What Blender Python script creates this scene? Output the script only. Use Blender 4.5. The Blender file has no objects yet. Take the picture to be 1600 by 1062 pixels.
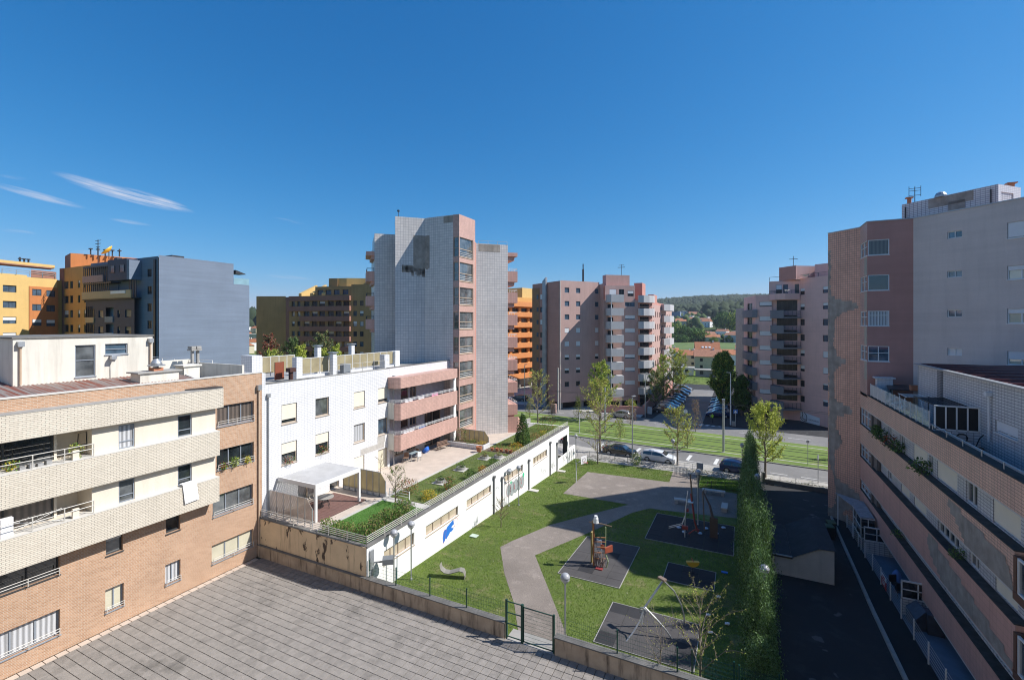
import bpy, math, random
from mathutils import Vector, Matrix, noise
import numpy as np
random.seed(7)
R = math.radians
SC = bpy.context.scene
COL = SC.collection

# ---------------------------------------------------------------- camera, sky, sun, exposure
cam_d = bpy.data.cameras.new("camera"); cam = bpy.data.objects.new("camera", cam_d); COL.objects.link(cam)
cam.location = (0, 0, 15.9); cam.rotation_euler = (R(90), 0, R(26))
cam_d.sensor_width = 36; cam_d.lens = 16.38; cam_d.shift_y = -0.01625
cam_d.clip_start = 0.3; cam_d.clip_end = 9000
SC.camera = cam
try: SC.cycles.filter_width = 1.1
except Exception: pass

SUNV = Vector((0.945, 0.41, 1.0)).normalized()
sun_d = bpy.data.lights.new("sun", 'SUN'); sun_d.energy = 5.0; sun_d.angle = R(0.53); sun_d.color = (1.0, 0.955, 0.90)
sun = bpy.data.objects.new("sun", sun_d); COL.objects.link(sun)
sun.rotation_euler = (-SUNV).to_track_quat('-Z', 'Y').to_euler(); sun.location = (60, 30, 80)

HAZE = 0.0001
SKYK = ((0.138, 1.8), (0.785, 0.885), (1.60, 0.68))      # gain and gamma for red, green, blue of the sky
W = bpy.data.worlds.new("World"); SC.world = W; W.use_nodes = True
wn = W.node_tree; wn.nodes.clear()
def wnode(t, **k):
    n = wn.nodes.new(t)
    for a, b in k.items(): setattr(n, a, b)
    return n
sky = wnode('ShaderNodeTexSky', sky_type='NISHITA', sun_disc=False)
sky.sun_elevation = math.asin(SUNV.z); sky.sun_rotation = math.atan2(SUNV.x, SUNV.y)
sky.altitude = 0; sky.air_density = 1.0; sky.dust_density = 0.15; sky.ozone_density = 4.0
bg = wnode('ShaderNodeBackground'); bg.inputs['Strength'].default_value = 0.1
wo = wnode('ShaderNodeOutputWorld')
# clear-day grading of the whole sky: deeper blue overhead, softer pale blue at the horizon
def wm(op, a, b=None, c=None):
    n = wnode('ShaderNodeMath', operation=op)
    for i, v in enumerate((a, b, c)):
        if v is None: continue
        if isinstance(v, (int, float)): n.inputs[i].default_value = v
        else: wn.links.new(v, n.inputs[i])
    return n.outputs[0]
sepc = wnode('ShaderNodeSeparateColor'); wn.links.new(sky.outputs[0], sepc.inputs[0]); hsv = wnode('ShaderNodeCombineColor')
for i, (k, p) in enumerate(SKYK): wn.links.new(wm('MULTIPLY', wm('POWER', sepc.outputs[i], p), k), hsv.inputs[i])
# thin cirrus streaks, drawn on the sky by direction (bearing, elevation)
tc = wnode('ShaderNodeTexCoord'); sep = wnode('ShaderNodeSeparateXYZ'); wn.links.new(tc.outputs['Generated'], sep.inputs[0])
brg = wm('ARCTAN2', sep.outputs[0], sep.outputs[1]); elv = wm('ARCSINE', sep.outputs[2])
cmb = wnode('ShaderNodeCombineXYZ'); wn.links.new(wm('MULTIPLY', brg, 14), cmb.inputs[0])
wn.links.new(wm('MULTIPLY', wm('ADD', elv, wm('MULTIPLY', brg, 0.16)), 190), cmb.inputs[1])
wnz = wnode('ShaderNodeTexNoise'); wnz.inputs['Scale'].default_value = 1.0; wnz.inputs['Detail'].default_value = 7; wnz.inputs['Roughness'].default_value = 0.62
wn.links.new(cmb.outputs[0], wnz.inputs['Vector'])
def cirrus(px, py, lx, ly, slope, amt):
    a = (px - 800) / 728.0; b0 = math.atan(a) - R(26); e0 = math.atan((505 - py) / 728.0 / math.sqrt(1 + a * a))
    db = wm('SUBTRACT', brg, b0); de = wm('SUBTRACT', wm('SUBTRACT', elv, e0), wm('MULTIPLY', db, slope))
    r = wm('ADD', wm('POWER', wm('ABSOLUTE', wm('DIVIDE', db, lx)), 2.0), wm('POWER', wm('ABSOLUTE', wm('DIVIDE', de, ly)), 2.0))
    m = wm('MAXIMUM', wm('SUBTRACT', 1.0, r), 0.0)
    return wm('MULTIPLY', m, amt)
acc = None
for c in [(190, 302, .085, .011, -.19, 1.3), (245, 313, .055, .009, -.22, 1.2), (60, 306, .055, .006, -.17, .8), (205, 347, .03, .0035, -.05, .55),
          (30, 362, .02, .003, 0, .5), (452, 345, .03, .003, -.12, .6), (20, 277, .015, .003, 0, .3), (450, 433, .05, .004, -.05, .35), (150, 395, .03, .004, 0, .4)]:
    m = cirrus(*c); acc = m if acc is None else wm('ADD', acc, m)
fac = wm('MULTIPLY', wm('MINIMUM', acc, 1.0), wm('MINIMUM', wm('MAXIMUM', wm('MULTIPLY', wm('SUBTRACT', wnz.outputs[0], 0.36), 3.6), 0.0), 1.0))
fac = wm('MULTIPLY', fac, 0.85)
mx = wnode('ShaderNodeMixRGB'); mx.inputs[2].default_value = (4.8, 5.2, 6.2, 1)
wn.links.new(fac, mx.inputs[0]); wn.links.new(hsv.outputs[0], mx.inputs[1])
wn.links.new(mx.outputs[0], bg.inputs[0]); wn.links.new(bg.outputs[0], wo.inputs[0])

SC.view_settings.view_transform = 'Standard'; SC.view_settings.look = 'None'; SC.view_settings.gamma = 1
SC.view_settings.exposure = 0.45; SC.view_settings.use_curve_mapping = False

# ---------------------------------------------------------------- materials
MATS = {}
class NT:
    def __init__(s, name):
        s.m = bpy.data.materials.new(name); s.m.use_nodes = True; s.t = s.m.node_tree
        s.b = s.t.nodes['Principled BSDF']
    def n(s, t, **k):
        n = s.t.nodes.new(t)
        for a, b in k.items(): setattr(n, a, b)
        return n
    def l(s, a, b): s.t.links.new(a, b)
    def pos(s, sc=(1, 1, 1)):
        g = s.n('ShaderNodeNewGeometry'); mp = s.n('ShaderNodeMapping'); mp.inputs['Scale'].default_value = sc
        s.l(g.outputs['Position'], mp.inputs[0]); return mp.outputs[0]
    def noise(s, scale, detail=4, rough=.55, vec=None, sc=(1, 1, 1)):
        n = s.n('ShaderNodeTexNoise'); n.inputs['Scale'].default_value = scale; n.inputs['Detail'].default_value = detail
        n.inputs['Roughness'].default_value = rough; s.l(vec if vec is not None else s.pos(sc), n.inputs['Vector']); return n.outputs[0]
    def ramp(s, f, a, b, ca=(0, 0, 0, 1), cb=(1, 1, 1, 1)):
        r = s.n('ShaderNodeValToRGB'); e = r.color_ramp.elements; e[0].position = a; e[1].position = b; e[0].color = ca; e[1].color = cb
        s.l(f, r.inputs[0]); return r.outputs[0]
    def mix(s, f, a, b, mode='MIX'):
        m = s.n('ShaderNodeMixRGB', blend_type=mode)
        for i, v in enumerate((f, a, b)):
            if isinstance(v, (int, float)): m.inputs[i].default_value = v
            elif isinstance(v, tuple): m.inputs[i].default_value = (*v[:3], 1)
            else: s.l(v, m.inputs[i])
        return m.outputs[0]
    def bump(s, h, strength=.3, dist=.02, prev=None):
        b = s.n('ShaderNodeBump'); b.inputs['Strength'].default_value = strength; b.inputs['Distance'].default_value = dist
        s.l(h, b.inputs['Height'])
        if prev is not None: s.l(prev, b.inputs['Normal'])
        s.l(b.outputs[0], s.b.inputs['Normal']); return b.outputs[0]
    def base(s, c):
        if isinstance(c, tuple): s.b.inputs['Base Color'].default_value = (*c[:3], 1)
        else: s.l(c, s.b.inputs['Base Color'])
def sc_(c, k): return tuple(min(1, x * k) for x in c[:3])

def M(name, col, rough=.75, var=.12, scale=1.2, streak=0.0, grain=0.0, gscale=40, bump=0.0, band=0.0, metal=0, spec=.4, coat=0, dirt=None):
    """plain procedural surface: colour, blotches, rain streaks, grain"""
    if name in MATS: return MATS[name]
    s = NT(name); c = col
    if var: c = s.mix(s.ramp(s.noise(scale, 5), .3, .7), sc_(col, 1 - var), sc_(col, 1 + var * .6))
    if streak:
        f = s.ramp(s.noise(1.0, 5, .6, sc=(2.6, 2.6, .22)), .48, .72)
        c = s.mix(s.mix(1.0, f, (streak,) * 3, 'MULTIPLY'), c, dirt or sc_(col, .45))
    if band: c = s.mix(1.0, c, s.mix(s.ramp(s.noise(1.0, 4, .6, sc=(.12, .12, 2.6)), .3, .7), (1 - band,) * 3, (1 + band * .6,) * 3), 'MULTIPLY')
    if grain: c = s.mix(grain, c, s.noise(gscale, 3, .7), 'OVERLAY')
    s.base(c); b = s.b.inputs
    b['Roughness'].default_value = rough; b['Metallic'].default_value = metal; b['Specular IOR Level'].default_value = spec
    if coat: b['Coat Weight'].default_value = coat; b['Coat Roughness'].default_value = .08
    if bump: s.bump(s.noise(gscale, 4, .6), bump, .02)
    MATS[name] = s.m; return s.m

def TILE(name, c1, c2, mortar, w, h, ms, offset=0.0, rough=.45, var=.1, streak=.15, bump=.4, dirt=None, spec=.4, patch=None, bias=0.0):
    """tiles or bricks laid in metres on the UV map (u along the wall, v up)"""
    if name in MATS: return MATS[name]
    s = NT(name); uv = s.n('ShaderNodeUVMap')
    t = s.n('ShaderNodeTexBrick', offset=offset, squash=1.0); t.inputs['Scale'].default_value = 1
    t.inputs['Color1'].default_value = (*c1, 1); t.inputs['Color2'].default_value = (*c2, 1); t.inputs['Mortar'].default_value = (*mortar, 1)
    t.inputs['Brick Width'].default_value = w; t.inputs['Row Height'].default_value = h; t.inputs['Mortar Size'].default_value = ms
    t.inputs['Mortar Smooth'].default_value = .15; t.inputs['Bias'].default_value = bias
    s.l(uv.outputs[0], t.inputs['Vector'])
    c = s.mix(s.ramp(s.noise(.5, 5), .3, .7), (1 - var,) * 3, (1 + var * .3,) * 3); c = s.mix(1.0, t.outputs['Color'], c, 'MULTIPLY')
    if streak:
        f = s.ramp(s.noise(1.0, 5, .6, sc=(2.2, 2.2, .16)), .5, .75)
        c = s.mix(s.mix(1.0, f, (streak,) * 3, 'MULTIPLY'), c, dirt or sc_(c1, .4))
    if patch:   # places where the tiles have fallen off and bare render shows
        f = s.ramp(s.noise(patch[1], 3, .5, sc=patch[3] if len(patch) > 3 else (1, 1, 1)), patch[2], patch[2] + .012)
        c = s.mix(f, c, patch[0])
    s.base(c); s.b.inputs['Roughness'].default_value = rough; s.b.inputs['Specular IOR Level'].default_value = spec
    inv = s.n('ShaderNodeInvert'); s.l(t.outputs['Fac'], inv.inputs['Color']); s.bump(inv.outputs[0], bump, .01)
    MATS[name] = s.m; return s.m

def GLASSY(name, col=(.02, .026, .03), rough=.04, var=.5, spec=.9, stripes=0, tint=None):
    """a window pane seen from outside by day: dark room behind a glossy sheet"""
    if name in MATS: return MATS[name]
    s = NT(name); c = s.mix(s.ramp(s.noise(1.1, 3), .35, .65), sc_(col, 1 - var), sc_(col, 1 + var))
    if stripes:
        uv = s.n('ShaderNodeUVMap'); w = s.n('ShaderNodeTexWave', wave_type='BANDS', bands_direction='X'); w.inputs['Scale'].default_value = stripes
        w.inputs['Distortion'].default_value = .6; s.l(uv.outputs[0], w.inputs['Vector']); c = s.mix(s.ramp(w.outputs['Fac'], .1, .9), sc_(col, .45), col)
    s.base(c); b = s.b.inputs; b['Roughness'].default_value = .5 if stripes else rough; b['Specular IOR Level'].default_value = spec
    b['Coat Weight'].default_value = 1.0; b['Coat Roughness'].default_value = .02
    s.bump(s.noise(.9, 2), .05, .05)
    MATS[name] = s.m; return s.m

# ---------------------------------------------------------------- mesh building
class MB:
    def __init__(s): s.v = []; s.f = []; s.mi = []; s.sm = []; s.cur = 0; s.smooth = False
    def add(s, vs, fs):
        o = len(s.v); s.v += [tuple(v) for v in vs]
        for f in fs: s.f.append([o + i for i in f]); s.mi.append(s.cur); s.sm.append(s.smooth)
        return s
    def box(s, x0, y0, z0, x1, y1, z1):
        x0, x1 = min(x0, x1), max(x0, x1); y0, y1 = min(y0, y1), max(y0, y1); z0, z1 = min(z0, z1), max(z0, z1)
        return s.add([(x0, y0, z0), (x1, y0, z0), (x1, y1, z0), (x0, y1, z0), (x0, y0, z1), (x1, y0, z1), (x1, y1, z1), (x0, y1, z1)],
                     [(0, 3, 2, 1), (4, 5, 6, 7), (0, 1, 5, 4), (1, 2, 6, 5), (2, 3, 7, 6), (3, 0, 4, 7)])
    def obox(s, c, ux, half):      # box oriented in plan: centre, unit x axis (2D), half sizes
        ux = Vector((ux[0], ux[1], 0)).normalized(); uy = Vector((-ux.y, ux.x, 0)); c = Vector(c); vs = []
        for k in (-1, 1):
            for a, b in ((-1, -1), (1, -1), (1, 1), (-1, 1)): vs.append(c + ux * half[0] * a + uy * half[1] * b + Vector((0, 0, half[2] * k)))
        return s.add(vs, [(0, 3, 2, 1), (4, 5, 6, 7), (0, 1, 5, 4), (1, 2, 6, 5), (2, 3, 7, 6), (3, 0, 4, 7)])
    def prism(s, pts, z0, z1):
        a = sum(pts[i][0] * pts[(i + 1) % len(pts)][1] - pts[(i + 1) % len(pts)][0] * pts[i][1] for i in range(len(pts)))
        if a < 0: pts = pts[::-1]
        n = len(pts); f0 = z0 if callable(z0) else (lambda x, y: z0); f1 = z1 if callable(z1) else (lambda x, y: z1)
        vs = [(p[0], p[1], f0(*p[:2])) for p in pts] + [(p[0], p[1], f1(*p[:2])) for p in pts]
        fs = [tuple(range(n))[::-1], tuple(range(n, 2 * n))] + [(i, (i + 1) % n, n + (i + 1) % n, n + i) for i in range(n)]
        return s.add(vs, fs)
    def tube(s, pts, r, n=6, cap=True, r1=None):
        pts = [Vector(p) for p in pts]; rings = []; m = len(pts)
        for i, p in enumerate(pts):
            d = (pts[min(i + 1, m - 1)] - pts[max(i - 1, 0)]).normalized()
            a = d.cross(Vector((0, 0, 1)) if abs(d.z) < .95 else Vector((1, 0, 0))).normalized(); b = d.cross(a)
            rr = r if r1 is None else r + (r1 - r) * i / max(1, m - 1)
            rings.append([p + (a * math.cos(2 * math.pi * k / n) + b * math.sin(2 * math.pi * k / n)) * rr for k in range(n)])
        vs = [v for g in rings for v in g]; fs = []
        for i in range(m - 1):
            for k in range(n): fs.append((i * n + k, (i + 1) * n + k, (i + 1) * n + (k + 1) % n, i * n + (k + 1) % n))
        if cap: fs += [tuple(range(n)), tuple(range((m - 1) * n, m * n))[::-1]]
        return s.add(vs, fs)
    def lathe(s, prof, c=(0, 0, 0), n=16):
        vs = []; fs = []
        for (r, z) in prof:
            for k in range(n): vs.append((c[0] + r * math.cos(2 * math.pi * k / n), c[1] + r * math.sin(2 * math.pi * k / n), c[2] + z))
        for i in range(len(prof) - 1):
            for k in range(n): fs.append((i * n + k, i * n + (k + 1) % n, (i + 1) * n + (k + 1) % n, (i + 1) * n + k))
        fs += [tuple(range(n))[::-1], tuple(range((len(prof) - 1) * n, len(prof) * n))]
        return s.add(vs, fs)
    def ball(s, c, r, n=12, m=8, sq=1.0):
        s.smooth = True
        s.lathe([(max(.001, r * math.sin(math.pi * i / m)), -r * sq * math.cos(math.pi * i / m)) for i in range(m + 1)], c, n); s.smooth = False; return s
    def mesh(s, name, mats, off=(0, 0, 0)):
        me = bpy.data.meshes.new(name)
        vs = [(v[0] - off[0], v[1] - off[1], v[2] - off[2]) for v in s.v] if any(off) else s.v
        me.from_pydata(vs, [], s.f)
        if not isinstance(mats, (list, tuple)): mats = [mats]
        for m in mats: me.materials.append(m)
        if len(mats) > 1: me.polygons.foreach_set('material_index', s.mi)
        me.polygons.foreach_set('use_smooth', s.sm)
        uvl = me.uv_layers.new(name='UVMap'); uv = uvl.data
        for p in me.polygons:
            nx, ny, nz = p.normal
            if abs(nz) > .75: 
                for li in p.loop_indices:
                    v = vs[me.loops[li].vertex_index]; uv[li].uv = (v[0], v[1])
            else:
                L = math.hypot(nx, ny) or 1; tx, ty = -ny / L, nx / L
                for li in p.loop_indices:
                    v = vs[me.loops[li].vertex_index]; uv[li].uv = (v[0] * tx + v[1] * ty, v[2])
        me.update(); return me

ORG = {}
def tag(o, label=None, cat=None, group=None, kind=None):
    if label: o['label'] = label
    if cat: o['category'] = cat
    if group: o['group'] = group
    if kind: o['kind'] = kind
    return o
def thing(name, label, cat, loc=(0, 0, 0), rz=0, group=None):
    o = bpy.data.objects.new(name, None); COL.objects.link(o); o.location = loc; o.rotation_euler = (0, 0, rz); o.empty_display_size = .3
    ORG[o] = Vector(loc); return tag(o, label, cat, group)
def add(name, me, parent=None, loc=(0, 0, 0), rz=0):
    o = bpy.data.objects.new(name, me); COL.objects.link(o)
    if parent is not None: o.parent = parent
    o.location = loc; o.rotation_euler = (0, 0, rz); ORG[o] = (ORG.get(parent, Vector((0, 0, 0))) if parent is not None else Vector((0, 0, 0))) + Vector(loc)
    return o
def part(name, mb, mats, parent, label=None):
    """mesh given in world coordinates, made a child of an unrotated parent"""
    o = add(name, mb.mesh(name, mats, ORG[parent]), parent); ORG[o] = ORG[parent]
    if label: o['label'] = label
    return o
def solo(name, mb, mats, label=None, cat=None, group=None, kind=None, loc=(0, 0, 0)):
    o = add(name, mb.mesh(name, mats, loc), None, loc); return tag(o, label, cat, group, kind)
def struct(name, mb, mats): return solo(name, mb, mats, kind='structure')
def copy_tree(o, parent=None):
    c = o.copy(); COL.objects.link(c)
    if parent is not None: c.parent = parent
    for ch in list(o.children): copy_tree(ch, c)
    return c
def place(proto, first, loc, rz, label, group=None, scale=None):
    """the first call moves the prototype itself, later calls copy the thing with its parts"""
    o = proto if first else copy_tree(proto)
    o.location = loc; o.rotation_euler = (0, 0, rz); o['label'] = label
    if scale: o.scale = scale if isinstance(scale, tuple) else (scale,) * 3
    if group: o['group'] = group
    return o

# ---------------------------------------------------------------- windows and walls
MC = {}
def cached(key, fn):
    if key not in MC: MC[key] = fn()
    return MC[key]
def window(parent, fr, u0, z0, u1, z1, st, d=.14):
    """window in a wall frame fr=(p0, angle); local x along wall, y inward"""
    w = round(u1 - u0, 2); h = round(z1 - z0, 2); p0, ang = fr
    base = ORG[parent]; x = p0[0] + math.cos(ang) * u0; y = p0[1] + math.sin(ang) * u0
    fm, n, pm = st.get('fm', FRW), st.get('n', 2), st.get('pm', GL); t = st.get('t', .055); hb = st.get('h', 0)
    def fmesh():
        m = MB(); a, b = d - .06, d + .02
        m.box(0, a, 0, w, b, t).box(0, a, h - t, w, b, h).box(0, a, t, t, b, h - t).box(w - t, a, t, w, b, h - t)
        for k in range(1, n): m.box(w * k / n - t * .5, a, t, w * k / n + t * .5, b, h - t)
        if hb: m.box(t, a + .01, hb * h - t * .4, w - t, b - .01, hb * h + t * .4)
        if st.get('sill', 1): m.box(-.04, -.05, -.05, w + .04, a - .002, -.003)
        return m.mesh('window_frame', [fm])
    key = ('w', w, h, n, fm.name, d, t, hb, st.get('sill', 1))
    o = add('window', cached(key, fmesh), parent, (x - base.x, y - base.y, z0 - base.z), ang)
    add('pane', cached(('p', w, h, pm.name, d), lambda: MB().box(t * .5, d - .008, t * .5, w - t * .5, d + .012, h - t * .5).mesh('pane', [pm])), o)
    bf = st.get('blind', 0)
    if bf:
        hh = round((h - 2 * t) * bf, 2); bm = st.get('bm', SHW)
        add('shutter', cached(('b', w, h, hh, bm.name, d), lambda: MB().box(t * .8, d - .1, h - t - hh, w - t * .8, d - .065, h - t * .5).mesh('shutter', [bm])), o)
    return o
def facade(parent, p0, p1, z0, z1, mt, ops=(), d=.14, name='wall', glaze=True, label=None, wd=None):
    """outside wall from p0 to p1 (left to right seen from outside) with real recessed openings"""
    dx, dy = p1[0] - p0[0], p1[1] - p0[1]; L = math.hypot(dx, dy); ang = math.atan2(dy, dx); base = ORG[parent]
    top = z1 if isinstance(z1, tuple) else (z1, z1)
    us = sorted(set([0, L] + [round(o[k], 3) for o in ops for k in (0, 2)])); zs = sorted(set([z0, min(top)] + [round(o[k], 3) for o in ops for k in (1, 3)]))
    m = MB()
    for i in range(len(us) - 1):
        run = None
        for j in range(len(zs) - 1):
            uc, zc = (us[i] + us[i + 1]) / 2, (zs[j] + zs[j + 1]) / 2
            hole = any(o[0] < uc < o[2] and o[1] < zc < o[3] for o in ops)
            if not hole and run is None: run = zs[j]
            if hole and run is not None:
                m.add([(us[i], 0, run), (us[i + 1], 0, run), (us[i + 1], 0, zs[j]), (us[i], 0, zs[j])], [(0, 1, 2, 3)]); run = None
        if run is not None: m.add([(us[i], 0, run), (us[i + 1], 0, run), (us[i + 1], 0, zs[-1]), (us[i], 0, zs[-1])], [(0, 1, 2, 3)])
    if top[0] != top[1]:
        m.add([(0, 0, zs[-1]), (L, 0, zs[-1]), (L, 0, top[1]), (0, 0, top[0])], [(0, 1, 2, 3)])
    for o in ops:
        if len(o) > 4 and o[4] and o[4].get('skip'): continue
        a, b, c, e = o[:4]; dd = (o[4].get('d', d) if len(o) > 4 and o[4] else d) + .02
        m.add([(a, 0, b), (c, 0, b), (c, 0, e), (a, 0, e), (a, dd, b), (c, dd, b), (c, dd, e), (a, dd, e)], [(0, 4, 5, 1), (1, 5, 6, 2), (2, 6, 7, 3), (3, 7, 4, 0)])
        if not glaze or len(o) < 5 or not o[4]: m.add([(a, dd, b), (c, dd, b), (c, dd, e), (a, dd, e)], [(0, 1, 2, 3)])
    # thickness behind, so the wall is a solid shell
    th = .3 if wd is None else wd
    m.add([(0, 0, zs[-1]), (L, 0, zs[-1]), (L, th, zs[-1]), (0, th, zs[-1])], [(0, 1, 2, 3)])
    w = add(name, m.mesh(name, [mt]), parent, (p0[0] - base.x, p0[1] - base.y, -base.z), ang)
    if label: w['label'] = label
    if glaze:
        for o in ops:
            if len(o) > 4 and o[4] and not o[4].get('skip'): window(parent, (p0, ang), o[0], o[1], o[2], o[3], o[4], o[4].get('d', d))
    return w
def rail(mb, pts, h=.9, bars=3, r=.02, post=1.5, z=None):
    """metal railing along a polyline: posts and horizontal bars"""
    for i in range(len(pts) - 1):
        a, b = Vector(pts[i]), Vector(pts[i + 1]); L = (b - a).length; k = max(1, round(L / post))
        for j in range(k + 1):
            p = a.lerp(b, j / k); mb.tube([p, p + Vector((0, 0, h))], r * 1.3, 5)
        for q in range(bars):
            dz = Vector((0, 0, h - q * h / (bars + .6))); mb.tube([a + dz, b + dz], r, 5)
    return mb
ONES = 'first second third fourth fifth sixth seventh eighth ninth tenth eleventh twelfth thirteenth fourteenth fifteenth sixteenth seventeenth eighteenth nineteenth'.split(); TENS = {2: 'twent', 3: 'thirt', 4: 'fort', 5: 'fift', 6: 'sixt'}
def nth(k):      # 0 -> first
    k += 1
    if k < 20: return ONES[k - 1]
    return TENS[k // 10] + ('ieth' if k % 10 == 0 else 'y-' + ONES[k % 10 - 1])
def zg(Y): return (-.55 - .045 * (Y - 22)) if Y < 60 else -2.26      # park ground falls gently towards the road

# ================================================================ material library
BRICK = TILE('orange_brick', (.50, .305, .19), (.38, .21, .12), (.50, .40, .31), .25, .072, .012, .5, rough=.8, var=.12, streak=.0, bump=.5)
CBRICK = TILE('cream_brick', (.68, .62, .52), (.61, .555, .46), (.27, .245, .21), .26, .085, .009, .5, rough=.6, var=.06, streak=.1, bump=.5)
WTILE = TILE('white_tile', (.75, .745, .74), (.68, .68, .69), (.44, .45, .48), .25, .125, .012, 0, rough=.35, var=.06, streak=.06, bump=.35)
WTILE2 = TILE('white_tile_dark_joints', (.64, .63, .63), (.57, .56, .57), (.20, .20, .22), .3, .15, .016, 0, rough=.35, var=.08, streak=.15, bump=.35)
GTILE = TILE('grey_white_tile', (.68, .64, .605), (.61, .575, .55), (.35, .34, .35), .3, .3, .016, 0, rough=.35, var=.09, streak=.3, bump=.35)
PTILE = TILE('pink_tile', (.58, .37, .31), (.51, .32, .27), (.36, .235, .20), .25, .125, .012, 0, rough=.5, var=.1, streak=.25, bump=.35)
PTILE2 = TILE('pink_tile_large', (.80, .51, .385), (.72, .45, .345), (.32, .205, .165), .26, .13, .013, 0, rough=.5, var=.1, streak=.3, bump=.4)
PTILEW = TILE('pink_tile_weathered', (.76, .43, .31), (.68, .385, .28), (.26, .165, .135), .2, .2, .014, 0, rough=.55, var=.14, streak=.35, bump=.4)
PINKA = TILE('pink_small_tile', (.64, .37, .30), (.60, .345, .28), (.50, .29, .24), .3, .3, .012, 0, rough=.6, var=.1, streak=.3, bump=.2)
BAREC = M('bare_render', (.34, .30, .26), .9, .3, 1.6, streak=.4, grain=.3, bump=.5)
CREAM = M('cream_plaster', (.68, .61, .51), .85, .05, .8, streak=.16, grain=.08, bump=.12)
OFFW = M('weathered_white_plaster', (.66, .63, .56), .85, .08, .9, streak=.32, grain=.1, bump=.15, dirt=(.2, .18, .13))
WHITEP = M('white_painted_render', (.80, .80, .78), .8, .04, .6, streak=.14, grain=.05, bump=.1, dirt=(.34, .33, .29))
GREYP = M('grey_render', (.60, .52, .48), .85, .07, .4, band=.06, streak=.14, grain=.1, bump=.25, gscale=14)
BLUEP = M('blue_grey_render', (.165, .205, .27), .85, .07, .25, band=.09, streak=.16, grain=.12, bump=.35, gscale=9, dirt=(.13, .16, .23))
DBLUE = M('dark_slate_cladding', (.026, .045, .085), .6, .1, 1)
PINKP = M('pink_render', (.48, .32, .285), .85, .07, .5, streak=.18, grain=.1, bump=.2)
PINKL = M('light_pink_render', (.72, .47, .42), .85, .07, .5, streak=.15, band=.04, grain=.08)
PINKD = M('dark_pink_render', (.50, .25, .205), .85, .09, .5, band=.05, streak=.12, grain=.1, bump=.2)
ORNG = M('ochre_render', (.58, .32, .10), .85, .08, .5, streak=.2, grain=.1)
ORNG2 = M('burnt_orange_render', (.50, .19, .065), .85, .08, .5, streak=.2, grain=.1)
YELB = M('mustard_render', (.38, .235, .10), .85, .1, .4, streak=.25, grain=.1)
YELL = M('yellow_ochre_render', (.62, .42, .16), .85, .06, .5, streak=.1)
BRNB = M('brown_band_render', (.30, .15, .11), .85, .1, .5, streak=.2)
TANW = None
CONC = M('concrete', (.34, .33, .31), .9, .14, 1.4, streak=.3, grain=.2, bump=.35)
CONCD = M('dirty_concrete', (.17, .165, .155), .92, .25, 1.2, streak=.4, grain=.3, bump=.4)
LCONC = M('pale_concrete', (.50, .48, .44), .88, .1, 1.5, streak=.2, grain=.15, bump=.25)
STONE = M('pale_stone_sill', (.58, .56, .52), .7, .08, 3, grain=.1)
MARBLE = M('beige_terrace_stone', (.52, .44, .37), .7, .12, 1.1, grain=.15)
STEEL = M('galvanised_steel', (.42, .44, .46), .42, .08, 4, metal=.6)
ALU = M('white_lacquered_metal', (.68, .68, .67), .35, .03, 3)
RAILM = M('beige_grey_rail_paint', (.52, .50, .46), .45, .06, 3)
PIPEM = M('beige_downpipe', (.48, .36, .26), .6, .08, 3)
DARKM = M('dark_metal', (.05, .05, .055), .45, .1, 3, metal=.3)
GREENM = M('dark_green_fence_paint', (.012, .055, .04), .4, .1, 3)
BLACKG = M('weathered_dark_ledge', (.06, .06, .055), .95, .4, 3, grain=.3)
SHW = M('cream_roller_shutter', (.72, .66, .54), .6, .04, 2)
SHWW = M('white_roller_shutter', (.66, .67, .68), .5, .04, 2)
SHG = M('pale_grey_shutter', (.50, .50, .50), .5, .06, 2)
FRG = M('grey_blue_window_frame', (.24, .27, .31), .4, .05, 2)
FRD = M('charcoal_window_frame', (.045, .05, .055), .4, .05, 2)
FRT = M('tan_window_frame', (.40, .32, .24), .5, .05, 2)
FRW = M('white_window_frame', (.70, .70, .69), .4, .04, 2)
GL = GLASSY('dark_pane'); GLB = GLASSY('sky_lit_pane', (.06, .10, .14)); GLM = GLASSY('mid_grey_pane', (.10, .11, .115))
GLC = GLASSY('pane_with_white_curtain', (.55, .56, .58), stripes=1.6); GLCR = GLASSY('pane_with_cream_blind', (.55, .52, .40), var=.08)
def FARG(name, c): return M(name, c, .22, .5, .9, spec=.35)
GLF = FARG('far_dark_pane', (.03, .036, .045)); GLFB = FARG('far_blue_pane', (.07, .11, .16)); GLFM = FARG('far_grey_pane', (.12, .13, .14)); GLFR = FARG('far_brown_pane', (.14, .10, .075))
GLBR = GLASSY('pane_with_brown_curtain', (.13, .10, .08), stripes=1.2)
s = NT('clear_glass'); s.base((.75, .85, .85)); s.b.inputs['Roughness'].default_value = .03; s.b.inputs['Alpha'].default_value = .32; s.b.inputs['Specular IOR Level'].default_value = .9
CLEAR = s.m
s = NT('frosted_cream_panel'); c = s.mix(s.ramp(s.noise(1.1, 4), .35, .7), (.62, .55, .36), (.50, .43, .28)); s.base(c); s.b.inputs['Roughness'].default_value = .35; s.b.inputs['Alpha'].default_value = .95; tr = s.n('ShaderNodeBsdfTranslucent'); s.l(c, tr.inputs[0]); ms = s.n('ShaderNodeMixShader'); ms.inputs[0].default_value = .5; s.l(s.b.outputs[0], ms.inputs[1]); s.l(tr.outputs[0], ms.inputs[2]); s.l(ms.outputs[0], s.t.nodes['Material Output'].inputs[0])
FROST = s.m
s = NT('frosted_pale_panel'); c = s.mix(s.ramp(s.noise(.9, 4), .35, .7), (.60, .53, .46), (.52, .44, .38)); s.base(c); s.b.inputs['Roughness'].default_value = .3; s.b.inputs['Alpha'].default_value = .55
FROSTP = s.m
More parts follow.
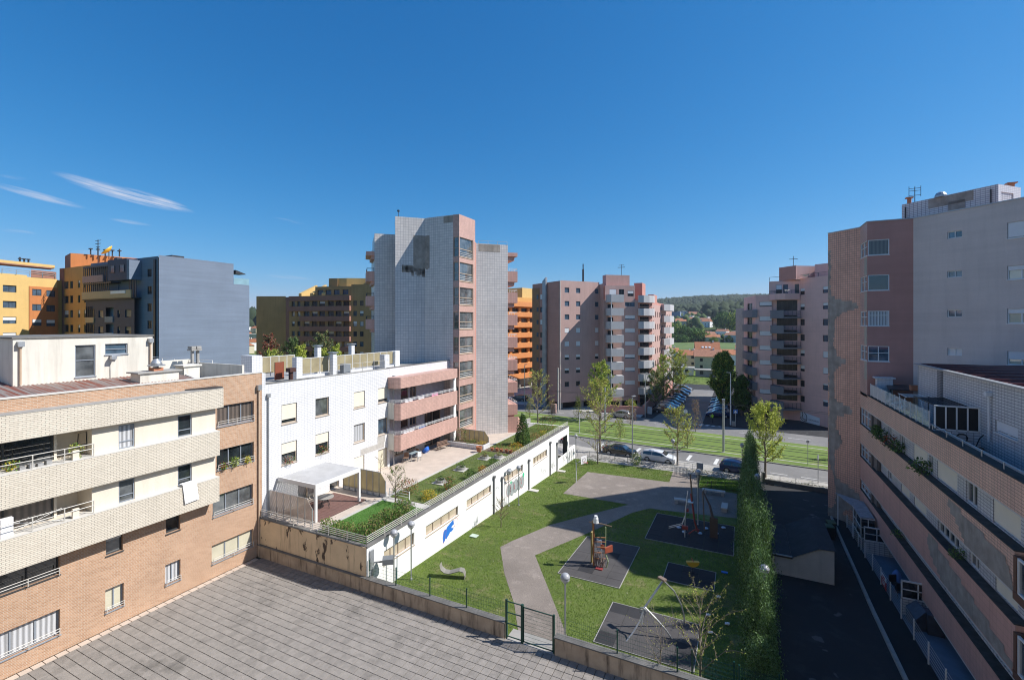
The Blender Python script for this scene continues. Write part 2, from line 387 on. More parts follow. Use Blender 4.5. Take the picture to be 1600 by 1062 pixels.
# tan wall with peeled paint
s = NT('tan_wall_peeling'); nz = s.noise(1.0, 5, .62, sc=(1.3, 1.3, .55)); st = s.noise(1.0, 6, .6, sc=(4, 4, .35))
c = s.mix(s.ramp(s.noise(.8, 5), .3, .7), (.72, .56, .37), (.58, .45, .30)); c = s.mix(s.ramp(st, .56, .78), c, (.24, .18, .13))
c = s.mix(s.ramp(nz, .575, .60), c, (.085, .06, .045)); s.base(c); s.b.inputs['Roughness'].default_value = .9; s.bump(nz, .35, .03); TANW = s.m
s = NT('stained_low_wall'); st = s.noise(1.0, 6, .62, sc=(3.5, 3.5, .5)); c = s.mix(s.ramp(s.noise(1.1, 6), .3, .7), (.50, .40, .30), (.34, .265, .20))
c = s.mix(s.ramp(st, .52, .74), c, (.10, .075, .055)); s.base(c); s.b.inputs['Roughness'].default_value = .95; s.bump(st, .35, .03); LOWW = s.m
# ground surfaces
def ground(name, a, b, sc=.35, grain=.5, gs=60, c3=None, rough=.95, bump=.3, spots=None):
    s = NT(name); c = s.mix(s.ramp(s.noise(sc, 6, .6), .3, .7), a, b)
    if c3: c = s.mix(s.ramp(s.noise(sc * 3.1, 5, .65), .55, .72), c, c3)
    if spots: c = s.mix(s.ramp(s.noise(spots[1], 2, .5), spots[2], spots[2] + .03), c, spots[0])
    c = s.mix(grain, c, s.noise(gs, 2, .8), 'OVERLAY'); s.base(c); s.b.inputs['Roughness'].default_value = rough; s.bump(s.noise(gs, 3, .7), bump, .02)
    MATS[name] = s.m; return s.m
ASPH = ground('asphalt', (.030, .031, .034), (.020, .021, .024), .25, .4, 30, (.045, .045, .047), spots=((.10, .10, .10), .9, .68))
ROADM = ground('worn_road_asphalt', (.20, .195, .19), (.15, .148, .146), .18, .35, 25, (.23, .225, .215))
PATHM = ground('exposed_aggregate_path', (.235, .20, .172), (.165, .14, .12), .3, .9, 20, (.28, .24, .21), bump=.5)
PATHD = ground('damp_path', (.12, .09, .075), (.09, .07, .06), .4, .5, 26)
SOIL = ground('bare_soil', (.16, .12, .08), (.10, .075, .05), .8, .5, 20)
GRASSB = ground('grass_ground', (.11, .15, .028), (.07, .105, .018), .22, .6, 22, (.21, .185, .09))
TRAMG = ground('tramway_grass', (.15, .22, .04), (.11, .17, .03), .12, .5, 14, (.15, .18, .05))
FIELD = ground('meadow', (.11, .16, .035), (.07, .12, .025), .02, .4, .6, (.16, .17, .06))
COBBLE = ground('pale_cobble_pavement', (.42, .40, .37), (.30, .285, .26), .5, .6, 9, (.16, .17, .10), bump=.5)
BLUEF = M('blue_grey_terrace_floor', (.15, .19, .24), .8, .15, 1.2, grain=.15)
WOODD = None
s = NT('reddish_deck'); c = s.mix(s.ramp(s.noise(1.3, 4, sc=(1, 9, 1)), .3, .7), (.19, .10, .085), (.13, .07, .06)); s.base(c); s.b.inputs['Roughness'].default_value = .7; WOODD = s.m
s = NT('granite_slab'); oi = s.n('ShaderNodeObjectInfo'); big = s.noise(.55, 5, .6)
c = s.mix(s.ramp(big, .3, .7), (.245, .225, .203), (.175, .161, .146)); c = s.mix(s.ramp(s.noise(3.2, 4, .6), .35, .7), c, (.27, .245, .222))
c = s.mix(s.ramp(s.noise(.35, 6, .7), .58, .72), c, (.13, .12, .108)); c = s.mix(.85, c, s.noise(30, 3, .9), 'OVERLAY'); s.base(c); s.b.inputs['Roughness'].default_value = .9; s.bump(s.noise(38, 4, .7), .5, .01); SLABM = s.m
JOINT = M('paving_joint', (.07, .064, .056), .95, .2, 3)
RUBBER = M('grey_rubber_tile', (.028, .028, .031), .9, .2, .9, grain=.35, gscale=30, bump=.3)  # near black: shade over the shaded mats is put into the colour
RUBBERL = M('sunlit_rubber_tile', (.068, .064, .064), .9, .2, .9, grain=.35, gscale=30, bump=.3)  # lighter copy of the same rubber, sunlight put into the colour
ROOFR = None
s = NT('rusty_corrugated_roof'); c = s.mix(s.ramp(s.noise(1.2, 5, sc=(.25, 7, 1)), .42, .56), (.25, .09, .06), (.30, .26, .235)); s.base(c); s.b.inputs['Roughness'].default_value = .75; ROOFR = s.m
ROOFR2 = M('dark_red_sheet_roof', (.16, .05, .05), .6, .12, .6)
ROOFT = M('terracotta_roof', (.42, .17, .085), .85, .2, 1.5, grain=.3)
ROOFT2 = M('old_terracotta_roof', (.33, .16, .10), .85, .25, 1.2, grain=.3)
WPAINT = M('road_marking_paint', (.62, .62, .60), .8, .12, 2, grain=.2)
BARK = M('bark', (.13, .10, .08), .95, .3, 5, grain=.3)
BARKL = M('pale_bark', (.24, .20, .165), .95, .25, 5, grain=.3)
def LEAF(name, a, b, rough=.6, trans=.25, sc=.9):
    s = NT(name); c = s.mix(s.ramp(s.noise(sc, 3, .6), .3, .7), a, b); c = s.mix(s.ramp(s.noise(9, 2), .35, .7), c, sc_(a, 1.35)); s.base(c); s.b.inputs['Roughness'].default_value = rough
    s.b.inputs['Specular IOR Level'].default_value = .25
    tr = s.n('ShaderNodeBsdfTranslucent'); s.l(c, tr.inputs[0]); ms = s.n('ShaderNodeMixShader'); ms.inputs[0].default_value = trans
    out = s.t.nodes['Material Output']; s.l(s.b.outputs[0], ms.inputs[1]); s.l(tr.outputs[0], ms.inputs[2]); s.l(ms.outputs[0], out.inputs[0]); MATS[name] = s.m; return s.m
LFN = LEAF('new_spring_leaf', (.40, .44, .08), (.30, .35, .06)); LFG = LEAF('mid_green_leaf', (.12, .22, .04), (.08, .16, .03)); LFD = LEAF('dark_green_leaf', (.045, .09, .024), (.03, .065, .018), trans=.12)
LFC = LEAF('conifer_spray', (.17, .27, .12), (.11, .19, .08), trans=.15); LFB = LEAF('bronze_bud', (.30, .24, .10), (.22, .17, .08)); LFP = LEAF('pink_bud', (.30, .16, .12), (.22, .12, .09))
LFY = LEAF('yellow_leaf', (.5, .38, .04), (.38, .25, .03)); LFR = LEAF('red_leaf', (.30, .06, .03), (.20, .06, .03)); LFH = LEAF('hazel_green_leaf', (.14, .19, .07), (.09, .13, .05), trans=.1)
BLADE = None
s = NT('grass_blades'); n1 = s.noise(.3, 5, .6); c = s.mix(s.ramp(n1, .3, .7), (.20, .31, .03), (.10, .185, .014)); c = s.mix(s.ramp(s.noise(.75, 5, .65), .53, .70), c, (.34, .31, .11))
c = s.mix(s.ramp(s.noise(14, 2), .3, .7), c, (.25, .35, .06)); c = s.mix(s.ramp(s.noise(2.2, 4, .6), .45, .62), c, (.085, .16, .015)); c = s.mix(s.ramp(s.noise(.22, 5, .7), .54, .68), c, (.29, .27, .10)); c2 = s.mix(s.ramp(s.noise(5.5, 2, .4), .735, .75), c, (.5, .5, .4)); s.base(c2); s.b.inputs['Roughness'].default_value = .7; s.b.inputs['Specular IOR Level'].default_value = .2
tr = s.n('ShaderNodeBsdfTranslucent'); s.l(c2, tr.inputs[0]); ms = s.n('ShaderNodeMixShader'); ms.inputs[0].default_value = .3
s.l(s.b.outputs[0], ms.inputs[1]); s.l(tr.outputs[0], ms.inputs[2]); s.l(ms.outputs[0], s.t.nodes['Material Output'].inputs[0]); BLADE = s.m
TERRA = M('terracotta_pot', (.42, .17, .09), .8, .1, 4); REDP = M('red_paint', (.5, .04, .03), .4, .05, 3); BLUEPL = M('blue_plastic', (.02, .12, .5), .35, .05, 3)
ORP = M('orange_play_panel', (.38, .15, .06), .5, .1, 3); YELP = M('yellow_plastic', (.75, .42, .04), .4, .05, 3); WHP = M('white_plastic', (.75, .75, .75), .4, .04, 3); BLK = M('black_rubber', (.02, .02, .02), .8, .1, 3)
WOODP = M('weathered_timber', (.20, .14, .09), .85, .2, 6, grain=.3); BLUEG = M('light_blue_panel', (.35, .45, .58), .5, .06, 3)
CLOTHW = M('white_cloth', (.8, .8, .82), .9, .03, 3); CLOTHP = M('pink_cloth', (.8, .3, .5), .9, .05, 3); CLOTHB = M('blue_cloth', (.15, .25, .5), .9, .05, 3)
SKIN = M('skin', (.5, .3, .22), .6, .03, 8); NAVY = M('dark_trousers', (.03, .035, .05), .9, .1, 5); HIVIS = M('yellow_green_vest', (.45, .75, .04), .7, .04, 5); REDC = M('red_jacket', (.5, .04, .05), .8, .06, 5); HAIR = M('dark_hair', (.03, .02, .015), .7, .1, 9)

# ================================================================ the setting
def sheet(name, pts, z, mt, zf=None, kind='structure'):
    m = MB(); n = len(pts); a = sum(pts[i][0] * pts[(i + 1) % n][1] - pts[(i + 1) % n][0] * pts[i][1] for i in range(n))
    if a < 0: pts = pts[::-1]
    m.add([(p[0], p[1], (zf(p[1]) + z) if zf else z) for p in pts], [tuple(range(n))])
    return solo(name, m, mt, kind=kind)
# terrain to the horizon: flat near, rising into a wooded ridge ahead
def terr_h(x, y):
    d = math.hypot(x, y); b = math.degrees(math.atan2(x, y))
    k = min(1, max(0, (b + 22) / 18)); k = k * k * (3 - 2 * k); k = .42 + .58 * k
    prof = [(0, -2.6), (150, -2.6), (200, -3.2), (460, -3.0), (540, -1.0), (620, 9), (760, 24), (950, 36), (1300, 52), (1700, 88), (2050, 118), (2400, 122), (3400, 90)]
    for i in range(len(prof) - 1):
        if d < prof[i + 1][0]:
            t = (d - prof[i][0]) / (prof[i + 1][0] - prof[i][0]); h = prof[i][1] + (prof[i + 1][1] - prof[i][1]) * t; break
    else: h = 60
    if d > 480:
        q = min(1, (d - 480) / 1400)
        h = h * (k if d > 700 else 1 - (1 - k) * (d - 480) / 220) + q * (noise.noise(Vector((x / 420, y / 420, 3))) * 20 + noise.noise(Vector((x / 130, y / 130, 7))) * 6)
    return h
m = MB(); RS = [0, 60, 120, 170, 230, 300, 380, 460, 520, 580, 650, 730, 820, 920, 1030, 1150, 1280, 1420, 1570, 1730, 1900, 2080, 2270, 2470, 2700, 3300]; NA = 288
vs = [(0, 0, -2.6)]
for r in RS[1:]:
    for k in range(NA):
        a = 2 * math.pi * k / NA; x, y = r * math.sin(a), r * math.cos(a); vs.append((x, y, terr_h(x, y)))
fs = [(0, 1 + (k + 1) % NA, 1 + k) for k in range(NA)]
for i in range(len(RS) - 2):
    for k in range(NA):
        a0 = 1 + i * NA + k; a1 = 1 + i * NA + (k + 1) % NA; fs.append((a0, a1, a1 + NA, a0 + NA))
s = NT('countryside_ground'); g = s.n('ShaderNodeNewGeometry'); sx = s.n('ShaderNodeSeparateXYZ'); s.l(g.outputs['Position'], sx.inputs[0])
f = s.ramp(s.noise(.004, 5, .6), .45, .55); near = s.mix(s.ramp(s.noise(.03, 4), .35, .65), (.10, .15, .035), (.13, .16, .05))
wood = s.mix(s.ramp(s.noise(.02, 6, .7), .35, .65), (.020, .032, .016), (.045, .058, .032)); mr = s.n('ShaderNodeMapRange'); mr.inputs[1].default_value = 4; mr.inputs[2].default_value = 14
s.l(sx.outputs[2], mr.inputs[0]); c = s.mix(mr.outputs[0], near, wood); s.base(c); s.b.inputs['Roughness'].default_value = 1; s.b.inputs['Specular IOR Level'].default_value = .1; s.bump(s.noise(.06, 5, .7), 1.0, 6)
m.smooth = True; m.add(vs, [f[::-1] if i < NA else f for i, f in enumerate(fs)]); m.smooth = False
hill = struct('ground_and_hills', m, s.m)
me_ = hill.data
if me_.polygons[0].normal.z < 0: me_.flip_normals()

# courtyard
court = struct('courtyard_base', MB().box(-29.5, -6, -2.55, 1.7, 21.0, -.035), JOINT)
CT, ST = math.cos(R(26)), math.sin(R(26)); mod = .43; slabs = []
for i in range(72):
    for j in range(34):
        x, y = -29.12 + mod * (i + .5), 21.0 - mod * (j + .5); d = -ST * x + CT * y; a = (CT * x + ST * y) / max(d, .1)
        if d > 19 and abs(a) < 1.2 and x < 1.5: slabs.append((d, i, j, x, y))
slabs.sort()
vis = [q for q in slabs if q[0] > 20.7 and (CT * q[3] + ST * q[4]) / q[0] > -1.1][:300]; vset = {(q[1], q[2]) for q in vis}
srnd = random.Random(3)
def slab_mb(m, x, y, w, h, dz): return m.add([(x - w, y - h, dz - .03), (x + w, y - h, dz - .03), (x + w, y + h, dz - .03), (x - w, y + h, dz - .03), (x - w + .006, y - h + .006, dz), (x + w - .006, y - h + .006, dz), (x + w - .006, y + h - .006, dz), (x - w + .006, y + h - .006, dz)],
     [(4, 5, 6, 7), (0, 1, 5, 4), (1, 2, 6, 5), (2, 3, 7, 6), (3, 0, 4, 7)])
sl_me = slab_mb(MB(), 0, 0, .203, .206, 0).mesh('paving_slab', [SLABM])
# two shades of slab so that single stones can be told apart
SLABM2 = SLABM.copy(); SLABM2.name = 'granite_slab_dark'; SLABM3 = SLABM.copy(); SLABM3.name = 'granite_slab_light'
for n, kf in [(n, .92) for n in SLABM2.node_tree.nodes] + [(n, 1.05) for n in SLABM3.node_tree.nodes]:
    if n.type == 'MIX_RGB' and n.blend_type == 'MIX':
        for k in (1, 2):
            if not n.inputs[k].is_linked: n.inputs[k].default_value = tuple(v * kf for v in n.inputs[k].default_value[:3]) + (1,)
sl_me3 = slab_mb(MB(), 0, 0, .203, .206, 0).mesh('paving_slab', [SLABM3])
sl_me2 = slab_mb(MB(), 0, 0, .203, .206, 0).mesh('paving_slab', [SLABM2])
for q in vis: add('paving_slab', srnd.choice((sl_me, sl_me, sl_me2, sl_me3)), court, (q[3], q[4], srnd.uniform(-.004, .003)))
m = MB()
for q in slabs:
    if (q[1], q[2]) not in vset:
        m.cur = srnd.choice((0, 0, 1, 2)); slab_mb(m, q[3], q[4], .203, .206, srnd.uniform(-.004, .003))
o = add('paving_slab', m.mesh('paving_slab', [SLABM, SLABM2, SLABM3]), court); o['kind'] = 'stuff'
gut = court
gm = MB().box(-.17, -.2, -.03, .17, .2, 0).mesh('gutter_block', [MARBLE])
for k in range(36): add('gutter_block', gm, gut, (-29.32, 5.5 + .43 * k, .008))

# park ground, follows the slope
sheet('park_lawn', [(-19.9, 21.3), (1.8, 21.3), (1.8, 60.0), (-19.9, 60.0)], 0, GRASSB, zg)
sheet('alley_asphalt', [(1.8, 5), (8.5, 5), (8.5, 60.0), (1.8, 60.0)], -.02, ASPH, zg)
path_poly = [(-9.3, 21.3), (-12.73, 26.1), (-15.86, 32.5), (-16.0, 33.0), (-14.41, 37.1), (-12.6, 40.0), (-9.27, 45.5), (-8.9, 44.8), (-8.1, 48.5), (-7.9, 45.6), (-8.84, 43.4), (-10.1, 39.7), (-11.21, 36.65), (-13.35, 31.2), (-11.7, 28.6), (-10.09, 26.3), (-8.04, 23.2), (-6.9, 21.3)]
path_poly = [(-9.9, 21.3), (-11.95, 24.8), (-14.2, 27.9), (-16.2, 31.2), (-15.9, 32.6), (-14.41, 37.1), (-11.9, 41.5), (-9.6, 45.4), (-7.6, 45.4), (-8.84, 43.4), (-11.21, 36.65), (-13.35, 31.2), (-10.09, 26.3), (-8.04, 23.2), (-7.2, 21.3)]
sheet('park_path', path_poly, .012, PATHM, zg)
court_poly = [(-16.45, 54.5), (-7.1, 55.1), (-7.3, 60.0), (-4.4, 60.0), (-4.1, 54.6), (-.2, 54.4), (-.2, 46.6), (-6.5, 45.4), (-16.3, 45.4)]
sheet('park_hardstanding', court_poly, .016, PATHM, zg)
sheet('pavement', [(-60, 66.6), (-19.9, 60.0), (10.6, 60.0), (45, 57.5), (45, 60.2), (11, 63.2), (-20, 66.0), (-60, 69.6)], -2.245, COBBLE)
Yk = lambda x: 69.97 - .0907 * x
Yf = lambda x: 82.9 - .102 * x
sheet('road', [(-110, Yk(-110)), (60, Yk(60)), (60, 58.9), (11, 63.2), (-20, 66.0), (-110, 74.2)], -2.36, ROADM)
m = MB(); pk = [(-20, 66.0), (11, 63.2)]
m.prism([(-60, 69.6), (11, 63.2), (11, 63.35), (-60, 69.75)], -2.5, -2.235); struct('pavement_kerb', m, LCONC)
sheet('tramway_grass', [(-110, Yk(-110)), (60, Yk(60)), (60, Yf(60)), (-110, Yf(-110))], -2.24, TRAMG)
m = MB()
for f, dx in ((Yk, -.12), (Yf, 0)): m.prism([(-110, f(-110) + dx), (60, f(60) + dx), (60, f(60) + dx + .12), (-110, f(-110) + dx + .12)], -2.5, -2.225)
struct('tramway_kerb', m, CONC)
m = MB(); m2 = MB(); ln = lambda x, t: Yk(x) + t * (Yf(x) - Yk(x)) / 13
for t, w in ((1.7, .2), (10.9, .2)): m.prism([(-110, ln(-110, t)), (60, ln(60, t)), (60, ln(60, t + w)), (-110, ln(-110, t + w))], -2.3, -2.222)
struct('tramway_concrete_strip', m, LCONC)
for t in (3.1, 4.55, 7.4, 8.85): m2.prism([(-110, ln(-110, t)), (60, ln(60, t)), (60, ln(60, t + .2)), (-110, ln(-110, t + .2))], -2.3, -2.218)
struct('tram_rail', m2, DARKM)
sheet('far_road', [(-110, Yf(-110)), (60, Yf(60)), (60, Yf(60) + 7.6), (-6, Yf(-6) + 7.6), (-6.1, 138), (-11.2, 138), (-15, Yf(-15) + 7.6), (-110, Yf(-110) + 7.6)], -2.37, ROADM)
sheet('parking_asphalt', [(-17.2, Yf(-15) + 7.62), (-15, Yf(-15) + 7.62), (-11.2, 138.0), (-6.1, 138.0), (-6, Yf(-6) + 7.62), (60, Yf(60) + 7.62), (60, 150), (-17.2, 150)], -2.39, ASPH)
sheet('far_forecourt', [(-110, Yf(-110) + 7.6), (-17.2, Yf(-17) + 7.6), (-17.2, 150), (-110, 160)], -2.33, LCONC)
# painted markings
mk = MB(); zr = -2.352
def stripe(x0, y0, x1, y1, w):
    d = Vector((x1 - x0, y1 - y0, 0)).normalized(); n = Vector((-d.y, d.x, 0)) * w / 2
    mk.add([(x0 - n.x, y0 - n.y, zr), (x0 + n.x, y0 + n.y, zr), (x1 + n.x, y1 + n.y, zr), (x1 - n.x, y1 - n.y, zr)], [(3, 2, 1, 0)])
for x in (-18.3, -12.9, -9.3, -5.9, -2.5): stripe(x - .35, 66.2 - .09 * (x + 6), x - .1, 68.9 - .09 * (x + 6), .42)
for k in range(16): stripe(-19 + 3.2 * k, 65.95 - .09 * (-13 + 3.2 * k), -17.2 + 3.2 * k, 65.78 - .09 * (-13 + 3.2 * k), .14)
for k in range(18): stripe(-70 + 7 * k, Yk(-70 + 7 * k) + 16.7, -67 + 7 * k, Yk(-67 + 7 * k) + 16.7, .14)
stripe(-60, Yf(-60) + .5, 60, Yf(60) + .5, .1)
struct('road_marking', mk, WPAINT)
mk = MB(); zr = -2.358
for k in range(7): stripe(-9.3 + 1.0 * k, 89.2 + .16 * k, -9.0 + 1.0 * k, 91.9 - .25 * k, .5)
struct('zebra_crossing', mk, WPAINT)
for q in (0, 1):
    mk = MB(); zr = -2.375
    if q == 0: stripe(-11.0, 99, -11.0, 136, .12)
    else: stripe(-6.25, 98, -6.25, 128, .12)
    struct('parking_line', mk, WPAINT)

# ================================================================ the block the photograph was taken from, unseen behind the camera, added to bounce warm light
ob = thing('cream_apartment_block', 'unseen cream apartment block behind the viewpoint, added to bounce warm light', 'apartment building', (-8, -6, 0))
facade(ob, (14, -1.0), (-33, -1.0), 0, 24, CREAM, [(2 + 3.6 * i, 1.2 + 2.9 * k, 3.8 + 3.6 * i, 2.6 + 2.9 * k, dict(fm=FRW, n=2, pm=GL, blind=.4 * (i % 2))) for i in range(12) for k in range(8)], d=.15)
part('rear_core', MB().box(-33, -14, 0, 14, -1.4, 23.9), CREAM, ob)

# ================================================================ brick apartment block, near left
XB = -29.55
bk = thing('brick_apartment_building', 'long low orange brick apartment block with cream brick balcony bands along the paved courtyard', 'apartment building', (XB, 13, 0))
g1 = dict(fm=FRG, n=2, pm=GLC); U = lambda y: y - 5
ops = [(U(7.3), .87, U(10.68), 2.1, dict(fm=FRG, n=4, pm=GLC)), (U(12.47), .87, U(13.28), 2.07, dict(fm=FRG, n=2, pm=GLCR)), (U(15.28), .87, U(16.09), 2.05, dict(fm=FRG, n=2, pm=GLC)),
       (U(17.9), .88, U(20.63), 2.03, dict(fm=FRG, n=3, pm=GLCR)), (U(17.95), 3.77, U(20.63), 5.08, dict(fm=FRG, n=3, pm=GLM)), (U(18.2), 6.64, U(20.7), 7.9, dict(fm=FRG, n=3, pm=GL)), (U(18.2), 9.36, U(20.7), 10.67, dict(fm=FRG, n=3, pm=GLBR)),
       (U(7.3), 3.78, U(10.67), 4.96, dict(fm=FRD, n=3, pm=GL)), (U(12.5), 3.82, U(13.24), 4.94, dict(fm=FRD, n=1, pm=GLM, blind=.35, bm=SHG)), (U(15.32), 3.81, U(16.07), 4.94, dict(fm=FRD, n=1, pm=GL))]
for z0, z1 in ((6.46, 7.78), (9.28, 10.69)): ops.append((U(5.0), z0, U(17.9), z1, dict(skip=1)))
ops = [o if o[0] > 0 else (0.001,) + o[1:] for o in ops]
facade(bk, (XB, 5), (XB, 21.29), 0, 12.5, BRICK, ops, d=.2)
body = MB().prism([(XB + .0, 21.29), (-45, 21.29), (-45, 5), (XB - .3, 5), (XB - .3, 4.99), (XB, 4.99)], 0, .01)
m = MB().box(-45, 5, 0, -44.8, 21.29, 12.4).box(-44.8, 4.8, 0, XB, 5, 12.5).box(-44.8, 21.1, 0, XB - .3, 21.28, 12.4)
part('back_wall', m, BRICK, bk)
part('roof_slab', MB().box(-44.8, 5, 11.7, XB - .02, 21.1, 11.95), CONC, bk)
# balcony bands
for nm, z0, z1, y1 in (('balcony_band', 10.7, 11.88, 18.13), ('balcony_band', 7.79, 9.27, 17.9), ('balcony_band', 4.98, 6.45, 17.88)):
    part(nm, MB().box(XB + .005, 4.5, z0, -28.75, y1, z1), CBRICK, bk)
    part('band_ledge', MB().box(XB + .006, 4.5, z1 + .002, -28.735, y1 + .015, z1 + .035), STONE if z1 < 11 else CONC, bk)
part('roof_hatch', MB().prism([(-29.5, 16.3), (-28.78, 17.4), (-28.78, 18.1), (-29.5, 18.1)], 11.915, 11.99), DARKM, bk)
# recessed cream walls and loggias on the two upper floors
for fi, (z0, z1) in enumerate(((6.485, 7.788), (9.305, 10.698))):
    o2 = [(12.86 - 11.74, z0 + .01, 13.58 - 11.74, z1 - .14, dict(fm=FRG, n=1, pm=(GLM, GLC)[fi], h=.3, sill=0)), (15.71 - 11.74, z0 + .01, 16.48 - 11.74, z1 - .14, dict(fm=FRG, n=1, pm=GL, h=.3, sill=0))]
    facade(bk, (-29.12, 11.74), (-29.12, 17.86), z0, z1, CREAM, o2, d=.1, name='cream_wall')
    part('loggia_wall', MB().box(-30.6, 11.74, z0, -29.125, 11.86, z1), CREAM, bk); part('loggia_wall', MB().box(-29.54, 17.72, z0, -29.125, 17.86, z1), CREAM, bk); part('loggia_wall', MB().box(-30.75, 5, z0, -30.601, 11.86, z1), CREAM, bk)
    part('loggia_slab', MB().box(-30.6, 5, z0 - .04, XB + .004, 11.74, z0 - .002).box(-30.6, 5, z1 + .001, XB + .004, 11.74, z1 + .04), CREAM, bk)
    window(bk, ((-29.85, 5.0), R(90)), 0, z0, 2.1, z1, dict(fm=FRD, n=2, pm=GL, sill=0, t=.07), .05)
    window(bk, ((-29.85, 7.1), R(90)), 0, z0, 3.44, z1, dict(fm=FRD, n=2, pm=(GLBR, GL)[fi], sill=0, t=.07), .05)
    part('loggia_wall', MB().box(-30.6, 10.55, z0, -29.8, 10.65, z1), CREAM, bk)
    m = MB(); rail(m, [(-28.83, 5, z1 * 0 + z0 - .0), (-28.83, 11.7, z0)], .62, 2, .02, 1.2); part('railing', m, RAILM, bk)
    part('cream_pier', MB().box(-28.98, 10.9, z0, -28.86, 11.15, z0 + .45), CREAM, bk)
for o in ops[:7]:
    if o[2] - o[0] > 1.2:
        m = MB(); rail(m, [(XB + .12, o[0] + 5.05, o[1] + .0), (XB + .12, o[2] + 4.95, o[1])], .34, 2, .016, 1.3); part('window_rail', m, RAILM, bk)
    else:
        m = MB(); rail(m, [(XB + .12, o[0] + 5.03, o[1]), (XB + .12, o[2] + 4.97, o[1])], .3, 2, .014, 1.3); part('window_rail', m, RAILM, bk)
m = MB(); rail(m, [(XB + .12, 7.3, 3.78), (XB + .12, 10.62, 3.78)], .36, 2, .016, 1.3); part('window_rail', m, RAILM, bk)
part('parapet_cap', MB().box(XB - .28, 5, 12.502, XB + .04, 21.32, 12.56), STONE, bk)
# roof: corrugated sheets, ribs running away from the parapet
for k in range(12):
    m = MB(); y = 5.0 + k * 1.02; n = 6; vs = []
    if y > 17: break
    for i in range(n * 2 + 1):
        yy = y + i * 1.0 / (n * 2); zz_ = 12.47 + (.055 if i % 2 else 0) + .002 * (k % 2)
        vs += [(XB - .3, yy, zz_), (-36.0, yy, zz_ + .62)]
    m.add(vs, [(2 * i, 2 * i + 2, 2 * i + 3, 2 * i + 1) for i in range(n * 2)]); part('roof_sheet', m, ROOFR, bk)
part('roof_upstand', MB().prism([(XB - .3, 17.15), (XB - .3, 17.3), (-34.0, 18.8), (-34.0, 18.65)], 12.2, 12.5), OFFW, bk)
part('roof_upstand', MB().prism([(-31, 21.0), (-38, 21.0), (-38, 20.85), (-31, 20.85)], 11.95, 13.0), OFFW, bk)
part('roof_upstand', MB().prism([(-34.5, 17.3), (-37.5, 17.3), (-37.5, 21), (-37.3, 21), (-37.3, 17.5), (-34.5, 17.5)], 11.95, 13.2), OFFW, bk)
# penthouse
facade(bk, (-32.5, 9.95), (-32.5, 16.1), 12.2, 15.12, OFFW, [(2.42, 12.95, 3.32, 14.7, dict(fm=FRG, n=1, pm=GLM, h=.52)), (3.75, 14.1, 4.85, 14.72, dict(fm=FRG, n=1, pm=GLB, h=.5))], d=.12, name='penthouse_wall')
facade(bk, (-38.5, 9.95), (-32.5, 9.95), 12.2, 15.12, OFFW, [], name='penthouse_wall')
part('penthouse_wall', MB().box(-38.6, 9.96, 12.0, -38.3, 16.1, 15.12).box(-38.3, 15.9, 12, -32.8, 16.1, 15.11), OFFW, bk)
part('penthouse_roof', MB().box(-38.65, 9.9, 15.125, -32.44, 16.16, 15.2), CONCD, bk)
for y in (10.2, 15.95):
    m = MB().tube([(-32.42, y, 12.8), (-32.42, y, 14.75)], .05, 8); part('downpipe', m, PIPEM, bk)
    part('hopper', MB().box(-32.5 + .005, y - .12, 14.72, -32.28, y + .12, 14.98), STEEL, bk)
m = MB().box(-32.49, 13.9, 14.0, -32.2, 14.3, 14.06).box(-32.3, 13.85, 13.85, -32.1, 14.1, 14.0); m.tube([(-32.3, 14.0, 13.9), (-32.45, 13.92, 13.5), (-32.46, 13.95, 12.6)], .012, 5); part('wall_lamp', m, STEEL, bk)
# chimney block with cowl
part('chimney_base', MB().box(-31.2, 14.35, 12.1, -30.2, 16.35, 13.05), OFFW, bk)
part('chimney_slab', MB().box(-31.35, 14.2, 13.052, -30.1, 16.5, 13.13), CONC, bk)
part('chimney_neck', MB().box(-30.95, 15.15, 13.132, -30.45, 15.65, 13.3), TERRA, bk)
m = MB(); m.lathe([(.12, 0), (.12, .1), (.44, .12), (.44, .17), (.2, .2)], (-30.7, 15.4, 13.3), 20); m.smooth = True; m.lathe([(.3, .2), (.27, .3), (.18, .45), (.13, .48), (.13, .52), (.001, .53)], (-30.7, 15.4, 13.3), 20); part('exhaust_cowl', m, STEEL, bk)
part('chimney_base', MB().box(-34.2, 18.3, 12.0, -33.2, 19.3, 13.0).box(-34.3, 18.2, 13.002, -33.1, 19.4, 13.1), OFFW, bk)
for dy in (0, .38): 
    m = MB().tube([(-36, 20.4 + dy, 12), (-36, 20.4 + dy, 13.9)], .11, 8).box(-36.3, 20.2 + dy, 13.9, -35.7, 20.55 + dy, 14.0).box(-36.25, 20.22 + dy, 14.02, -35.75, 20.53 + dy, 14.22); part('flue', m, CONC, bk)
m = MB().tube([(XB + .1, 21.0, .05), (XB + .1, 21.0, 11.35)], .055, 8); part('downpipe', m, PIPEM, bk)
part('hopper', MB().box(XB + .004, 20.86, 11.35, XB + .24, 21.14, 11.7), STEEL, bk)
m = MB(); rail(m, [(-44, 20.9, 12.2), (-34.5, 20.95, 12.2)], 1.0, 3, .02, 1.5); part('railing', m, ALU, bk)

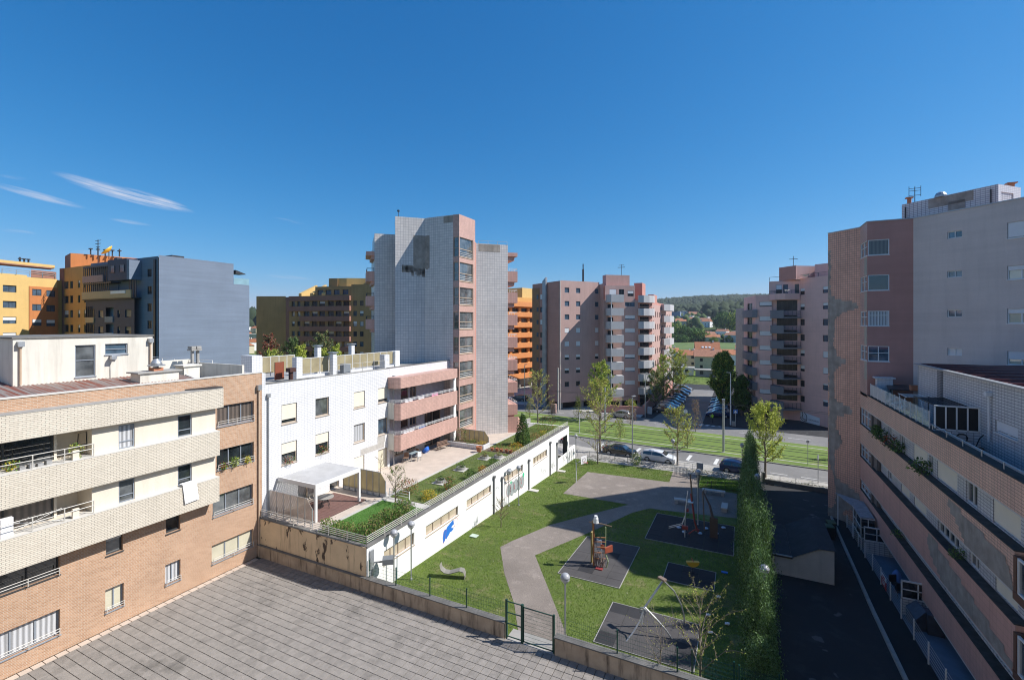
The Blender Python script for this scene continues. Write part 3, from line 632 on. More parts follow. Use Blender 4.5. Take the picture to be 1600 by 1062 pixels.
# ================================================================ white tiled block
wb = thing('white_tiled_building', 'low white tiled apartment block with pink balconies, between brick block and grey tower', 'apartment building', (XB, 30, 0))
V = lambda y: y - 21.3; tw = lambda **k: dict(dict(fm=FRT, n=1, pm=GL, t=.075), **k)
ops = [(V(22.82), 8.62, V(24.13), 10.03, tw(blind=.82)), (V(25.81), 8.61, V(27.14), 10.03, tw(pm=GLM)), (V(29.81), 8.6, V(31.12), 10.0, tw(blind=.97)), (V(32.79), 8.62, V(34.1), 9.96, tw(blind=.8)),
       (V(22.82), 5.67, V(24.13), 7.25, tw(blind=.5)), (V(25.81), 5.65, V(27.14), 7.25, tw(blind=.48)), (V(29.81), 5.65, V(31.12), 7.2, tw(pm=GLC)), (V(32.79), 5.66, V(34.1), 7.15, tw(pm=GLB)),
       (V(29.81), 2.5, V(31.05), 4.4, tw(blind=.97)), (V(32.79), 2.5, V(34.05), 4.35, tw(pm=GLCR)), (V(24.2), 2.5, V(26.0), 4.3, tw(pm=GLM, n=2)), (V(27.2), 2.5, V(28.2), 4.3, tw(blind=.6))]
facade(wb, (XB, 21.3), (XB, 34.35), 2.0, 11.66, WTILE, ops, d=.16)
part('party_wall', MB().box(-42, 21.3, 2, XB - .05, 21.5, 12.42).box(XB - .5, 21.302, 2, XB + .004, 21.56, 12.45), WTILE, wb)
part('upper_parapet', MB().box(XB - .25, 34.36, 10.3, XB, 44.46, 11.68), WTILE, wb)
facade(wb, (-30.3, 34.35), (-30.3, 44.46), 2.0, 10.9, WTILE,
       [(2.5, 8.3, 3.7, 9.5, tw()), (3.9, 8.3, 5.0, 9.5, tw(n=2, pm=GLM)), (2.5, 5.4, 3.7, 6.6, tw()), (3.9, 5.4, 5.0, 6.6, tw(n=2, pm=GLB)), (6.4, 4.6, 9.4, 6.85, tw(n=2)), (1.3, 2.9, 2.9, 4.2, tw(n=1)), (3.4, 2.9, 4.9, 4.2, tw(n=2)), (6.4, 2.5, 9.4, 4.6, tw(n=2, pm=GLM))], d=.12, name='loggia_wall')
part('side_wall', MB().box(-30.3, 34.36, 2, XB - .3, 34.6, 10.9), WTILE, wb)
for z0, z1 in ((9.82, 10.85), (6.88, 8.4), (4.02, 5.5)):
    pl = [(XB + .004, 34.05), (-28.75, 34.05), (-28.3, 34.4), (-28.3, 44.1), (XB + .004, 44.1)]
    if z1 > 10: part('balcony_canopy', MB().prism(pl, z0, z1), PTILE, wb); part('balcony_soffit', MB().box(-30.3, 34.6, 9.85, XB, 44.1, 10.0), CREAM, wb)
    else:
        m = MB()
        q = [(-28.75, 34.05), (-28.3, 34.4), (-28.3, 44.1), (-28.42, 44.1), (-28.42, 34.46), (-28.8, 34.17)]
        m.prism(q, z0, z1).box(-30.3, 34.3, z0 + .02, -28.43, 44.1, z0 + .3); part('balcony', m, PTILE, wb)
        part('balcony_end_wall', MB().box(XB + .004, 34.05, z0 + .1, -28.81, 34.17, z0 + 1.6), OFFW, wb)
        m = MB(); rail(m, [(-29.4, 34.15, z1 + .03), (-28.75, 34.15, z1), (-28.36, 34.45, z1), (-28.36, 43.95, z1)], .34, 3, .018, 1.4); part('railing', m, ALU, wb)
for y in (43.75,): part('column', MB().box(-29.0, y, 2.0, -28.6, y + .55, 9.82), WHITEP, wb)
part('downpipe', MB().tube([(-28.5, 43.6, 2.0), (-28.5, 43.6, 9.82)], .05, 8), STEEL, wb)
for y, zt in ((21.72, 10.75), (34.82, 10.7)):
    m = MB().tube([(XB + .09, y, 2.0), (XB + .09, y, zt)], .05, 8).box(XB + .003, y - .1, zt, XB + .2, y + .1, zt + .26); part('downpipe', m, STEEL, wb)
part('fallen_tile_patch', MB().prism([(31.2 * 0 + XB + .003, 30.6), (XB + .012, 30.6), (XB + .012, 33.6), (XB + .003, 33.6)], 4.45, 4.95), M('grey_mortar_patch', (.42, .40, .37), .95, .15, 3, grain=.3, bump=.4), wb)
part('fallen_tile_patch', MB().prism([(XB + .003, 32.7), (XB + .012, 32.7), (XB + .012, 33.7), (XB + .003, 33.7)], 4.95, 5.6), MATS['grey_mortar_patch'], wb)
m = MB().box(-42, 21.5, 11.1, XB - .3, 44.5, 11.3).box(-42, 21.5, 2, -41.7, 44.5, 11.1); part('roof_slab', m, CONC, wb)
part('parapet_cap', MB().box(XB - .32, 25.82, 11.662, XB + .02, 34.2, 11.7), CONC, wb)
part('parapet_cap', MB().box(XB - .32, 21.57, 11.662, XB + .02, 25.8, 11.72), CONCD, wb)
part('parapet_cap', MB().box(XB - .3, 34.2, 11.682, XB + .03, 44.5, 11.74), CONCD, wb)
# roof terrace: framed cream screens, each panel its own piece, piers, stacks
def screen(parent, x, y0, y1, z0, z1, n, mt=FROST, axis='y', name='screen_panel'):
    for k in range(n):
        a = y0 + (y1 - y0) * k / n + .03; b = y0 + (y1 - y0) * (k + 1) / n - .03
        mb = MB().box(x - .012, a, z0, x + .012, b, z1) if axis == 'y' else MB().box(a, x - .012, z0, b, x + .012, z1)
        part(name, mb, mt, parent)
    m = MB()
    for k in range(n + 1):
        p = y0 + (y1 - y0) * k / n
        if axis == 'y': m.box(x - .03, p - .025, z0 - .25, x + .03, p + .025, z1 + .02)
        else: m.box(p - .025, x - .03, z0 - .25, p + .025, x + .03, z1 + .02)
    if axis == 'y': m.box(x - .025, y0, z1, x + .025, y1, z1 + .04)
    else: m.box(y0, x - .025, z1, y1, x + .025, z1 + .04)
    part('screen_frame', m, ALU, parent)
screen(wb, -31.6, 26.2, 37.2, 11.85, 13.05, 12)
screen(wb, -34.0, 24.5, 27.5, 11.9, 13.2, 4)
part('terrace_wall', MB().box(-31.75, 26.2, 11.3, -31.45, 37.2, 11.7), WTILE, wb)
part('terrace_pier', MB().box(-31.9, 25.6, 11.3, -31.4, 26.15, 13.2), WTILE, wb)
part('terrace_pier', MB().box(-34.2, 22.9, 11.3, -32.9, 23.7, 13.45), WTILE, wb)
part('terrace_pier', MB().box(-31.8, 37.25, 11.3, -31.3, 37.9, 13.1), WHITEP, wb)
part('terrace_pier', MB().box(-31.0, 34.6, 11.3, -30.4, 35.3, 12.9), WTILE, wb)
part('terrace_door', MB().box(-33.2, 25.0, 11.4, -33.1, 25.8, 12.8), M('red_brown_door', (.22, .06, .03), .6, .1, 3), wb)
for (x, y, h) in ((-31.0, 28.9, 13.3), (-33.5, 29.5, 13.8), (-33.5, 33.5, 13.8)):
    part('ventilation_stack', MB().box(x - .2, y - .2, 11.3, x + .2, y + .2, h), WTILE, wb); part('stack_cap', MB().box(x - .3, y - .3, h + .08, x + .3, y + .3, h + .16).box(x - .15, y - .15, h, x + .15, y + .15, h + .08), STEEL, wb)
part('terrace_cover', MB().box(-30.95, 29.6, 11.5, -30.5, 30.4, 12.4), M('grey_machine', (.22, .24, .26), .5), wb)
m = MB(); rail(m, [(XB - .2, 28.2, 11.7), (XB - .2, 33.9, 11.7)], .75, 1, .016, 1.6); part('railing', m, RAILM, wb)
part('chimney_pot', MB().tube([(-30.3, 24.2, 11.3), (-30.3, 24.2, 12.25)], .16, 10).box(-30.55, 23.95, 12.25, -30.05, 24.45, 12.55), M('dark_rust_pot', (.07, .03, .025), .8), wb)

# ================================================================ tall grey tiled tower
tw_ = thing('grey_tiled_tower', 'tall angular grey and white tiled tower with a pink glazed stair column in the centre', 'apartment tower', (-30, 46, 0))
XT = -28.3
bays = [(23.42, 25.65), (20.68, 22.82), (17.98, 19.98), (15.22, 17.2), (12.42, 14.36), (9.62, 11.55), (6.82, 8.8), (3.98, 6.1)]
fwn = lambda pm: dict(fm=FRT, n=1, pm=pm, t=.1, h=.42, sill=1)
o1 = [(.12, a, 3.1, b, fwn(GLM)) for a, b in bays]
facade(tw_, (XT, 44.47), (XT, 48.0), 2.0, 28.17, PTILE, o1, d=.16)
o2 = [(.04, a, .72, b, dict(fm=FRT, n=1, pm=GLM, t=.07, h=.45, sill=0)) for a, b in bays]
facade(tw_, (-29.1, 44.47), (XT, 44.47), 2.0, 28.17, PTILE, o2, d=.12, wd=.1)
for a, b in bays:
    m = MB()
    for k in range(3): m.tube([(XT - .06, 44.62, a + .14 + .2 * k), (XT - .06, 47.5, a + .14 + .2 * k)], .018, 5)
    part('window_rail', m, ALU, tw_)
GT2 = TILE('grey_white_tile_patched', (.56, .57, .59), (.50, .51, .54), (.27, .28, .31), .3, .3, .016, 0, rough=.35, var=.09, streak=.3, bump=.35)
facade(tw_, (-33.0, 44.47), (-29.1, 44.47), 2.0, 28.17, GTILE, [], name='tiled_wall')
facade(tw_, (-35.4, 42.07), (-33.0, 44.47), 2.0, 28.14, GTILE, [], name='tiled_wall')
# areas where tiles are gone
part('fallen_tile_patch', MB().prism([(-33.95, 43.52), (-33.0, 44.463), (-32.99, 44.46), (-32.35, 44.46), (-32.35, 44.464), (-33.003, 44.466), (-33.955, 43.525)][:4] + [(-32.35, 44.44), (-32.995, 44.44), (-33.94, 43.5)], 22.3, 26.1), BAREC, tw_)
m = MB(); rr = random.Random(5)
for k in range(26):
    x = rr.uniform(-34.9, -32.4); h = rr.uniform(.3, .9); z = 21.7 + rr.uniform(0, .9) if x > -34 else 22.2
    if x < -33.0: c = Vector((x, x + 77.47, z)); m.obox((c.x + .004, c.y - .004, c.z), (1, 1), (rr.uniform(.15, .35), .006, h / 2))
    else: m.box(x - .3, 44.462, z - h / 2, x, 44.468, z + h / 2)
part('fallen_tile_patch', m, BAREC, tw_)
part('fallen_tile_patch', MB().box(-30.4, 44.455, 27.35, -29.12, 44.468, 28.1), BAREC, tw_)
facade(tw_, (-28.45, 48.3), (-25.55, 51.2), 1.9, 25.5, GTILE, [], name='tiled_wall')
part('pink_return', MB().box(-28.9, 48.0, 2.0, XT - .05, 48.32, 25.6), PINKD, tw_)
part('fallen_tile_patch', MB().obox((-27.2 + .005, 49.55 - .005, 25.0), (1, 1), (1.35, .006, .45)), BAREC, tw_)
facade(tw_, (-39.6, 43.3), (-37.0, 45.9), 2.0, 26.75, GTILE, [], name='tiled_wall')
m = MB().prism([(-39.6, 43.3), (-37.0, 45.9), (-35.4, 42.1), (-33.0, 44.5), (-29.1, 44.5), (XT - .05, 44.5), (XT - .05, 47.9), (-28.5, 48.35), (-25.6, 51.25), (-31, 57), (-44, 56), (-45, 48.6)][:0] or [(-35.38, 42.12), (-33.0, 44.5), (XT - .32, 44.8), (XT - .32, 48.0), (-31, 52), (-37, 50), (-37.5, 44.5)], 27.7, 28.1)
part('roof_slab', m, CONC, tw_)
part('back_wall', MB().prism([(-35.4, 42.1), (-35.6, 42.3), (-38, 46), (-38, 52), (-33, 53), (-28.6, 48.4), (-28.9, 48.1), (-33.2, 52.5), (-37.8, 51.8), (-37.8, 45.8)], 2.0, 28.1), GTILE, tw_)
part('lower_block', MB().prism([(-28.46, 48.33), (-25.56, 51.23), (-31, 58), (-43, 58), (-43.5, 47), (-39.58, 43.33), (-37.1, 45.8)], 2.0, 25.4), GTILE, tw_)
part('lower_block', MB().prism([(-39.58, 43.33), (-37.03, 45.88), (-38, 53), (-44, 50), (-43.8, 47.5)], 25.4, 26.7), GTILE, tw_)
# balconies on both flanks
for k, zt in enumerate((24.6, 22.3, 19.7, 16.95, 14.2, 11.4, 8.65, 5.9)):
    h = .45 if k == 0 else 1.3
    m = MB().prism([(-25.6, 51.3), (-24.65, 52.1), (-27.4, 55.2), (-29.0, 54.6)], zt - h, zt).prism([(-25.7, 51.5), (-25.1, 52.1), (-27.4, 54.6), (-28.6, 54.4)], zt - h - .5, zt - h - .001)
    part('balcony', m, PINKA, tw_)
    if k: mr_ = MB(); rail(mr_, [(-25.5, 51.45, zt), (-24.75, 52.15, zt), (-27.3, 55.1, zt)], .35, 2, .018, 1.2); part('railing', mr_, ALU, tw_)
for k, zt in enumerate((24.6, 22.2, 19.2, 16.4)):
    h = .5 if k == 0 else 1.2
    m = MB().prism([(-39.7, 43.4), (-40.55, 42.9), (-43.2, 45.6), (-42.8, 46.5)], zt - h, zt).prism([(-39.8, 43.6), (-40.2, 43.4), (-42.8, 45.9), (-42.8, 46.4)], zt - h - .4, zt - h - .001)
    part('balcony', m, PINKA, tw_)
    if k: mr_ = MB(); rail(mr_, [(-39.8, 43.4, zt), (-40.5, 43.0, zt), (-43.1, 45.6, zt)], .4, 2, .018, 1.2); part('railing', mr_, DARKM, tw_)
part('stair_ramp', MB().prism([(-25.6, 51.3), (-24.6, 52.1), (-24.5, 55), (-26, 55)], 2.0, lambda x, y: 4.4 if y < 52.2 else 2.2), PINKA, tw_)
part('antenna', MB().tube([(-35.2, 42.4, 28.1), (-35.2, 42.4, 28.9)], .03, 5).box(-35.3, 42.3, 28.7, -35.1, 42.5, 28.9), DARKM, tw_)
part('side_vent', MB().obox((-38.0 + .02, 44.9 - .02, 10.9), (1, 1), (.9, .02, .7)), BAREC, tw_)
m = MB(); rail(m, [(-28.2, 48.6, 25.5), (-25.6, 51.1, 25.5)], .35, 1, .018, 1.2); part('railing', m, STEEL, tw_)

# ================================================================ podium (garages) with its garden terrace
pod = thing('podium_garage_building', 'long white rendered garage podium with slot windows carrying the garden terrace beside the park', 'garage building', (-24, 40, 0))
XP = -19.9; Q = lambda y: y - 21.1
sl = lambda n, bl=0: dict(fm=FRT, n=n, pm=GLASSY('cream_slot_pane', (.50, .42, .32), var=.12), t=.04, d=.18)
ops = [(Q(22.6), .85, Q(25.62), 1.7, sl(4)), (Q(26.9), .82, Q(31.14), 1.56, sl(4)), (Q(32.39), .84, Q(36.57), 1.52, sl(4)), (Q(39.13), .78, Q(43.35), 1.5, sl(4)), (Q(45.95), .65, Q(50.05), 1.42, sl(5)), (Q(53.64), -.6, Q(57.0), 1.62, dict(skip=1))]
facade(pod, (XP, 21.1), (XP, 57.7), -2.4, 2.55, WHITEP, ops, d=.18)
m = MB(); zb, zt = -2.5, .81
facade(pod, (XB, 21.06), (XP, 21.06), .82, 2.58, TANW, [], name='end_wall')
facade(pod, (XB, 20.98), (XP, 20.98), -.1, .80, LOWW, [], name='plinth_wall', wd=.07)
part('ledge', MB().box(XB, 20.9, .803, XP + .02, 21.055, .86), CONCD, pod)
part('terrace_slab', MB().box(XB, 21.37, 1.9, -20.2, 57.4, 2.44), CONC, pod)
part('terrace_slab', MB().box(-60, 44.6, 1.9, XB, 57.4, 2.43), CONC, pod)
part('passage_pier', MB().box(-20.5, 57.0, -2.4, -19.905, 57.7, 2.5), CONCD, pod)
part('passage_wall', MB().box(-28, 53.2, -2.4, -20.2, 53.5, 1.9).box(-28, 53.5, -2.5, -27.7, 63, 1.9), CONC, pod)
part('roadside_wall', MB().box(-60, 57.45, -2.4, -27.7, 57.7, 2.5).box(-27.7, 57.45, 1.9, -20.5, 57.7, 2.5), WHITEP, pod)
part('coping', MB().box(-20.2, 21.1, 2.552, -19.84, 57.74, 2.62), CONCD, pod)
part('coping', MB().box(XB, 21.02, 2.583, -20.2, 21.36, 2.62), CONCD, pod)
part('garden_wall', MB().box(-20.15, 57.72, -2.5, -19.9, 60.3, -.5), WHITEP, pod)
m = MB(); rail(m, [(-20.0, 21.2, 2.62), (-20.0, 57.5, 2.62)], .55, 4, .02, 1.6); part('railing', m, RAILM, pod)
m = MB(); rail(m, [(XB + .1, 21.18, 2.62), (-20.0, 21.2, 2.62)], .55, 4, .02, 1.6); part('railing', m, RAILM, pod)
for y, zt in ((36.95, 2.0), (38.54, 1.45), (44.69, 1.45), (50.84, 1.9), (53.1, 1.3)):
    part('downpipe', MB().tube([(XP + .09, y, zg(y)), (XP + .09, y, zt)], .07, 8).box(XP + .003, y - .12, zt, XP + .22, y + .12, zt + .2), M('dark_grey_pipe', (.15, .15, .155), .6), pod)
m = MB().box(XP + .003, 21.3, 1.2, XP + .12, 21.6, 2.3).tube([(XP + .1, 21.5, -.4), (XP + .1, 21.5, 1.3)], .06, 8); part('conduit', m, STEEL, pod)
part('floodlight', MB().tube([(XP + .1, 21.6, 1.5), (XP + .5, 21.9, 1.5)], .05, 6).obox((XP + .75, 22.1, 1.55), (1, .8), (.32, .28, .16)), M('grey_lamp_housing', (.16, .17, .18), .5), pod)
# terrace ground covers
def tsheet(name, x0, y0, x1, y1, z, mt): return struct(name, MB().box(x0, y0, 2.445, x1, y1, z), mt)
tsheet('terrace_paving', -29.5, 28.2, -24.62, 58 - 15.2, 2.462, MARBLE); tsheet('terrace_paving', -28.2, 43.6, -24.4, 53, 2.461, MARBLE)
tsheet('terrace_paving', -29.5, 21.4, -24.75, 28.0, 2.46, MARBLE)
for k in range(26):   # boards of the reddish deck
    pass
deck = struct('terrace_deck', MB().box(-28.9, 22.6, 2.462, -25.5, 27.0, 2.475), M('deck_underlay', (.05, .03, .025)))
for k in range(22): add('deck_board', cached('db', lambda: MB().box(0, 0, 0, 3.36, .19, .022).mesh('deck_board', [WOODD])), deck, (-28.88, 22.62 + k * .2, 2.478))
tsheet('terrace_edging', -24.62, 21.4, -24.35, 53, 2.52, LCONC)
TG1 = ground('artificial_turf', (.07, .17, .025), (.055, .13, .02), .8, .5, 24); TG2 = ground('terrace_lawn', (.10, .13, .035), (.075, .105, .025), .6, .5, 20, (.15, .14, .06))
tsheet('terrace_turf', -24.35, 21.4, -20.2, 27.5, 2.49, TG1); tsheet('terrace_lawn', -24.35, 28.3, -20.2, 42.8, 2.49, TG2); tsheet('terrace_lawn_far', -24.4, 44.2, -20.2, 57.4, 2.49, GRASSB)
tsheet('terrace_gravel', -24.35, 27.52, -20.2, 28.28, 2.47, LCONC); tsheet('terrace_bed', -24.35, 42.82, -20.2, 44.18, 2.5, SOIL)

# ================================================================ right-hand tower
rt = thing('pink_and_grey_tower', 'tall tower on the right with weathered pink tiled corner and plain grey side wall', 'apartment tower', (12, 48, -2.3))
A_, B_, C_, D_, E_ = (7.4, 51.73), (9.45, 49.68), (9.45, 47.2), (12.42, 47.2), (17.6, 42.02)
facade(rt, A_, B_, -2.3, 24.2, PTILEW, [], name='tiled_corner')
wbay = lambda pm: dict(fm=FRW, n=2, pm=pm, t=.06, h=.6, sill=1)
zb = [(21.46, 22.72), (18.58, 19.85), (15.68, 16.92), (12.8, 14.05)]
facade(rt, B_, C_, 9.8, 24.2, PTILE, [(.15, a, 2.44, b, wbay(GLB)) for a, b in zb], d=.08)
pms = [GLBR, GL, GLC, GLB]
facade(rt, C_, D_, 9.2, 24.2, PINKD, [(.05, a, 1.45, b, dict(fm=FRW, n=(1, 1, 2, 2)[i], pm=pms[i], t=.06, h=(0, 0, .7, .55)[i])) for i, (a, b) in enumerate(zb)], d=.08)
for i, (a, b) in enumerate(zb):
    part('bay_panel', MB().box(9.43, 47.3, a - 1.55, 9.446, 48.1, a - .08), M('beige_bay_panel', (.40, .37, .31), .8, .1, 3), rt)
zs = [(22.2, 22.72), (19.3, 19.8), (16.37, 16.89), (13.52, 14.05)]; zl = [(21.63, 22.72), (18.85, 19.78), (15.9, 16.89), (13.1, 14.02)]
ops = [(2.22, a, 3.12, b, dict(fm=FRW, n=2, pm=GLB if i < 3 else SHWW, t=.05, sill=0)) for i, (a, b) in enumerate(zs)]
ops += [(5.6, a, 7.0, b, dict(fm=FRW, n=2, pm=GLCR, t=.06, blind=(.97, .3, .3, .6)[i], bm=SHWW)) for i, (a, b) in enumerate(zl)]
facade(rt, D_, E_, 9.0, 24.2, GREYP, ops, d=.14, name='grey_wall')
m = MB().prism([(A_[0] + .02, A_[1] + .05), (14.7, 60.5), (17, 63.7), (24, 65.6), (34, 69), (44, 62), (44, 35.5), (23.2, 34.6), (22.3, 42.2), (17.62, 42.05), (17.3, 42.7), (12.6, 47.4), (9.7, 47.5), (9.7, 49.6)], 9.5, 24.1)
part('tower_core', m, PINKP, rt)
part('tower_core', MB().prism([(A_[0] + .02, A_[1] + .05), (14.7, 60.5), (17, 63.7), (24, 65.6), (34, 69), (44, 62), (44, 49.7), (9.7, 49.7)], -2.4, 9.498), PTILEW, rt)
m = MB()
for a, b in ((A_, B_), (B_, C_), (C_, D_), (D_, E_)):
    d = (Vector(b) - Vector(a)).normalized(); n = Vector((d.y, -d.x)); m.prism([(a[0] + n.x * .06, a[1] + n.y * .06), (b[0] + n.x * .06, b[1] + n.y * .06), (b[0] - n.x * .35, b[1] - n.y * .35), (a[0] - n.x * .35, a[1] - n.y * .35)], 24.203, 24.27)
part('parapet_cap', m, STEEL, rt)
# rooftop room
pa, pb, pc = (12.83, 51.79), (17.4, 47.22), (19.41, 49.23)
facade(rt, pa, pb, 24.1, 26.3, WTILE2, [], name='rooftop_room_wall'); facade(rt, pb, pc, 24.1, 26.3, WTILE, [(.35, 24.9, 1.9, 25.75, dict(fm=FRT, n=2, pm=GLB))], name='rooftop_room_wall')
part('rooftop_room', MB().prism([(12.85, 51.85), (17.4, 47.3), (19.35, 49.25), (16, 54.5)], 24.12, 26.25), WTILE2, rt)
part('fallen_tile_patch', MB().obox((15.3 - .004, 49.32 - .004, 25.85), (1, -1), (1.5, .006, .38)), BAREC, rt)
part('fallen_tile_patch', MB().obox((15.6 - .004, 49.02 - .004, 25.2), (1, -1), (.55, .006, .5)), BAREC, rt)
part('vent_hood', MB().obox((15.2, 48.9, 24.62), (1, -1), (.6, .35, .05)), DARKM, rt)
for p in ((13.05, 51.5), (17.1, 47.45)): part('downpipe', MB().tube([(p[0] - .06, p[1] - .06, 24.2), (p[0] - .06, p[1] - .06, 26.0)], .05, 6), DARKM, rt)
m = MB().tube([(13.6, 51.3, 26.2), (13.6, 51.3, 27.6)], .03, 5)
for z in (26.9, 27.3, 27.5): m.box(13.2, 51.28, z, 14.0, 51.32, z + .03)
for x in (13.2, 13.6, 14.0): m.box(x - .015, 51.28, 26.8, x + .015, 51.32, 27.7)
part('tv_antenna', m, DARKM, rt)
part('chimney_pot', MB().tube([(13.3, 51.6, 26.2), (13.3, 51.6, 26.75)], .15, 8).box(13.05, 51.4, 26.75, 13.55, 51.8, 26.85), TERRA, rt)
m = MB(); m.lathe([(.4, 0), (.4, .15), (.3, .35), (.1, .45)], (14.9, 49.9, 26.25), 14); part('roof_vent', m, STEEL, rt)
part('chimney_pot', MB().box(18.8, 49.3, 26.25, 19.1, 49.6, 26.7).box(18.65, 49.2, 26.7, 19.25, 49.7, 26.78), TERRA, rt)
# render showing where tiles came off: ragged plates a few millimetres proud, each an area of its own
def ragged(parent, p0, ud, spans, mt, off=.012, name='fallen_tile_patch', seed=1, step=.2):
    """spans: list of (z, u_left, u_right) from top to bottom, edges follow the tile grid"""
    rn = random.Random(seed); ud = Vector((ud[0], ud[1], 0)).normalized(); n = Vector((ud.y, -ud.x, 0)); m = MB()
    for i in range(len(spans) - 1):
        (za, l0, r0), (zb_, l1, r1) = spans[i], spans[i + 1]; k = max(1, round((za - zb_) / step))
        for j in range(k):
            t = (j + .5) / k; l = l0 + (l1 - l0) * t + rn.uniform(-.07, .07); r = r0 + (r1 - r0) * t + rn.uniform(-.07, .07)
            if r - l < .05: continue
            z1_ = za + (zb_ - za) * j / k; z0_ = za + (zb_ - za) * (j + 1) / k; l = max(l, 0.0)
            q = [Vector((p0[0], p0[1], 0)) + ud * u + n * off for u in (l, r)]
            m.add([(q[0].x, q[0].y, z0_), (q[1].x, q[1].y, z0_), (q[1].x, q[1].y, z1_), (q[0].x, q[0].y, z1_)], [(0, 1, 2, 3)])
    return part(name, m, mt, parent)
ud = (B_[0] - A_[0], B_[1] - A_[1])
ragged(rt, A_, ud, [(22.6, 0, .25), (20.7, .05, .3), (19.6, 0, .2), (18.4, 0, .3), (18.1, 0, .9), (17.7, 0, 2.6), (17.2, 0, 2.7), (16.9, 0, 1.4), (16.3, 0, .7), (14.0, 0, .55), (12.9, 0, .9), (12.5, 0, 1.9), (12.0, .1, 1.0), (11.5, .1, .6), (9.0, .1, .6), (8.3, .1, 2.3), (7.8, .1, 2.2), (7.5, .1, .9), (6.0, .1, .6), (4.3, .1, .7)], BAREC, seed=2)
ragged(rt, A_, ud, [(8.2 - 1.7, .1, .2), (6.2, .1, 1.0), (5.2, .1, 1.4), (4.2, .1, .7), (3.1, .1, .6), (1.8, .6, .8), (1.3, .6, 2.2), (.9, .7, 2.9), (-.1, .7, 2.9), (-.6, .7, 2.0), (-1.1, .4, 1.3), (-1.5, 0, .6), (-2.3, 0, .8)], BAREC, seed=3, off=.016)
ragged(rt, A_, ud, [(-1.1, 0, 1.2), (-1.5, 0, 2.2), (-2.25, 0, 2.9)], BAREC, seed=4, off=.02)

# ================================================================ long pink block below the tower
lb = thing('pink_banded_block', 'long low pink tiled block on the right with window strips and a roof terrace', 'apartment building', (9.45, 33, -1.2))
XR = 9.45; YE = 24.35; bands = [(8.72, 9.98), (5.6, 7.22), (2.5, 4.42), (.1, 1.6)]
for i, (a, b) in enumerate(bands):
    part('tiled_band', MB().box(XR, 14 if i == 0 else YE, a, 10.2, 49.66, b), PTILE2 if i < 2 else PINKA, lb)
    part('band_ledge', MB().box(XR - .04, 14 if i == 0 else YE, b + .002, 9.9, 49.6, b + .05), BLACKG, lb)
    part('band_ledge', MB().box(XR - .01, 14 if i == 0 else YE, a - .06, 9.9, 49.6, a - .003), STONE, lb)
WY = 49.66
def wl(rows, z0, z1): return [(WY - yl, z0, WY - yr, z1, st) for (yl, yr, st) in rows]
w_ = lambda **k: dict(dict(fm=FRW, n=1, pm=GL, t=.05, sill=0, d=.12), **k)
bl = lambda f=.97, **k: w_(blind=f, bm=SHW, **k)
row1 = [(42.9, 42.2, w_()), (40.2, 39.2, w_(n=2)), (37.4, 35.0, bl(n=2)), (34.7, 34.2, w_()), (33.5, 30.9, bl(n=2)), (29.9, 28.7, w_(n=2)), (27.2, 25.0, bl(n=1)), (22, 20, bl())]
row2 = [(43.0, 42.2, w_()), (39.9, 38.2, bl()), (37.3, 35.2, bl(n=2)), (33.4, 30.7, w_(n=4)), (29.5, 28.5, w_(n=2)), (27.0, 25.2, bl())]
row3 = [(42.0, 41.2, w_()), (39.4, 37.6, bl()), (36.3, 33.8, bl(n=2, pm=GLBR)), (32.4, 30.7, w_(n=2, blind=.3, bm=SHW)), (29.6, 28.4, w_(n=2)), (26.9, 25.4, w_(n=1))]
ops = wl(row1, 7.35, 8.6) + wl(row2, 4.5, 5.55) + wl(row3, 1.75, 2.48)
facade(lb, (9.86, WY), (9.86, 14), .05, 9.9, WTILE2, ops, d=.12, name='recessed_wall')
for (a, b), pm in zip(((7.25, 8.7), (4.45, 5.58), (1.66, 2.48)), (GLB, GL, GLM)):
    window(lb, ((9.5, 49.6), R(-90)), .05, a, 3.3, b, dict(fm=FRW, n=3, pm=pm, sill=0, t=.06, h=.6), .08)
    part('panel_post', MB().box(9.47, 45.9, a, 9.8, 46.25, b).box(9.6, 44.9, a, 9.8, 45.9, b), M('grey_brown_panel', (.16, .14, .13), .7), lb)
ragged(lb, (XR, WY), (0, -1), [(5.6 + 1.5, WY - 30.5, WY - 29.9), (6.9, WY - 30.8, WY - 28.6), (6.7, WY - 30.6, WY - 25.1), (6.2, WY - 29.6, WY - 24.6), (5.62, WY - 28.6, WY - 24.5)], BAREC, seed=8)
ragged(lb, (XR, WY), (0, -1), [(4.3, WY - 33.2, WY - 32.6), (4.0, WY - 33.6, WY - 31.3), (3.4, WY - 33.4, WY - 27.0), (2.9, WY - 32.4, WY - 24.5), (2.55, WY - 31.5, WY - 24.5)], BAREC, seed=9)
# projecting end bay at the right edge
for z0, z1 in ((5.7, 7.1), (2.7, 4.2), (-.2, 1.4)):
    part('end_bay', MB().box(9.36, 18, z0 - .25, 10.0, YE - .03, z0 + .05), M('brown_side_panel', (.14, .07, .045), .7), lb)
    part('end_bay', MB().box(9.38, 24.1, z0 + .05, 9.8, YE - .03, z1), MATS['brown_side_panel'], lb)
    window(lb, ((9.4, 24.05), R(-90)), 0, z0 + .05, 4, z1, dict(fm=FRW, n=3, pm=GLM, sill=0, t=.07), .05)
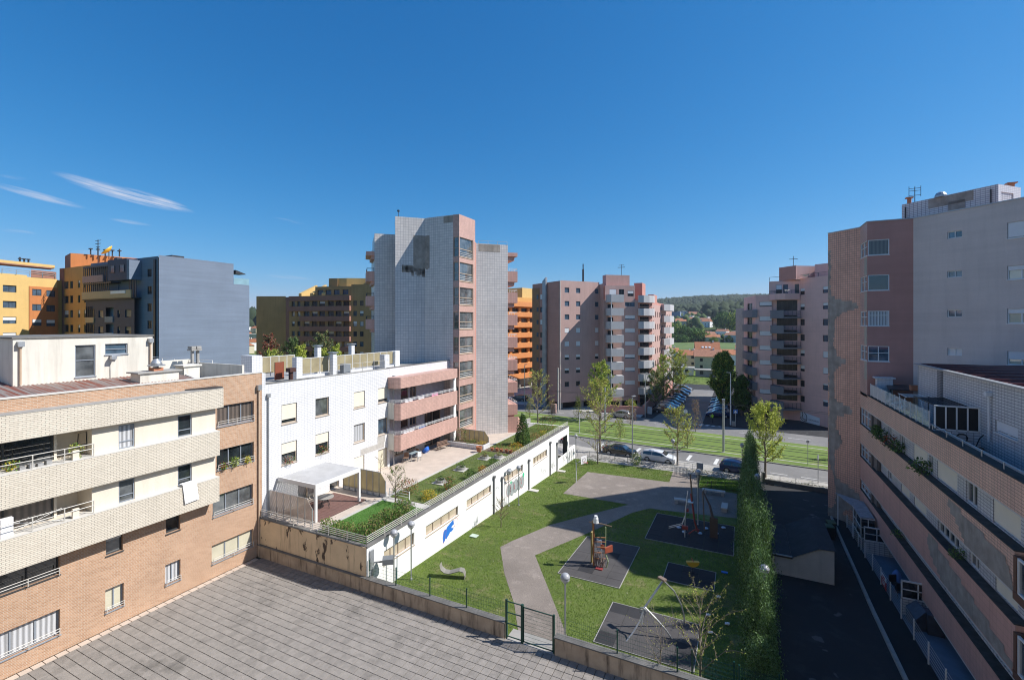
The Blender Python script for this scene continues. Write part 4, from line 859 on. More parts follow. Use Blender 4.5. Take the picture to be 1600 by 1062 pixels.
# ground floor, patios
part('ground_floor_wall', MB().box(11.6, 14, -1.3, 11.9, 49.6, .1), WTILE2, lb)
part('overhang_soffit', MB().box(9.9, 14, .0, 11.6, 49.6, .08), CONC, lb)
struct('patio_floor', MB().prism([(8.45, 14), (11.6, 14), (11.6, 49.5), (8.45, 49.5)], -2.4, lambda x, y: zg(y) + .06), BLUEF)
for y in (43.4, 34.4):
    part('patio_divider', MB().box(8.5, y, zg(y) - .1, 11.5, y + .12, zg(y) + 1.0), WTILE2, lb)
    m = MB()
    for k in range(5): m.box(8.5 + .75 * k, y + .02, zg(y) + 1.0, 8.56 + .75 * k, y + .1, zg(y) + 2.0)
    m.box(8.5, y + .02, zg(y) + 1.96, 11.5, y + .1, zg(y) + 2.04).box(8.5, y + .02, zg(y) + 1.0, 11.5, y + .1, zg(y) + 1.06).box(8.5, y + .02, zg(y) + 1.5, 11.5, y + .1, zg(y) + 1.55); part('divider_frame', m, ALU, lb)
    part('divider_pane', MB().box(8.55, y + .05, zg(y) + 1.05, 11.45, y + .07, zg(y) + 1.97), GL, lb)
# roof terrace
struct_z = 9.2
part('terrace_floor', MB().box(10.2, 14, 9.0, 11.5, 49.5, 9.2).box(9.5, 14, 8.95, 10.21, 49.5, 9.18), BLUEF, lb)
facade(lb, (11.5, 42.6), (11.5, 14), 9.0, 12.93, WTILE2, [(42.6 - 31.5, 10.5, 42.6 - 29.4, 11.1, dict(fm=FRW, n=2, pm=GLM, blind=.9, bm=SHWW, sill=1))], name='terrace_house_wall')
facade(lb, (11.5, 42.6), (11.49, 42.61), 9.0, 12.9, WTILE2)
part('terrace_house_wall', MB().box(11.5, 42.6, 9.0, 16.5, 42.75, 12.93), WTILE2, lb)
part('roof_verge', MB().box(11.3, 14, 12.935, 11.62, 42.9, 13.02), STEEL, lb)
for k in range(14): part('roof_sheet', MB().prism([(11.63, 42.6 - 2 * k), (11.63, 40.64 - 2 * k), (22, 40.64 - 2 * k), (22, 42.6 - 2 * k)], 12.8, lambda x, y: 12.86 + (x - 11.6) * .05).box(11.63, 42.58 - 2 * k, 12.9, 20, 42.64 - 2 * k, 12.95 + .1), ROOFR2, lb)
part('downpipe', MB().tube([(11.4, 31.9, 9.9), (11.4, 31.9, 12.2)], .05, 8).box(11.25, 31.75, 12.2, 11.49, 32.05, 12.4), SHWW, lb)
part('wall_vent', MB().box(11.4, 38.2, 9.2, 11.498, 38.8, 12.93), TILE('dark_vent_grid', (.07, .08, .09), (.06, .06, .08), (.35, .36, .38), .1, .1, .012), lb)
m = MB(); rail(m, [(9.6, 33.3, 10.02), (9.6, 14, 10.02)], .30, 1, .02, 1.9); part('railing', m, STEEL, lb)
# glass and frosted fence along the terrace edge, pane by pane
n = 12
for k in range(n):
    y1 = 46.6 - k * 1.08; part('fence_pane', MB().box(9.55, y1 - 1.03, 10.08, 9.575, y1, 10.98), CLEAR if k > 3 else FROSTP2 if 'FROSTP2' in globals() else SHG, lb)
m = MB()
for k in range(n + 1): m.box(9.54, 46.6 - k * 1.08, 10.03, 9.59, 46.65 - k * 1.08, 11.03)
part('fence_post', m, ALU, lb)
for k in range(4): part('dark_screen_panel', MB().box(9.7 + .45 * k, 33.2, 10.15, 10.1 + .45 * k, 33.24, 11.35), M('black_mesh_panel', (.012, .013, .015), .7), lb)
m = MB()
for k in range(5): m.box(9.64 + .45 * k, 33.17, 10.0, 9.7 + .45 * k, 33.27, 11.4)
m.box(9.64, 33.17, 11.35, 11.49, 33.27, 11.42).box(9.64, 33.17, 10.07, 11.49, 33.27, 10.15); part('screen_frame', m, ALU, lb)
part('screen_wall', MB().box(9.6, 33.15, 9.2, 11.49, 33.3, 10.05), WTILE2, lb)
part('terrace_chimney', MB().box(9.9, 46.2, 9.2, 10.9, 46.8, 11.5).box(9.75, 46.1, 11.5, 11.05, 46.95, 11.6), WTILE, lb)
part('terrace_canopy', MB().prism([(10.0, 43.5), (12.9, 43.5), (12.9, 46.8), (10.6, 46.8)], lambda x, y: 10.95, lambda x, y: 11.02 + .0 * x), DARKM, lb)
part('terrace_canopy', MB().box(11.6, 42.8, 9.2, 11.7, 42.9, 10.95).box(10.1, 43.6, 9.2, 10.2, 43.7, 10.95), DARKM, lb)
part('canopy_ridge', MB().box(11.2, 43.0, 11.03, 12.9, 43.5, 11.4), TERRA, lb)
m = MB()
for k in range(9): m.tube([(9.9, 34.2 + k * .38, 11.28), (11.3, 34.2 + k * .38, 11.34)], .025, 5)
for x in (9.9, 10.6, 11.3): m.tube([(x, 34.1, 11.3), (x, 37.5, 11.32)], .03, 5); m.tube([(x, 34.1, 9.2), (x, 34.1, 11.3)], .03, 5); m.tube([(x, 37.5, 9.2), (x, 37.5, 11.3)], .03, 5)
solo('terrace_pergola_frame', m, DARKM, 'dark metal pergola frame on the roof terrace behind the black screen panels', 'pergola')
t = thing('drying_rack', 'white folding clothes rack standing on the roof terrace behind the glass fence', 'clothes rack', (10.2, 39.3, 9.2))
m = MB()
for k in range(7): m.tube([(9.8, 38.6 + .28 * k, 11.1), (10.9, 38.6 + .28 * k, 11.1)], .012, 5)
part('wire', m, ALU, t)
m = MB()
for x in (9.8, 10.9): m.tube([(x, 38.5, 11.1), (x, 40.4, 11.1)], .02, 5).tube([(x, 38.8, 9.2), (x, 40.2, 11.1)], .02, 5).tube([(x, 40.2, 9.2), (x, 38.8, 11.1)], .02, 5)
part('leg', m, ALU, t)
m = MB()
for k in range(9): a = k * .7; m.tube([(10.75 + .22 * math.cos(a + j * .5), 33.08, 9.75 + .22 * math.sin(a + j * .5)) for j in range(6)], .03, 5)
m.tube([(10.9, 33.1, 9.6), (11.2, 32.9, 9.25), (11.3, 32.6, 9.9), (11.42, 32.5, 10.1)], .03, 5).box(11.1, 32.3, 9.2, 11.35, 32.6, 9.45)
solo('garden_hose', m, DARKM, 'dark coiled hose hanging on the low tiled wall of the roof terrace', 'hose')
# lean-to porch against the tower
po = thing('glazed_porch', 'small lean-to porch with dirty translucent roof at the foot of the pink tower', 'porch', (8.6, 46, -1.7))
part('roof_sheet', MB().prism([(7.6, 49.4), (9.35, 47.9), (9.3, 44.2), (8.4, 43.9), (8.3, 46.5)], .95, 1.0), M('dirty_polycarbonate', (.34, .36, .38), .5, .35, 3, grain=.4), po)
m = MB()
for x, y in ((7.75, 49.1), (8.4, 46.5), (8.45, 44.1), (9.3, 44.3)): m.box(x - .04, y - .04, -1.8, x + .04, y + .04, .95)
for z in (-.6, .2, .88): m.box(8.4, 44.0, z, 9.3, 44.06, z + .05).box(8.38, 44.0, z, 8.44, 46.5, z + .05)
m.box(8.85, 44.0, -.6, 8.9, 44.06, .9); part('frame', m, ALU, po)
part('pane', MB().box(8.45, 44.02, -.58, 9.28, 44.035, .86).box(8.4, 44.1, -1.6, 8.415, 46.4, .86), GL, po)
# boundary along the patios
kerb = MB().prism([(7.66, 51.2), (7.5, 51.2), (7.0, 34), (6.8, 20), (6.98, 20), (7.18, 34)], lambda x, y: zg(y) - .3, lambda x, y: zg(y) + .14); struct('alley_kerb', kerb, CONC)
sheet('alley_margin', [(7.18, 34), (6.98, 20), (8.45, 20), (8.45, 50.6), (7.66, 51)], -.005, SOIL if 0 else ground('dark_margin', (.022, .022, .024), (.015, .015, .016), .5), zg)
pf = thing('patio_fence', 'pale metal rail fence separating the dark alley from the blue floored patios', 'fence', (8.4, 35, -1.2))
for k in range(15):
    y = 49 - 2.15 * k; part('post', MB().box(8.36, y - .03, zg(y), 8.42, y + .03, zg(y) + 1.12), ALU, pf)
for q in range(6): part('rail_bar', MB().tube([(8.4, 49, zg(49) + .2 + q * .17), (8.4, 19, zg(19) + .2 + q * .17)], .014, 5), STEEL, pf)
t = thing('estate_sign', 'small red and white for sale board tied to the patio fence', 'sign', (8.33, 37.2, -.7))
part('board', MB().box(8.3, 36.7, -.95, 8.33, 37.75, -.45), REDP, t); part('board', MB().box(8.3, 36.7, -.448, 8.33, 37.75, -.2), WHP, t)
def text3(body, size, mt, parent, loc, rot, depth=.006, name='lettering', shear=0, label=None, width=None, bold=.0):
    cu = bpy.data.curves.new(name, 'FONT'); cu.body = body; cu.size = size; cu.extrude = depth; cu.align_x = 'CENTER'; cu.align_y = 'CENTER'; cu.shear = shear; cu.offset = bold
    tmp = bpy.data.objects.new('tmp', cu); COL.objects.link(tmp); dg = bpy.context.evaluated_depsgraph_get(); me = bpy.data.meshes.new_from_object(tmp.evaluated_get(dg)); bpy.data.objects.remove(tmp)
    me.materials.clear(); me.materials.append(mt); base = ORG[parent]; o = add(name, me, parent, (loc[0] - base.x, loc[1] - base.y, loc[2] - base.z)); o.rotation_euler = rot
    if width: k = width / max(me.vertices[i].co.x for i in range(len(me.vertices))) / 2; o.scale = (k, 1, 1)
    return o
text3('25€', .36, WHP, t, (8.296, 37.2, -.7), (R(90), 0, R(-90)))
text3('VENDE', .17, REDP, t, (8.296, 37.2, -.32), (R(90), 0, R(-90)))
for nm, loc, lab, mt in (('folded_parasol', (9.3, 38.6), 'blue folded cloth and chairs on the blue patio floor', CLOTHB),):
    m = MB(); m.lathe([(.35, 0), (.3, .5), (.2, .8), (.05, 1.0)], (loc[0], loc[1], zg(38)), 9); solo('covered_heap', m, mt, 'blue cloth thrown over a heap on the blue patio floor', 'cloth')
m = MB(); m.prism([(8.6, 34.0), (9.1, 34.1), (9.2, 32.9), (8.7, 32.6)], -1.0, lambda x, y: .1 if x > 9 else -.3); solo('tarpaulin', m, M('blue_grey_tarpaulin', (.07, .09, .12), .6, .3, 3), 'crumpled blue grey tarpaulin leaning beside the glazed patio divider', 'tarpaulin')
m = MB().box(9.2, 32.6, -1.0, 9.9, 33.4, .1); solo('storage_box', m, M('blue_grey_storage', (.05, .06, .08), .6, .3, 3), 'blue grey storage cabinet standing on the patio beside the tarpaulin', 'cabinet')
for k, (x, y) in enumerate(((9.0, 37.6), (9.1, 36.4))):
    t = thing('patio_chair', ('dark patio chair beside the blue cloth heap', 'dark patio chair nearer the camera on the blue patio')[k], 'chair', (x, y, zg(y) + .06), .5, 'patio chairs')
    add('seat', MB().box(-.24, -.24, .4, .24, .24, .45).mesh('seat', [DARKM]), t); add('backrest', MB().box(-.24, .2, .45, .24, .25, .9).mesh('backrest', [DARKM]), t)
    for a in (-1, 1):
        for b in (-1, 1): add('leg', cached('pcl', lambda: MB().box(-.02, -.02, 0, .02, .02, .4).mesh('leg', [DARKM])), t, (.2 * a, .2 * b, 0))
# concrete shed
sh = thing('concrete_shed', 'low concrete shed with stained front wall and dark felt roof in the shaded yard', 'shed', (3.8, 38, -1.25))
part('wall', MB().prism([(2.12, 36.67), (5.6, 36.67), (5.6, 42.2), (2.12, 42.2)], -1.6, -.03), LCONC, sh)
m = MB(); m.add([(3.25, 36.67, -.03), (5.6, 36.67, -.03), (5.6, 36.67, .95), (4.75, 36.67, .92), (3.3, 36.67, .08), (3.25, 42.2, -.03), (5.6, 42.2, -.03), (5.6, 42.2, .95), (4.75, 42.2, .92), (3.3, 42.2, .08)], [(0, 1, 2, 3, 4), (9, 8, 7, 6, 5), (1, 6, 7, 2)]); part('gable', m, LCONC, sh)
FELT = M('black_roofing_felt', (.035, .036, .04), .8, .3, 1.5, grain=.3)
m = MB(); m.add([(3.2, 36.55, .1), (4.76, 36.55, 1.0), (4.76, 42.3, 1.0), (3.2, 42.3, .1), (5.7, 36.55, 1.03), (5.7, 42.3, 1.03)], [(0, 1, 2, 3), (1, 4, 5, 2)]); m.box(2.05, 36.6, -.025, 3.2, 42.3, .08); part('roof', m, FELT, sh)
part('coping', MB().box(2.05, 36.6, .081, 3.25, 36.75, .12), CONC, sh)
for k, (x, y) in enumerate(((6.6, 45.5), (6.9, 46.6))):
    t = thing('wheelie_bin', ('dark wheelie bin behind the concrete shed', 'dark wheelie bin next to the tower foot')[k], 'bin', (x, y, zg(y)), .2, 'wheelie bins by the tower')
    add('body', cached('bn', lambda: MB().prism([(-.28, -.3), (.28, -.3), (.28, .3), (-.28, .3)], 0, .95).mesh('body', [BLK])), t); add('lid', cached('bl', lambda: MB().prism([(-.3, -.33), (.3, -.33), (.3, .34), (-.3, .34)], .952, lambda x, y: 1.02 + .05 * (y > 0)).mesh('lid', [M('green_lid', (.05, .10, .05), .5)])), t)

# ================================================================ vegetation builders
def leaf_mesh(name, pts, size, mt, seed, n_per=1, up=.3, mats=None):
    """many small leaf quads around given points (numpy, one mesh)"""
    rs = np.random.RandomState(seed); P = np.repeat(np.array(pts, float), n_per, 0); n = len(P)
    P = P + rs.normal(0, size * 1.1, (n, 3)); a = rs.normal(0, 1, (n, 3)); a[:, 2] += up; a /= np.linalg.norm(a, axis=1)[:, None]
    b = np.cross(a, rs.normal(0, 1, (n, 3))); b /= np.linalg.norm(b, axis=1)[:, None]; s = size * rs.uniform(.6, 1.3, (n, 1)); c = np.cross(a, b)
    V = np.stack([P - b * s, P - c * s * .5, P + b * s, P + c * s * .5], 1).reshape(-1, 3)
    me = bpy.data.meshes.new(name); me.vertices.add(n * 4); me.vertices.foreach_set('co', V.ravel()); me.loops.add(n * 4); me.polygons.add(n)
    me.loops.foreach_set('vertex_index', np.arange(n * 4)); me.polygons.foreach_set('loop_start', np.arange(n) * 4); me.polygons.foreach_set('loop_total', np.full(n, 4))
    for m in (mats or [mt]): me.materials.append(m)
    if mats: me.polygons.foreach_set('material_index', rs.randint(0, len(mats), n))
    me.update(); me.validate(); return me
def branches(h, spread, seed, n=14, clear=.2, up=.75, r0=.09, curve=.3, sub=3, taper=.7):
    """trunk and limbs as one tapered mesh; returns mesh builder and twig points in local coordinates"""
    rn = random.Random(seed); m = MB(); tips = []
    tr = [Vector((0, 0, 0))]
    for i in range(1, 9): tr.append(Vector((rn.uniform(-.02, .02) * h * (i / 8), rn.uniform(-.02, .02) * h * (i / 8), h * i / 8 * .98)))
    m.tube(tr, r0, 8, r1=r0 * .12)
    for k in range(n):
        t = clear + (1 - clear) * (k + rn.random() * .6) / n; zi = t * h * .98; i = min(7, int(zi / (h * .98 / 8))); base = tr[i].lerp(tr[i + 1], (zi - tr[i].z) / max(.01, tr[i + 1].z - tr[i].z))
        a = k * 2.4 + rn.uniform(-.4, .4); prof = math.sin(min(1, (1 - t) / (1 - clear) * 1.05 + .12) * math.pi * .62) if taper else 1
        L = spread * (prof * rn.uniform(.75, 1.1) + .08); d = Vector((math.cos(a), math.sin(a), up)).normalized(); pts = [base]
        for q in range(1, 5): d = (d + Vector((rn.uniform(-.15, .15), rn.uniform(-.15, .15), curve * .25))).normalized(); pts.append(pts[-1] + d * L / 4)
        rb = r0 * (1 - t) * .45 + .008; m.tube(pts, rb, 5, r1=.005)
        for q in range(sub):
            s0 = pts[1 + q % 4]; dd = (d + Vector((rn.uniform(-.9, .9), rn.uniform(-.9, .9), rn.uniform(-.2, .6)))).normalized(); e = s0 + dd * L * rn.uniform(.3, .55)
            m.tube([s0, s0.lerp(e, .5) + Vector((0, 0, .03 * L)), e], rb * .5, 4, r1=.004)
            for w in range(5): tips.append(s0.lerp(e, .25 + .19 * w))
        for w in range(8): tips.append(pts[0].lerp(pts[-1], .25 + w / 9) if 0 else pts[min(4, 1 + w // 2)].lerp(pts[min(4, 2 + w // 2)], (w % 2) * .5))
    return m, tips
def tree(name, label, cat, loc, h, spread, leaf, seed, n=14, clear=.2, up=.75, r0=.09, size=.09, per=4, bark=None, group=None, sub=3, curve=.3, mats=None, taper=.7, rz=0):
    t = thing(name, label, cat, loc, rz, group); m, tips = branches(h, spread, seed, n, clear, up, r0, curve, sub, taper); add('trunk', m.mesh('trunk', [bark or BARK]), t)
    add('crown', leaf_mesh('crown', tips, size, leaf, seed, per, mats=mats), t); return t
def clump_pts(n, f, seed):
    rn = random.Random(seed); out = []
    while len(out) < n:
        p = f(rn)
        if p is not None: out.append(p)
    return out
def bush(name, label, cat, loc, r, h, leaf, seed, n=500, size=.05, group=None, mats=None, parent=None):
    def f(rn):
        a = rn.uniform(0, 6.28); u = rn.random() ** .4; z = rn.uniform(0, 1); rr = math.sqrt(max(0, 1 - (z * 2 - .9) ** 2 * .8)) if z > .1 else .6
        k = 1 + .3 * math.sin(a * 3 + seed) * math.sin(z * 5 + seed); return (math.cos(a) * r * u * rr * k, math.sin(a) * r * u * rr * k, z * h)
    me = leaf_mesh(name, clump_pts(n, f, seed), size, leaf, seed, 1, mats=mats)
    t = thing(name, label, cat, loc, 0, group); m = MB(); rn = random.Random(seed)
    for k in range(5): a = k * 1.3; m.tube([(0, 0, 0), (r * .4 * math.cos(a), r * .4 * math.sin(a), h * .5), (r * .7 * math.cos(a), r * .7 * math.sin(a), h * .8)], .012, 4)
    add('stem', m.mesh('stem', [BARK]), t); add('foliage', me, t); return t
def conifer_mesh(h, r, seed, n=9000, size=.075):
    """sprays on a tapering column with ragged surface clumps"""
    rn = random.Random(seed); pts = []; cl = []
    for k in range(230):
        z = rn.random() ** .9; a = rn.uniform(0, 6.28); R_ = r * (1 - z) ** .85 * (.72 + .45 * rn.random()) + .05; cl.append((math.cos(a) * R_, math.sin(a) * R_, z * h + .05, a))
    for k in range(n):
        c = cl[rn.randrange(len(cl))]; t = rn.random(); out = .12 * r
        pts.append((c[0] * (1 - .35 * t) + rn.gauss(0, .07), c[1] * (1 - .35 * t) + rn.gauss(0, .07), c[2] + rn.gauss(0, .10) - .05 + .1 * (1 - t)))
    return leaf_mesh('foliage', pts, size, LFC, seed, 1, up=.8, mats=[LFC, LFC, LFG, LFD, LFD])

# ================================================================ park furniture
# low wall with green mesh fence
lw = thing('courtyard_low_wall', 'stained low retaining wall between the paved courtyard and the park lawn', 'wall', (-10, 21.2, 0))
zt = .8
m = MB()
def topz(x): return .80 - .0 * x
part('wall', MB().box(-19.9, 20.98, -2.3, -10.7, 21.3, .76), LOWW, lw); part('wall', MB().box(-7.95, 20.98, -2.3, 1.6, 21.3, .82), LOWW, lw)
part('coping', MB().box(-19.9, 20.94, .763, -10.66, 21.34, .82), CONCD, lw); part('coping', MB().box(-7.99, 20.94, .823, 1.6, 21.34, .88), CONCD, lw)
fe = thing('green_mesh_fence', 'dark green posts and thin wire mesh fence standing on the courtyard low wall', 'fence', (-10, 21.2, .8))
for x in (-19.8, -17.78, -15.4, -13.02): part('post', MB().tube([(x, 21.2, .8), (x, 21.2, 1.85)], .035, 8), GREENM, fe)
for x in (-5.0, -2.4, -.0): part('post', MB().tube([(x, 21.2, .86), (x, 21.2, 1.95)], .035, 8), GREENM, fe)
def wires(parent, x0, x1, y, z0, z1, dx=.1, dz=.2, r=.0022):
    m = MB(); k = int((x1 - x0) / dx)
    for i in range(k): m.box(x0 + dx * i - r, y - r, z0, x0 + dx * i + r, y + r, z1)
    for j in range(int((z1 - z0) / dz) + 1): m.box(x0, y - r * 1.6, z0 + j * dz, x1, y + r * 1.6, z0 + j * dz + r * 3)
    return part('wire_mesh', m, GREENM, parent)
wires(fe, -19.8, -10.7, 21.2, .86, 1.75); wires(fe, -7.9, 1.5, 21.2, .9, 1.85)
ga = thing('park_gate', 'dark green mesh gate with a narrow side panel opening from the courtyard to the path', 'gate', (-9.3, 21.15, 0))
for x, r, h in ((-10.6, .05, 1.95), (-9.72, .06, 1.9), (-8.04, .04, 1.85)): part('post', MB().box(x - r, 21.1 - r, 0, x + r, 21.1 + r, h), GREENM, ga)
m = MB()
for z in (.1, .75, 1.3, 1.85): m.box(-10.55, 21.08, z - .02, -9.78, 21.12, z + .02)
part('side_panel', m, GREENM, ga)
m = MB().box(-9.66, 21.08, 1.76, -8.08, 21.12, 1.8).box(-9.66, 21.08, .06, -8.08, 21.12, .1).box(-9.66, 21.08, .06, -9.62, 21.12, 1.8).box(-8.12, 21.08, .06, -8.08, 21.12, 1.8)
for k in range(30): m.box(-9.62 + .05 * k, 21.097, .1, -9.615 + .05 * k, 21.103, 1.76)
for k in range(9): m.box(-9.62, 21.095, .2 + .18 * k, -8.12, 21.105, .206 + .18 * k)
part('gate_leaf', m, GREENM, ga)
struct('threshold', MB().box(-10.6, 20.9, -.6, -8.0, 21.9, -.02), CONC)
fl = thing('green_alley_fence', 'dark green mesh fence panel at the foot of the hedge, bottom right', 'fence', (-.5, 23.3, -.5))
for k, x in enumerate((-1.9, -.2, 1.5)): part('post', MB().box(x - .03, 22.3 - .03, -.6, x + .03, 22.33, 1.3), GREENM, fl)
wires(fl, -1.9, 1.5, 22.3, -.5, 1.2, .06, .2, .004)
# lamps
def lamp_proto(hm):
    t = thing('globe_park_lamp', 'x', 'street lamp'); m = MB().tube([(0, 0, 0), (0, 0, hm)], .045, 8).lathe([(.09, 0), (.07, .12), (.05, .16)], (0, 0, 0), 10); m.lathe([(.05, 0), (.1, .05), (.14, .12)], (0, 0, hm - .03), 12); add('pole', m.mesh('pole', [STEEL]), t)
    m = MB(); m.ball((0, 0, hm + .27), .235, 18, 12); add('globe', m.mesh('globe', [M('milky_globe', (.5, .5, .52), .25, .06, 6)]), t)
    m = MB(); m.smooth = True; m.lathe([(.243 * math.sin(math.pi * (.5 + i / 10)), -.243 * math.cos(math.pi * (.5 + i / 10))) for i in range(6)][:5] + [(.005, .243)], (0, 0, hm + .27), 18); add('cap', m.mesh('cap', [M('grey_lamp_cap', (.35, .36, .38), .35, .05, 3)]), t)
    return t
for k, (x, y, h, lab) in enumerate([(-7.75, 21.9, 3.6, 'globe lamp on a grey pole at the courtyard wall beside the green gate'), (-19.05, 24.2, 3.3, 'globe lamp nearest the white podium wall corner, taller of the near pair'), (-19.45, 23.0, 3.1, 'globe lamp squeezed against the podium wall, left of the near pair'),
        (-18.8, 40.0, 3.3, 'globe lamp in front of the grey bubble graffiti'), (-19.55, 39.4, 3.0, 'dark globe lamp pole beside the round sign on the podium wall'), (1.15, 27.0, 3.9, 'globe lamp rising from the near end of the hedge'), (1.35, 44.0, 4.4, 'globe lamp rising from the far part of the hedge'),
        (-7.35, 60.4, 3.4, 'globe lamp on the lawn corner by the road railing'), (-18.9, 57.5, 3.3, 'globe lamp beyond the end of the white podium wall'), (.3, 61.0, 3.6, 'globe lamp behind the far end of the hedge by the road'), (-3.2, 43.2, 4.3, 'globe lamp leaning over the shaded climbing frame')]):
    o = thing if 0 else None
    t = lamp_proto(h); t['label'] = lab; t['group'] = 'globe lamps around the park'; t.location = (x, y, zg(y) - .02)
bpy.context.view_layer.update()
m = MB(); m.lathe([(.001, 0), (.3, .005), (.3, .02), (.001, .025)], (0, 0, 0), 20)
rs_ = solo('round_sign', m, M('grey_sign_back', (.17, .20, .24), .5), 'round grey sign seen edge on above the podium slot window', 'sign'); rs_.location = (-19.55, 39.42, 1.9); rs_.rotation_euler = (R(90), 0, R(60))
# spring shaped bench
m = MB(); pr = [(-.95, .95), (-.86, .62), (-.6, .42), (-.25, .38), (.15, .5), (.5, .62), (.8, .55), (.9, .25), (.88, 0)]
for i in range(len(pr) - 1):
    (a, za), (b, zb_) = pr[i], pr[i + 1]; m.add([(a, -.28, za), (b, -.28, zb_), (b, .28, zb_), (a, .28, za), (a, -.28, za - .05), (b, -.28, zb_ - .05), (b, .28, zb_ - .05), (a, .28, za - .05)], [(0, 1, 2, 3), (7, 6, 5, 4), (0, 4, 5, 1), (2, 6, 7, 3), (3, 7, 4, 0), (1, 5, 6, 2)])
wbn = solo('wave_lounger', m, M('pale_weathered_metal', (.22, .21, .18), .6), 'pale wave shaped metal lounger standing on the near lawn', 'bench'); wbn.location = (-16.85, 25.75, zg(25.75)); wbn.rotation_euler = (0, 0, R(20)); wbn.scale = (.9, .9, .9)
# benches of concrete
for k, (x, y, rz, L, lab) in enumerate([(-5.0, 48.2, 8, 1.5, 'concrete slab bench behind the climbing frame'), (-2.4, 52.9, 2, 2.2, 'long concrete slab bench below the fenced grass bed'), (-1.25, 48.3, 88, 1.5, 'concrete slab bench turned end on near the hedge')]):
    t = thing('concrete_bench', lab, 'bench', (x, y, zg(y)), R(rz), 'concrete benches on the shaded hardstanding')
    add('seat', cached(('bs', L), lambda: MB().box(-L / 2, -.27, .38, L / 2, .27, .48).mesh('seat', [LCONC])), t)
    for s_ in (-1, 1): add('leg', cached('bleg', lambda: MB().box(-.12, -.22, 0, .12, .22, .379).mesh('leg', [CONC])), t, (s_ * (L / 2 - .25), 0, 0))
# basketball hoop
t = thing('basketball_hoop', 'basketball backboard on a bent white pole at the edge of the hardstanding', 'basketball hoop', (-16.25, 49.6, zg(49.6)))
add('pole', MB().tube([(0, 0, 0), (0, 0, 2.1), (.35, .1, 2.4), (.7, .2, 2.45)], .055, 8).mesh('pole', [ALU]), t)
m = MB().obox((.78, .25, 2.6), (.35, .94), (.5, .02, .42)); add('backboard', m.mesh('backboard', [WHP]), t)
m = MB()
for a, b in (((-.22, 0), (.22, 0)), ((-.22, .32), (.22, .32)), ((-.22, 0), (-.22, .32)), ((.22, 0), (.22, .32))):
    m.tube([Vector((.78 + .35 * q[0], .25 + .94 * q[0], 2.42 + q[1])) + Vector((.94, -.35, 0)) * .03 for q in (a, b)], .025, 4)
add('target_marking', m.mesh('target_marking', [DARKM]), t)
m = MB(); m.tube([(1.05 + .23 * math.cos(k / 2), .15 + .23 * math.sin(k / 2), 2.36) for k in range(14)], .02, 5); add('rim', m.mesh('rim', [REDP]), t)
# rubber mats: every tile a part
MATD = [('rubber_mat', -10.93, 29.5, -6.85, 36.2, 'rubber tile mat under the small ladder tower'), ('rubber_mat', -6.75, 38.1, -.4, 44.3, 'large dark rubber tile mat under the climbing frame'),
        ('rubber_mat', -4.52, 32.0, -1.45, 34.67, 'small dark rubber tile mat with the yellow rocker'), ('rubber_mat', -6.78, 23.6, -1.95, 27.72, 'rubber tile mat under the curved net frame near the courtyard wall')]
rn = random.Random(11)
for nm, x0, y0, x1, y1, lab in MATD:
    t = thing(nm, lab, 'playground mat', (x0, y0, 0), 0, 'rubber playground mats'); n = max(2, round((x1 - x0) / 1.0)); k = max(2, round((y1 - y0) / 1.0)); w, h = (x1 - x0) / n, (y1 - y0) / k
    for i in range(n):
        for j in range(k):
            yc = y0 + h * (j + .5); m = MB(); a, b = x0 + w * i + .006, x0 + w * (i + 1) - .006; c, d = y0 + h * j + .006, y0 + h * (j + 1) - .006; dz = rn.uniform(.035, .045)
            m.prism([(a, c), (b, c), (b, d), (a, d)], lambda x, y: zg(y) - .05, lambda x, y: zg(y) + dz); part('rubber_tile', m, RUBBERL if (nm and (x0 < -10 or y0 < 24) and rn.random() < .85) else RUBBER, t)  # lit copy mostly on the two sunlit mats, shade-dark copy elsewhere
    m = MB()
    for a, c, b, d in ((x0 - .04, y0 - .04, x1 + .04, y0), (x0 - .04, y1, x1 + .04, y1 + .04), (x0 - .04, y0, x0, y1), (x1, y0, x1 + .04, y1)): m.prism([(a, c), (b, c), (b, d), (a, d)], lambda x, y: zg(y) - .05, lambda x, y: zg(y) + .05)
    part('edging', m, CONC, t)
# small ladder tower (rocket)
gx, gy = -8.75, 31.9; gz = zg(gy) + .04
t = thing('ladder_play_tower', 'small climbing tower of orange poles, panels and net on the sunlit mat', 'playground climber', (gx, gy, gz))
P_ = lambda x, y, z: (x, y, z)
add('pole', MB().tube([(-.35, -.3, 0), (-.35, -.3, 3.0)], .06, 8).mesh('pole', [ORP]), t); add('pole', MB().tube([(.5, -.1, 0), (.62, -.1, .45), (.4, 0, .95), (.42, 0, 2.75)], .04, 8).mesh('pole', [M('pale_green_tube', (.32, .40, .22), .5)]), t)
add('pole', MB().tube([(-.55, .25, 0), (-.6, .25, 2.9)], .04, 8).mesh('pole', [WOODP]), t)
add('timber_panel', MB().box(-.62, -.1, .1, -.5, .25, 2.2).mesh('timber_panel', [M('ochre_timber_panel', (.28, .22, .09), .8)]), t)
add('top_hoop', MB().tube([(-.7, -.1, 2.92), (-.35, -.3, 3.0), (.2, -.1, 2.95), (.85, 0, 2.85)], .035, 6).mesh('top_hoop', [WOODP]), t)
m = MB(); m.lathe([(.2, 0), (.17, .2), (.17, .3), (.1, .42), (.12, .48)], (-.2, -.25, 3.02), 10); add('top_bell', m.mesh('top_bell', [WHP]), t)
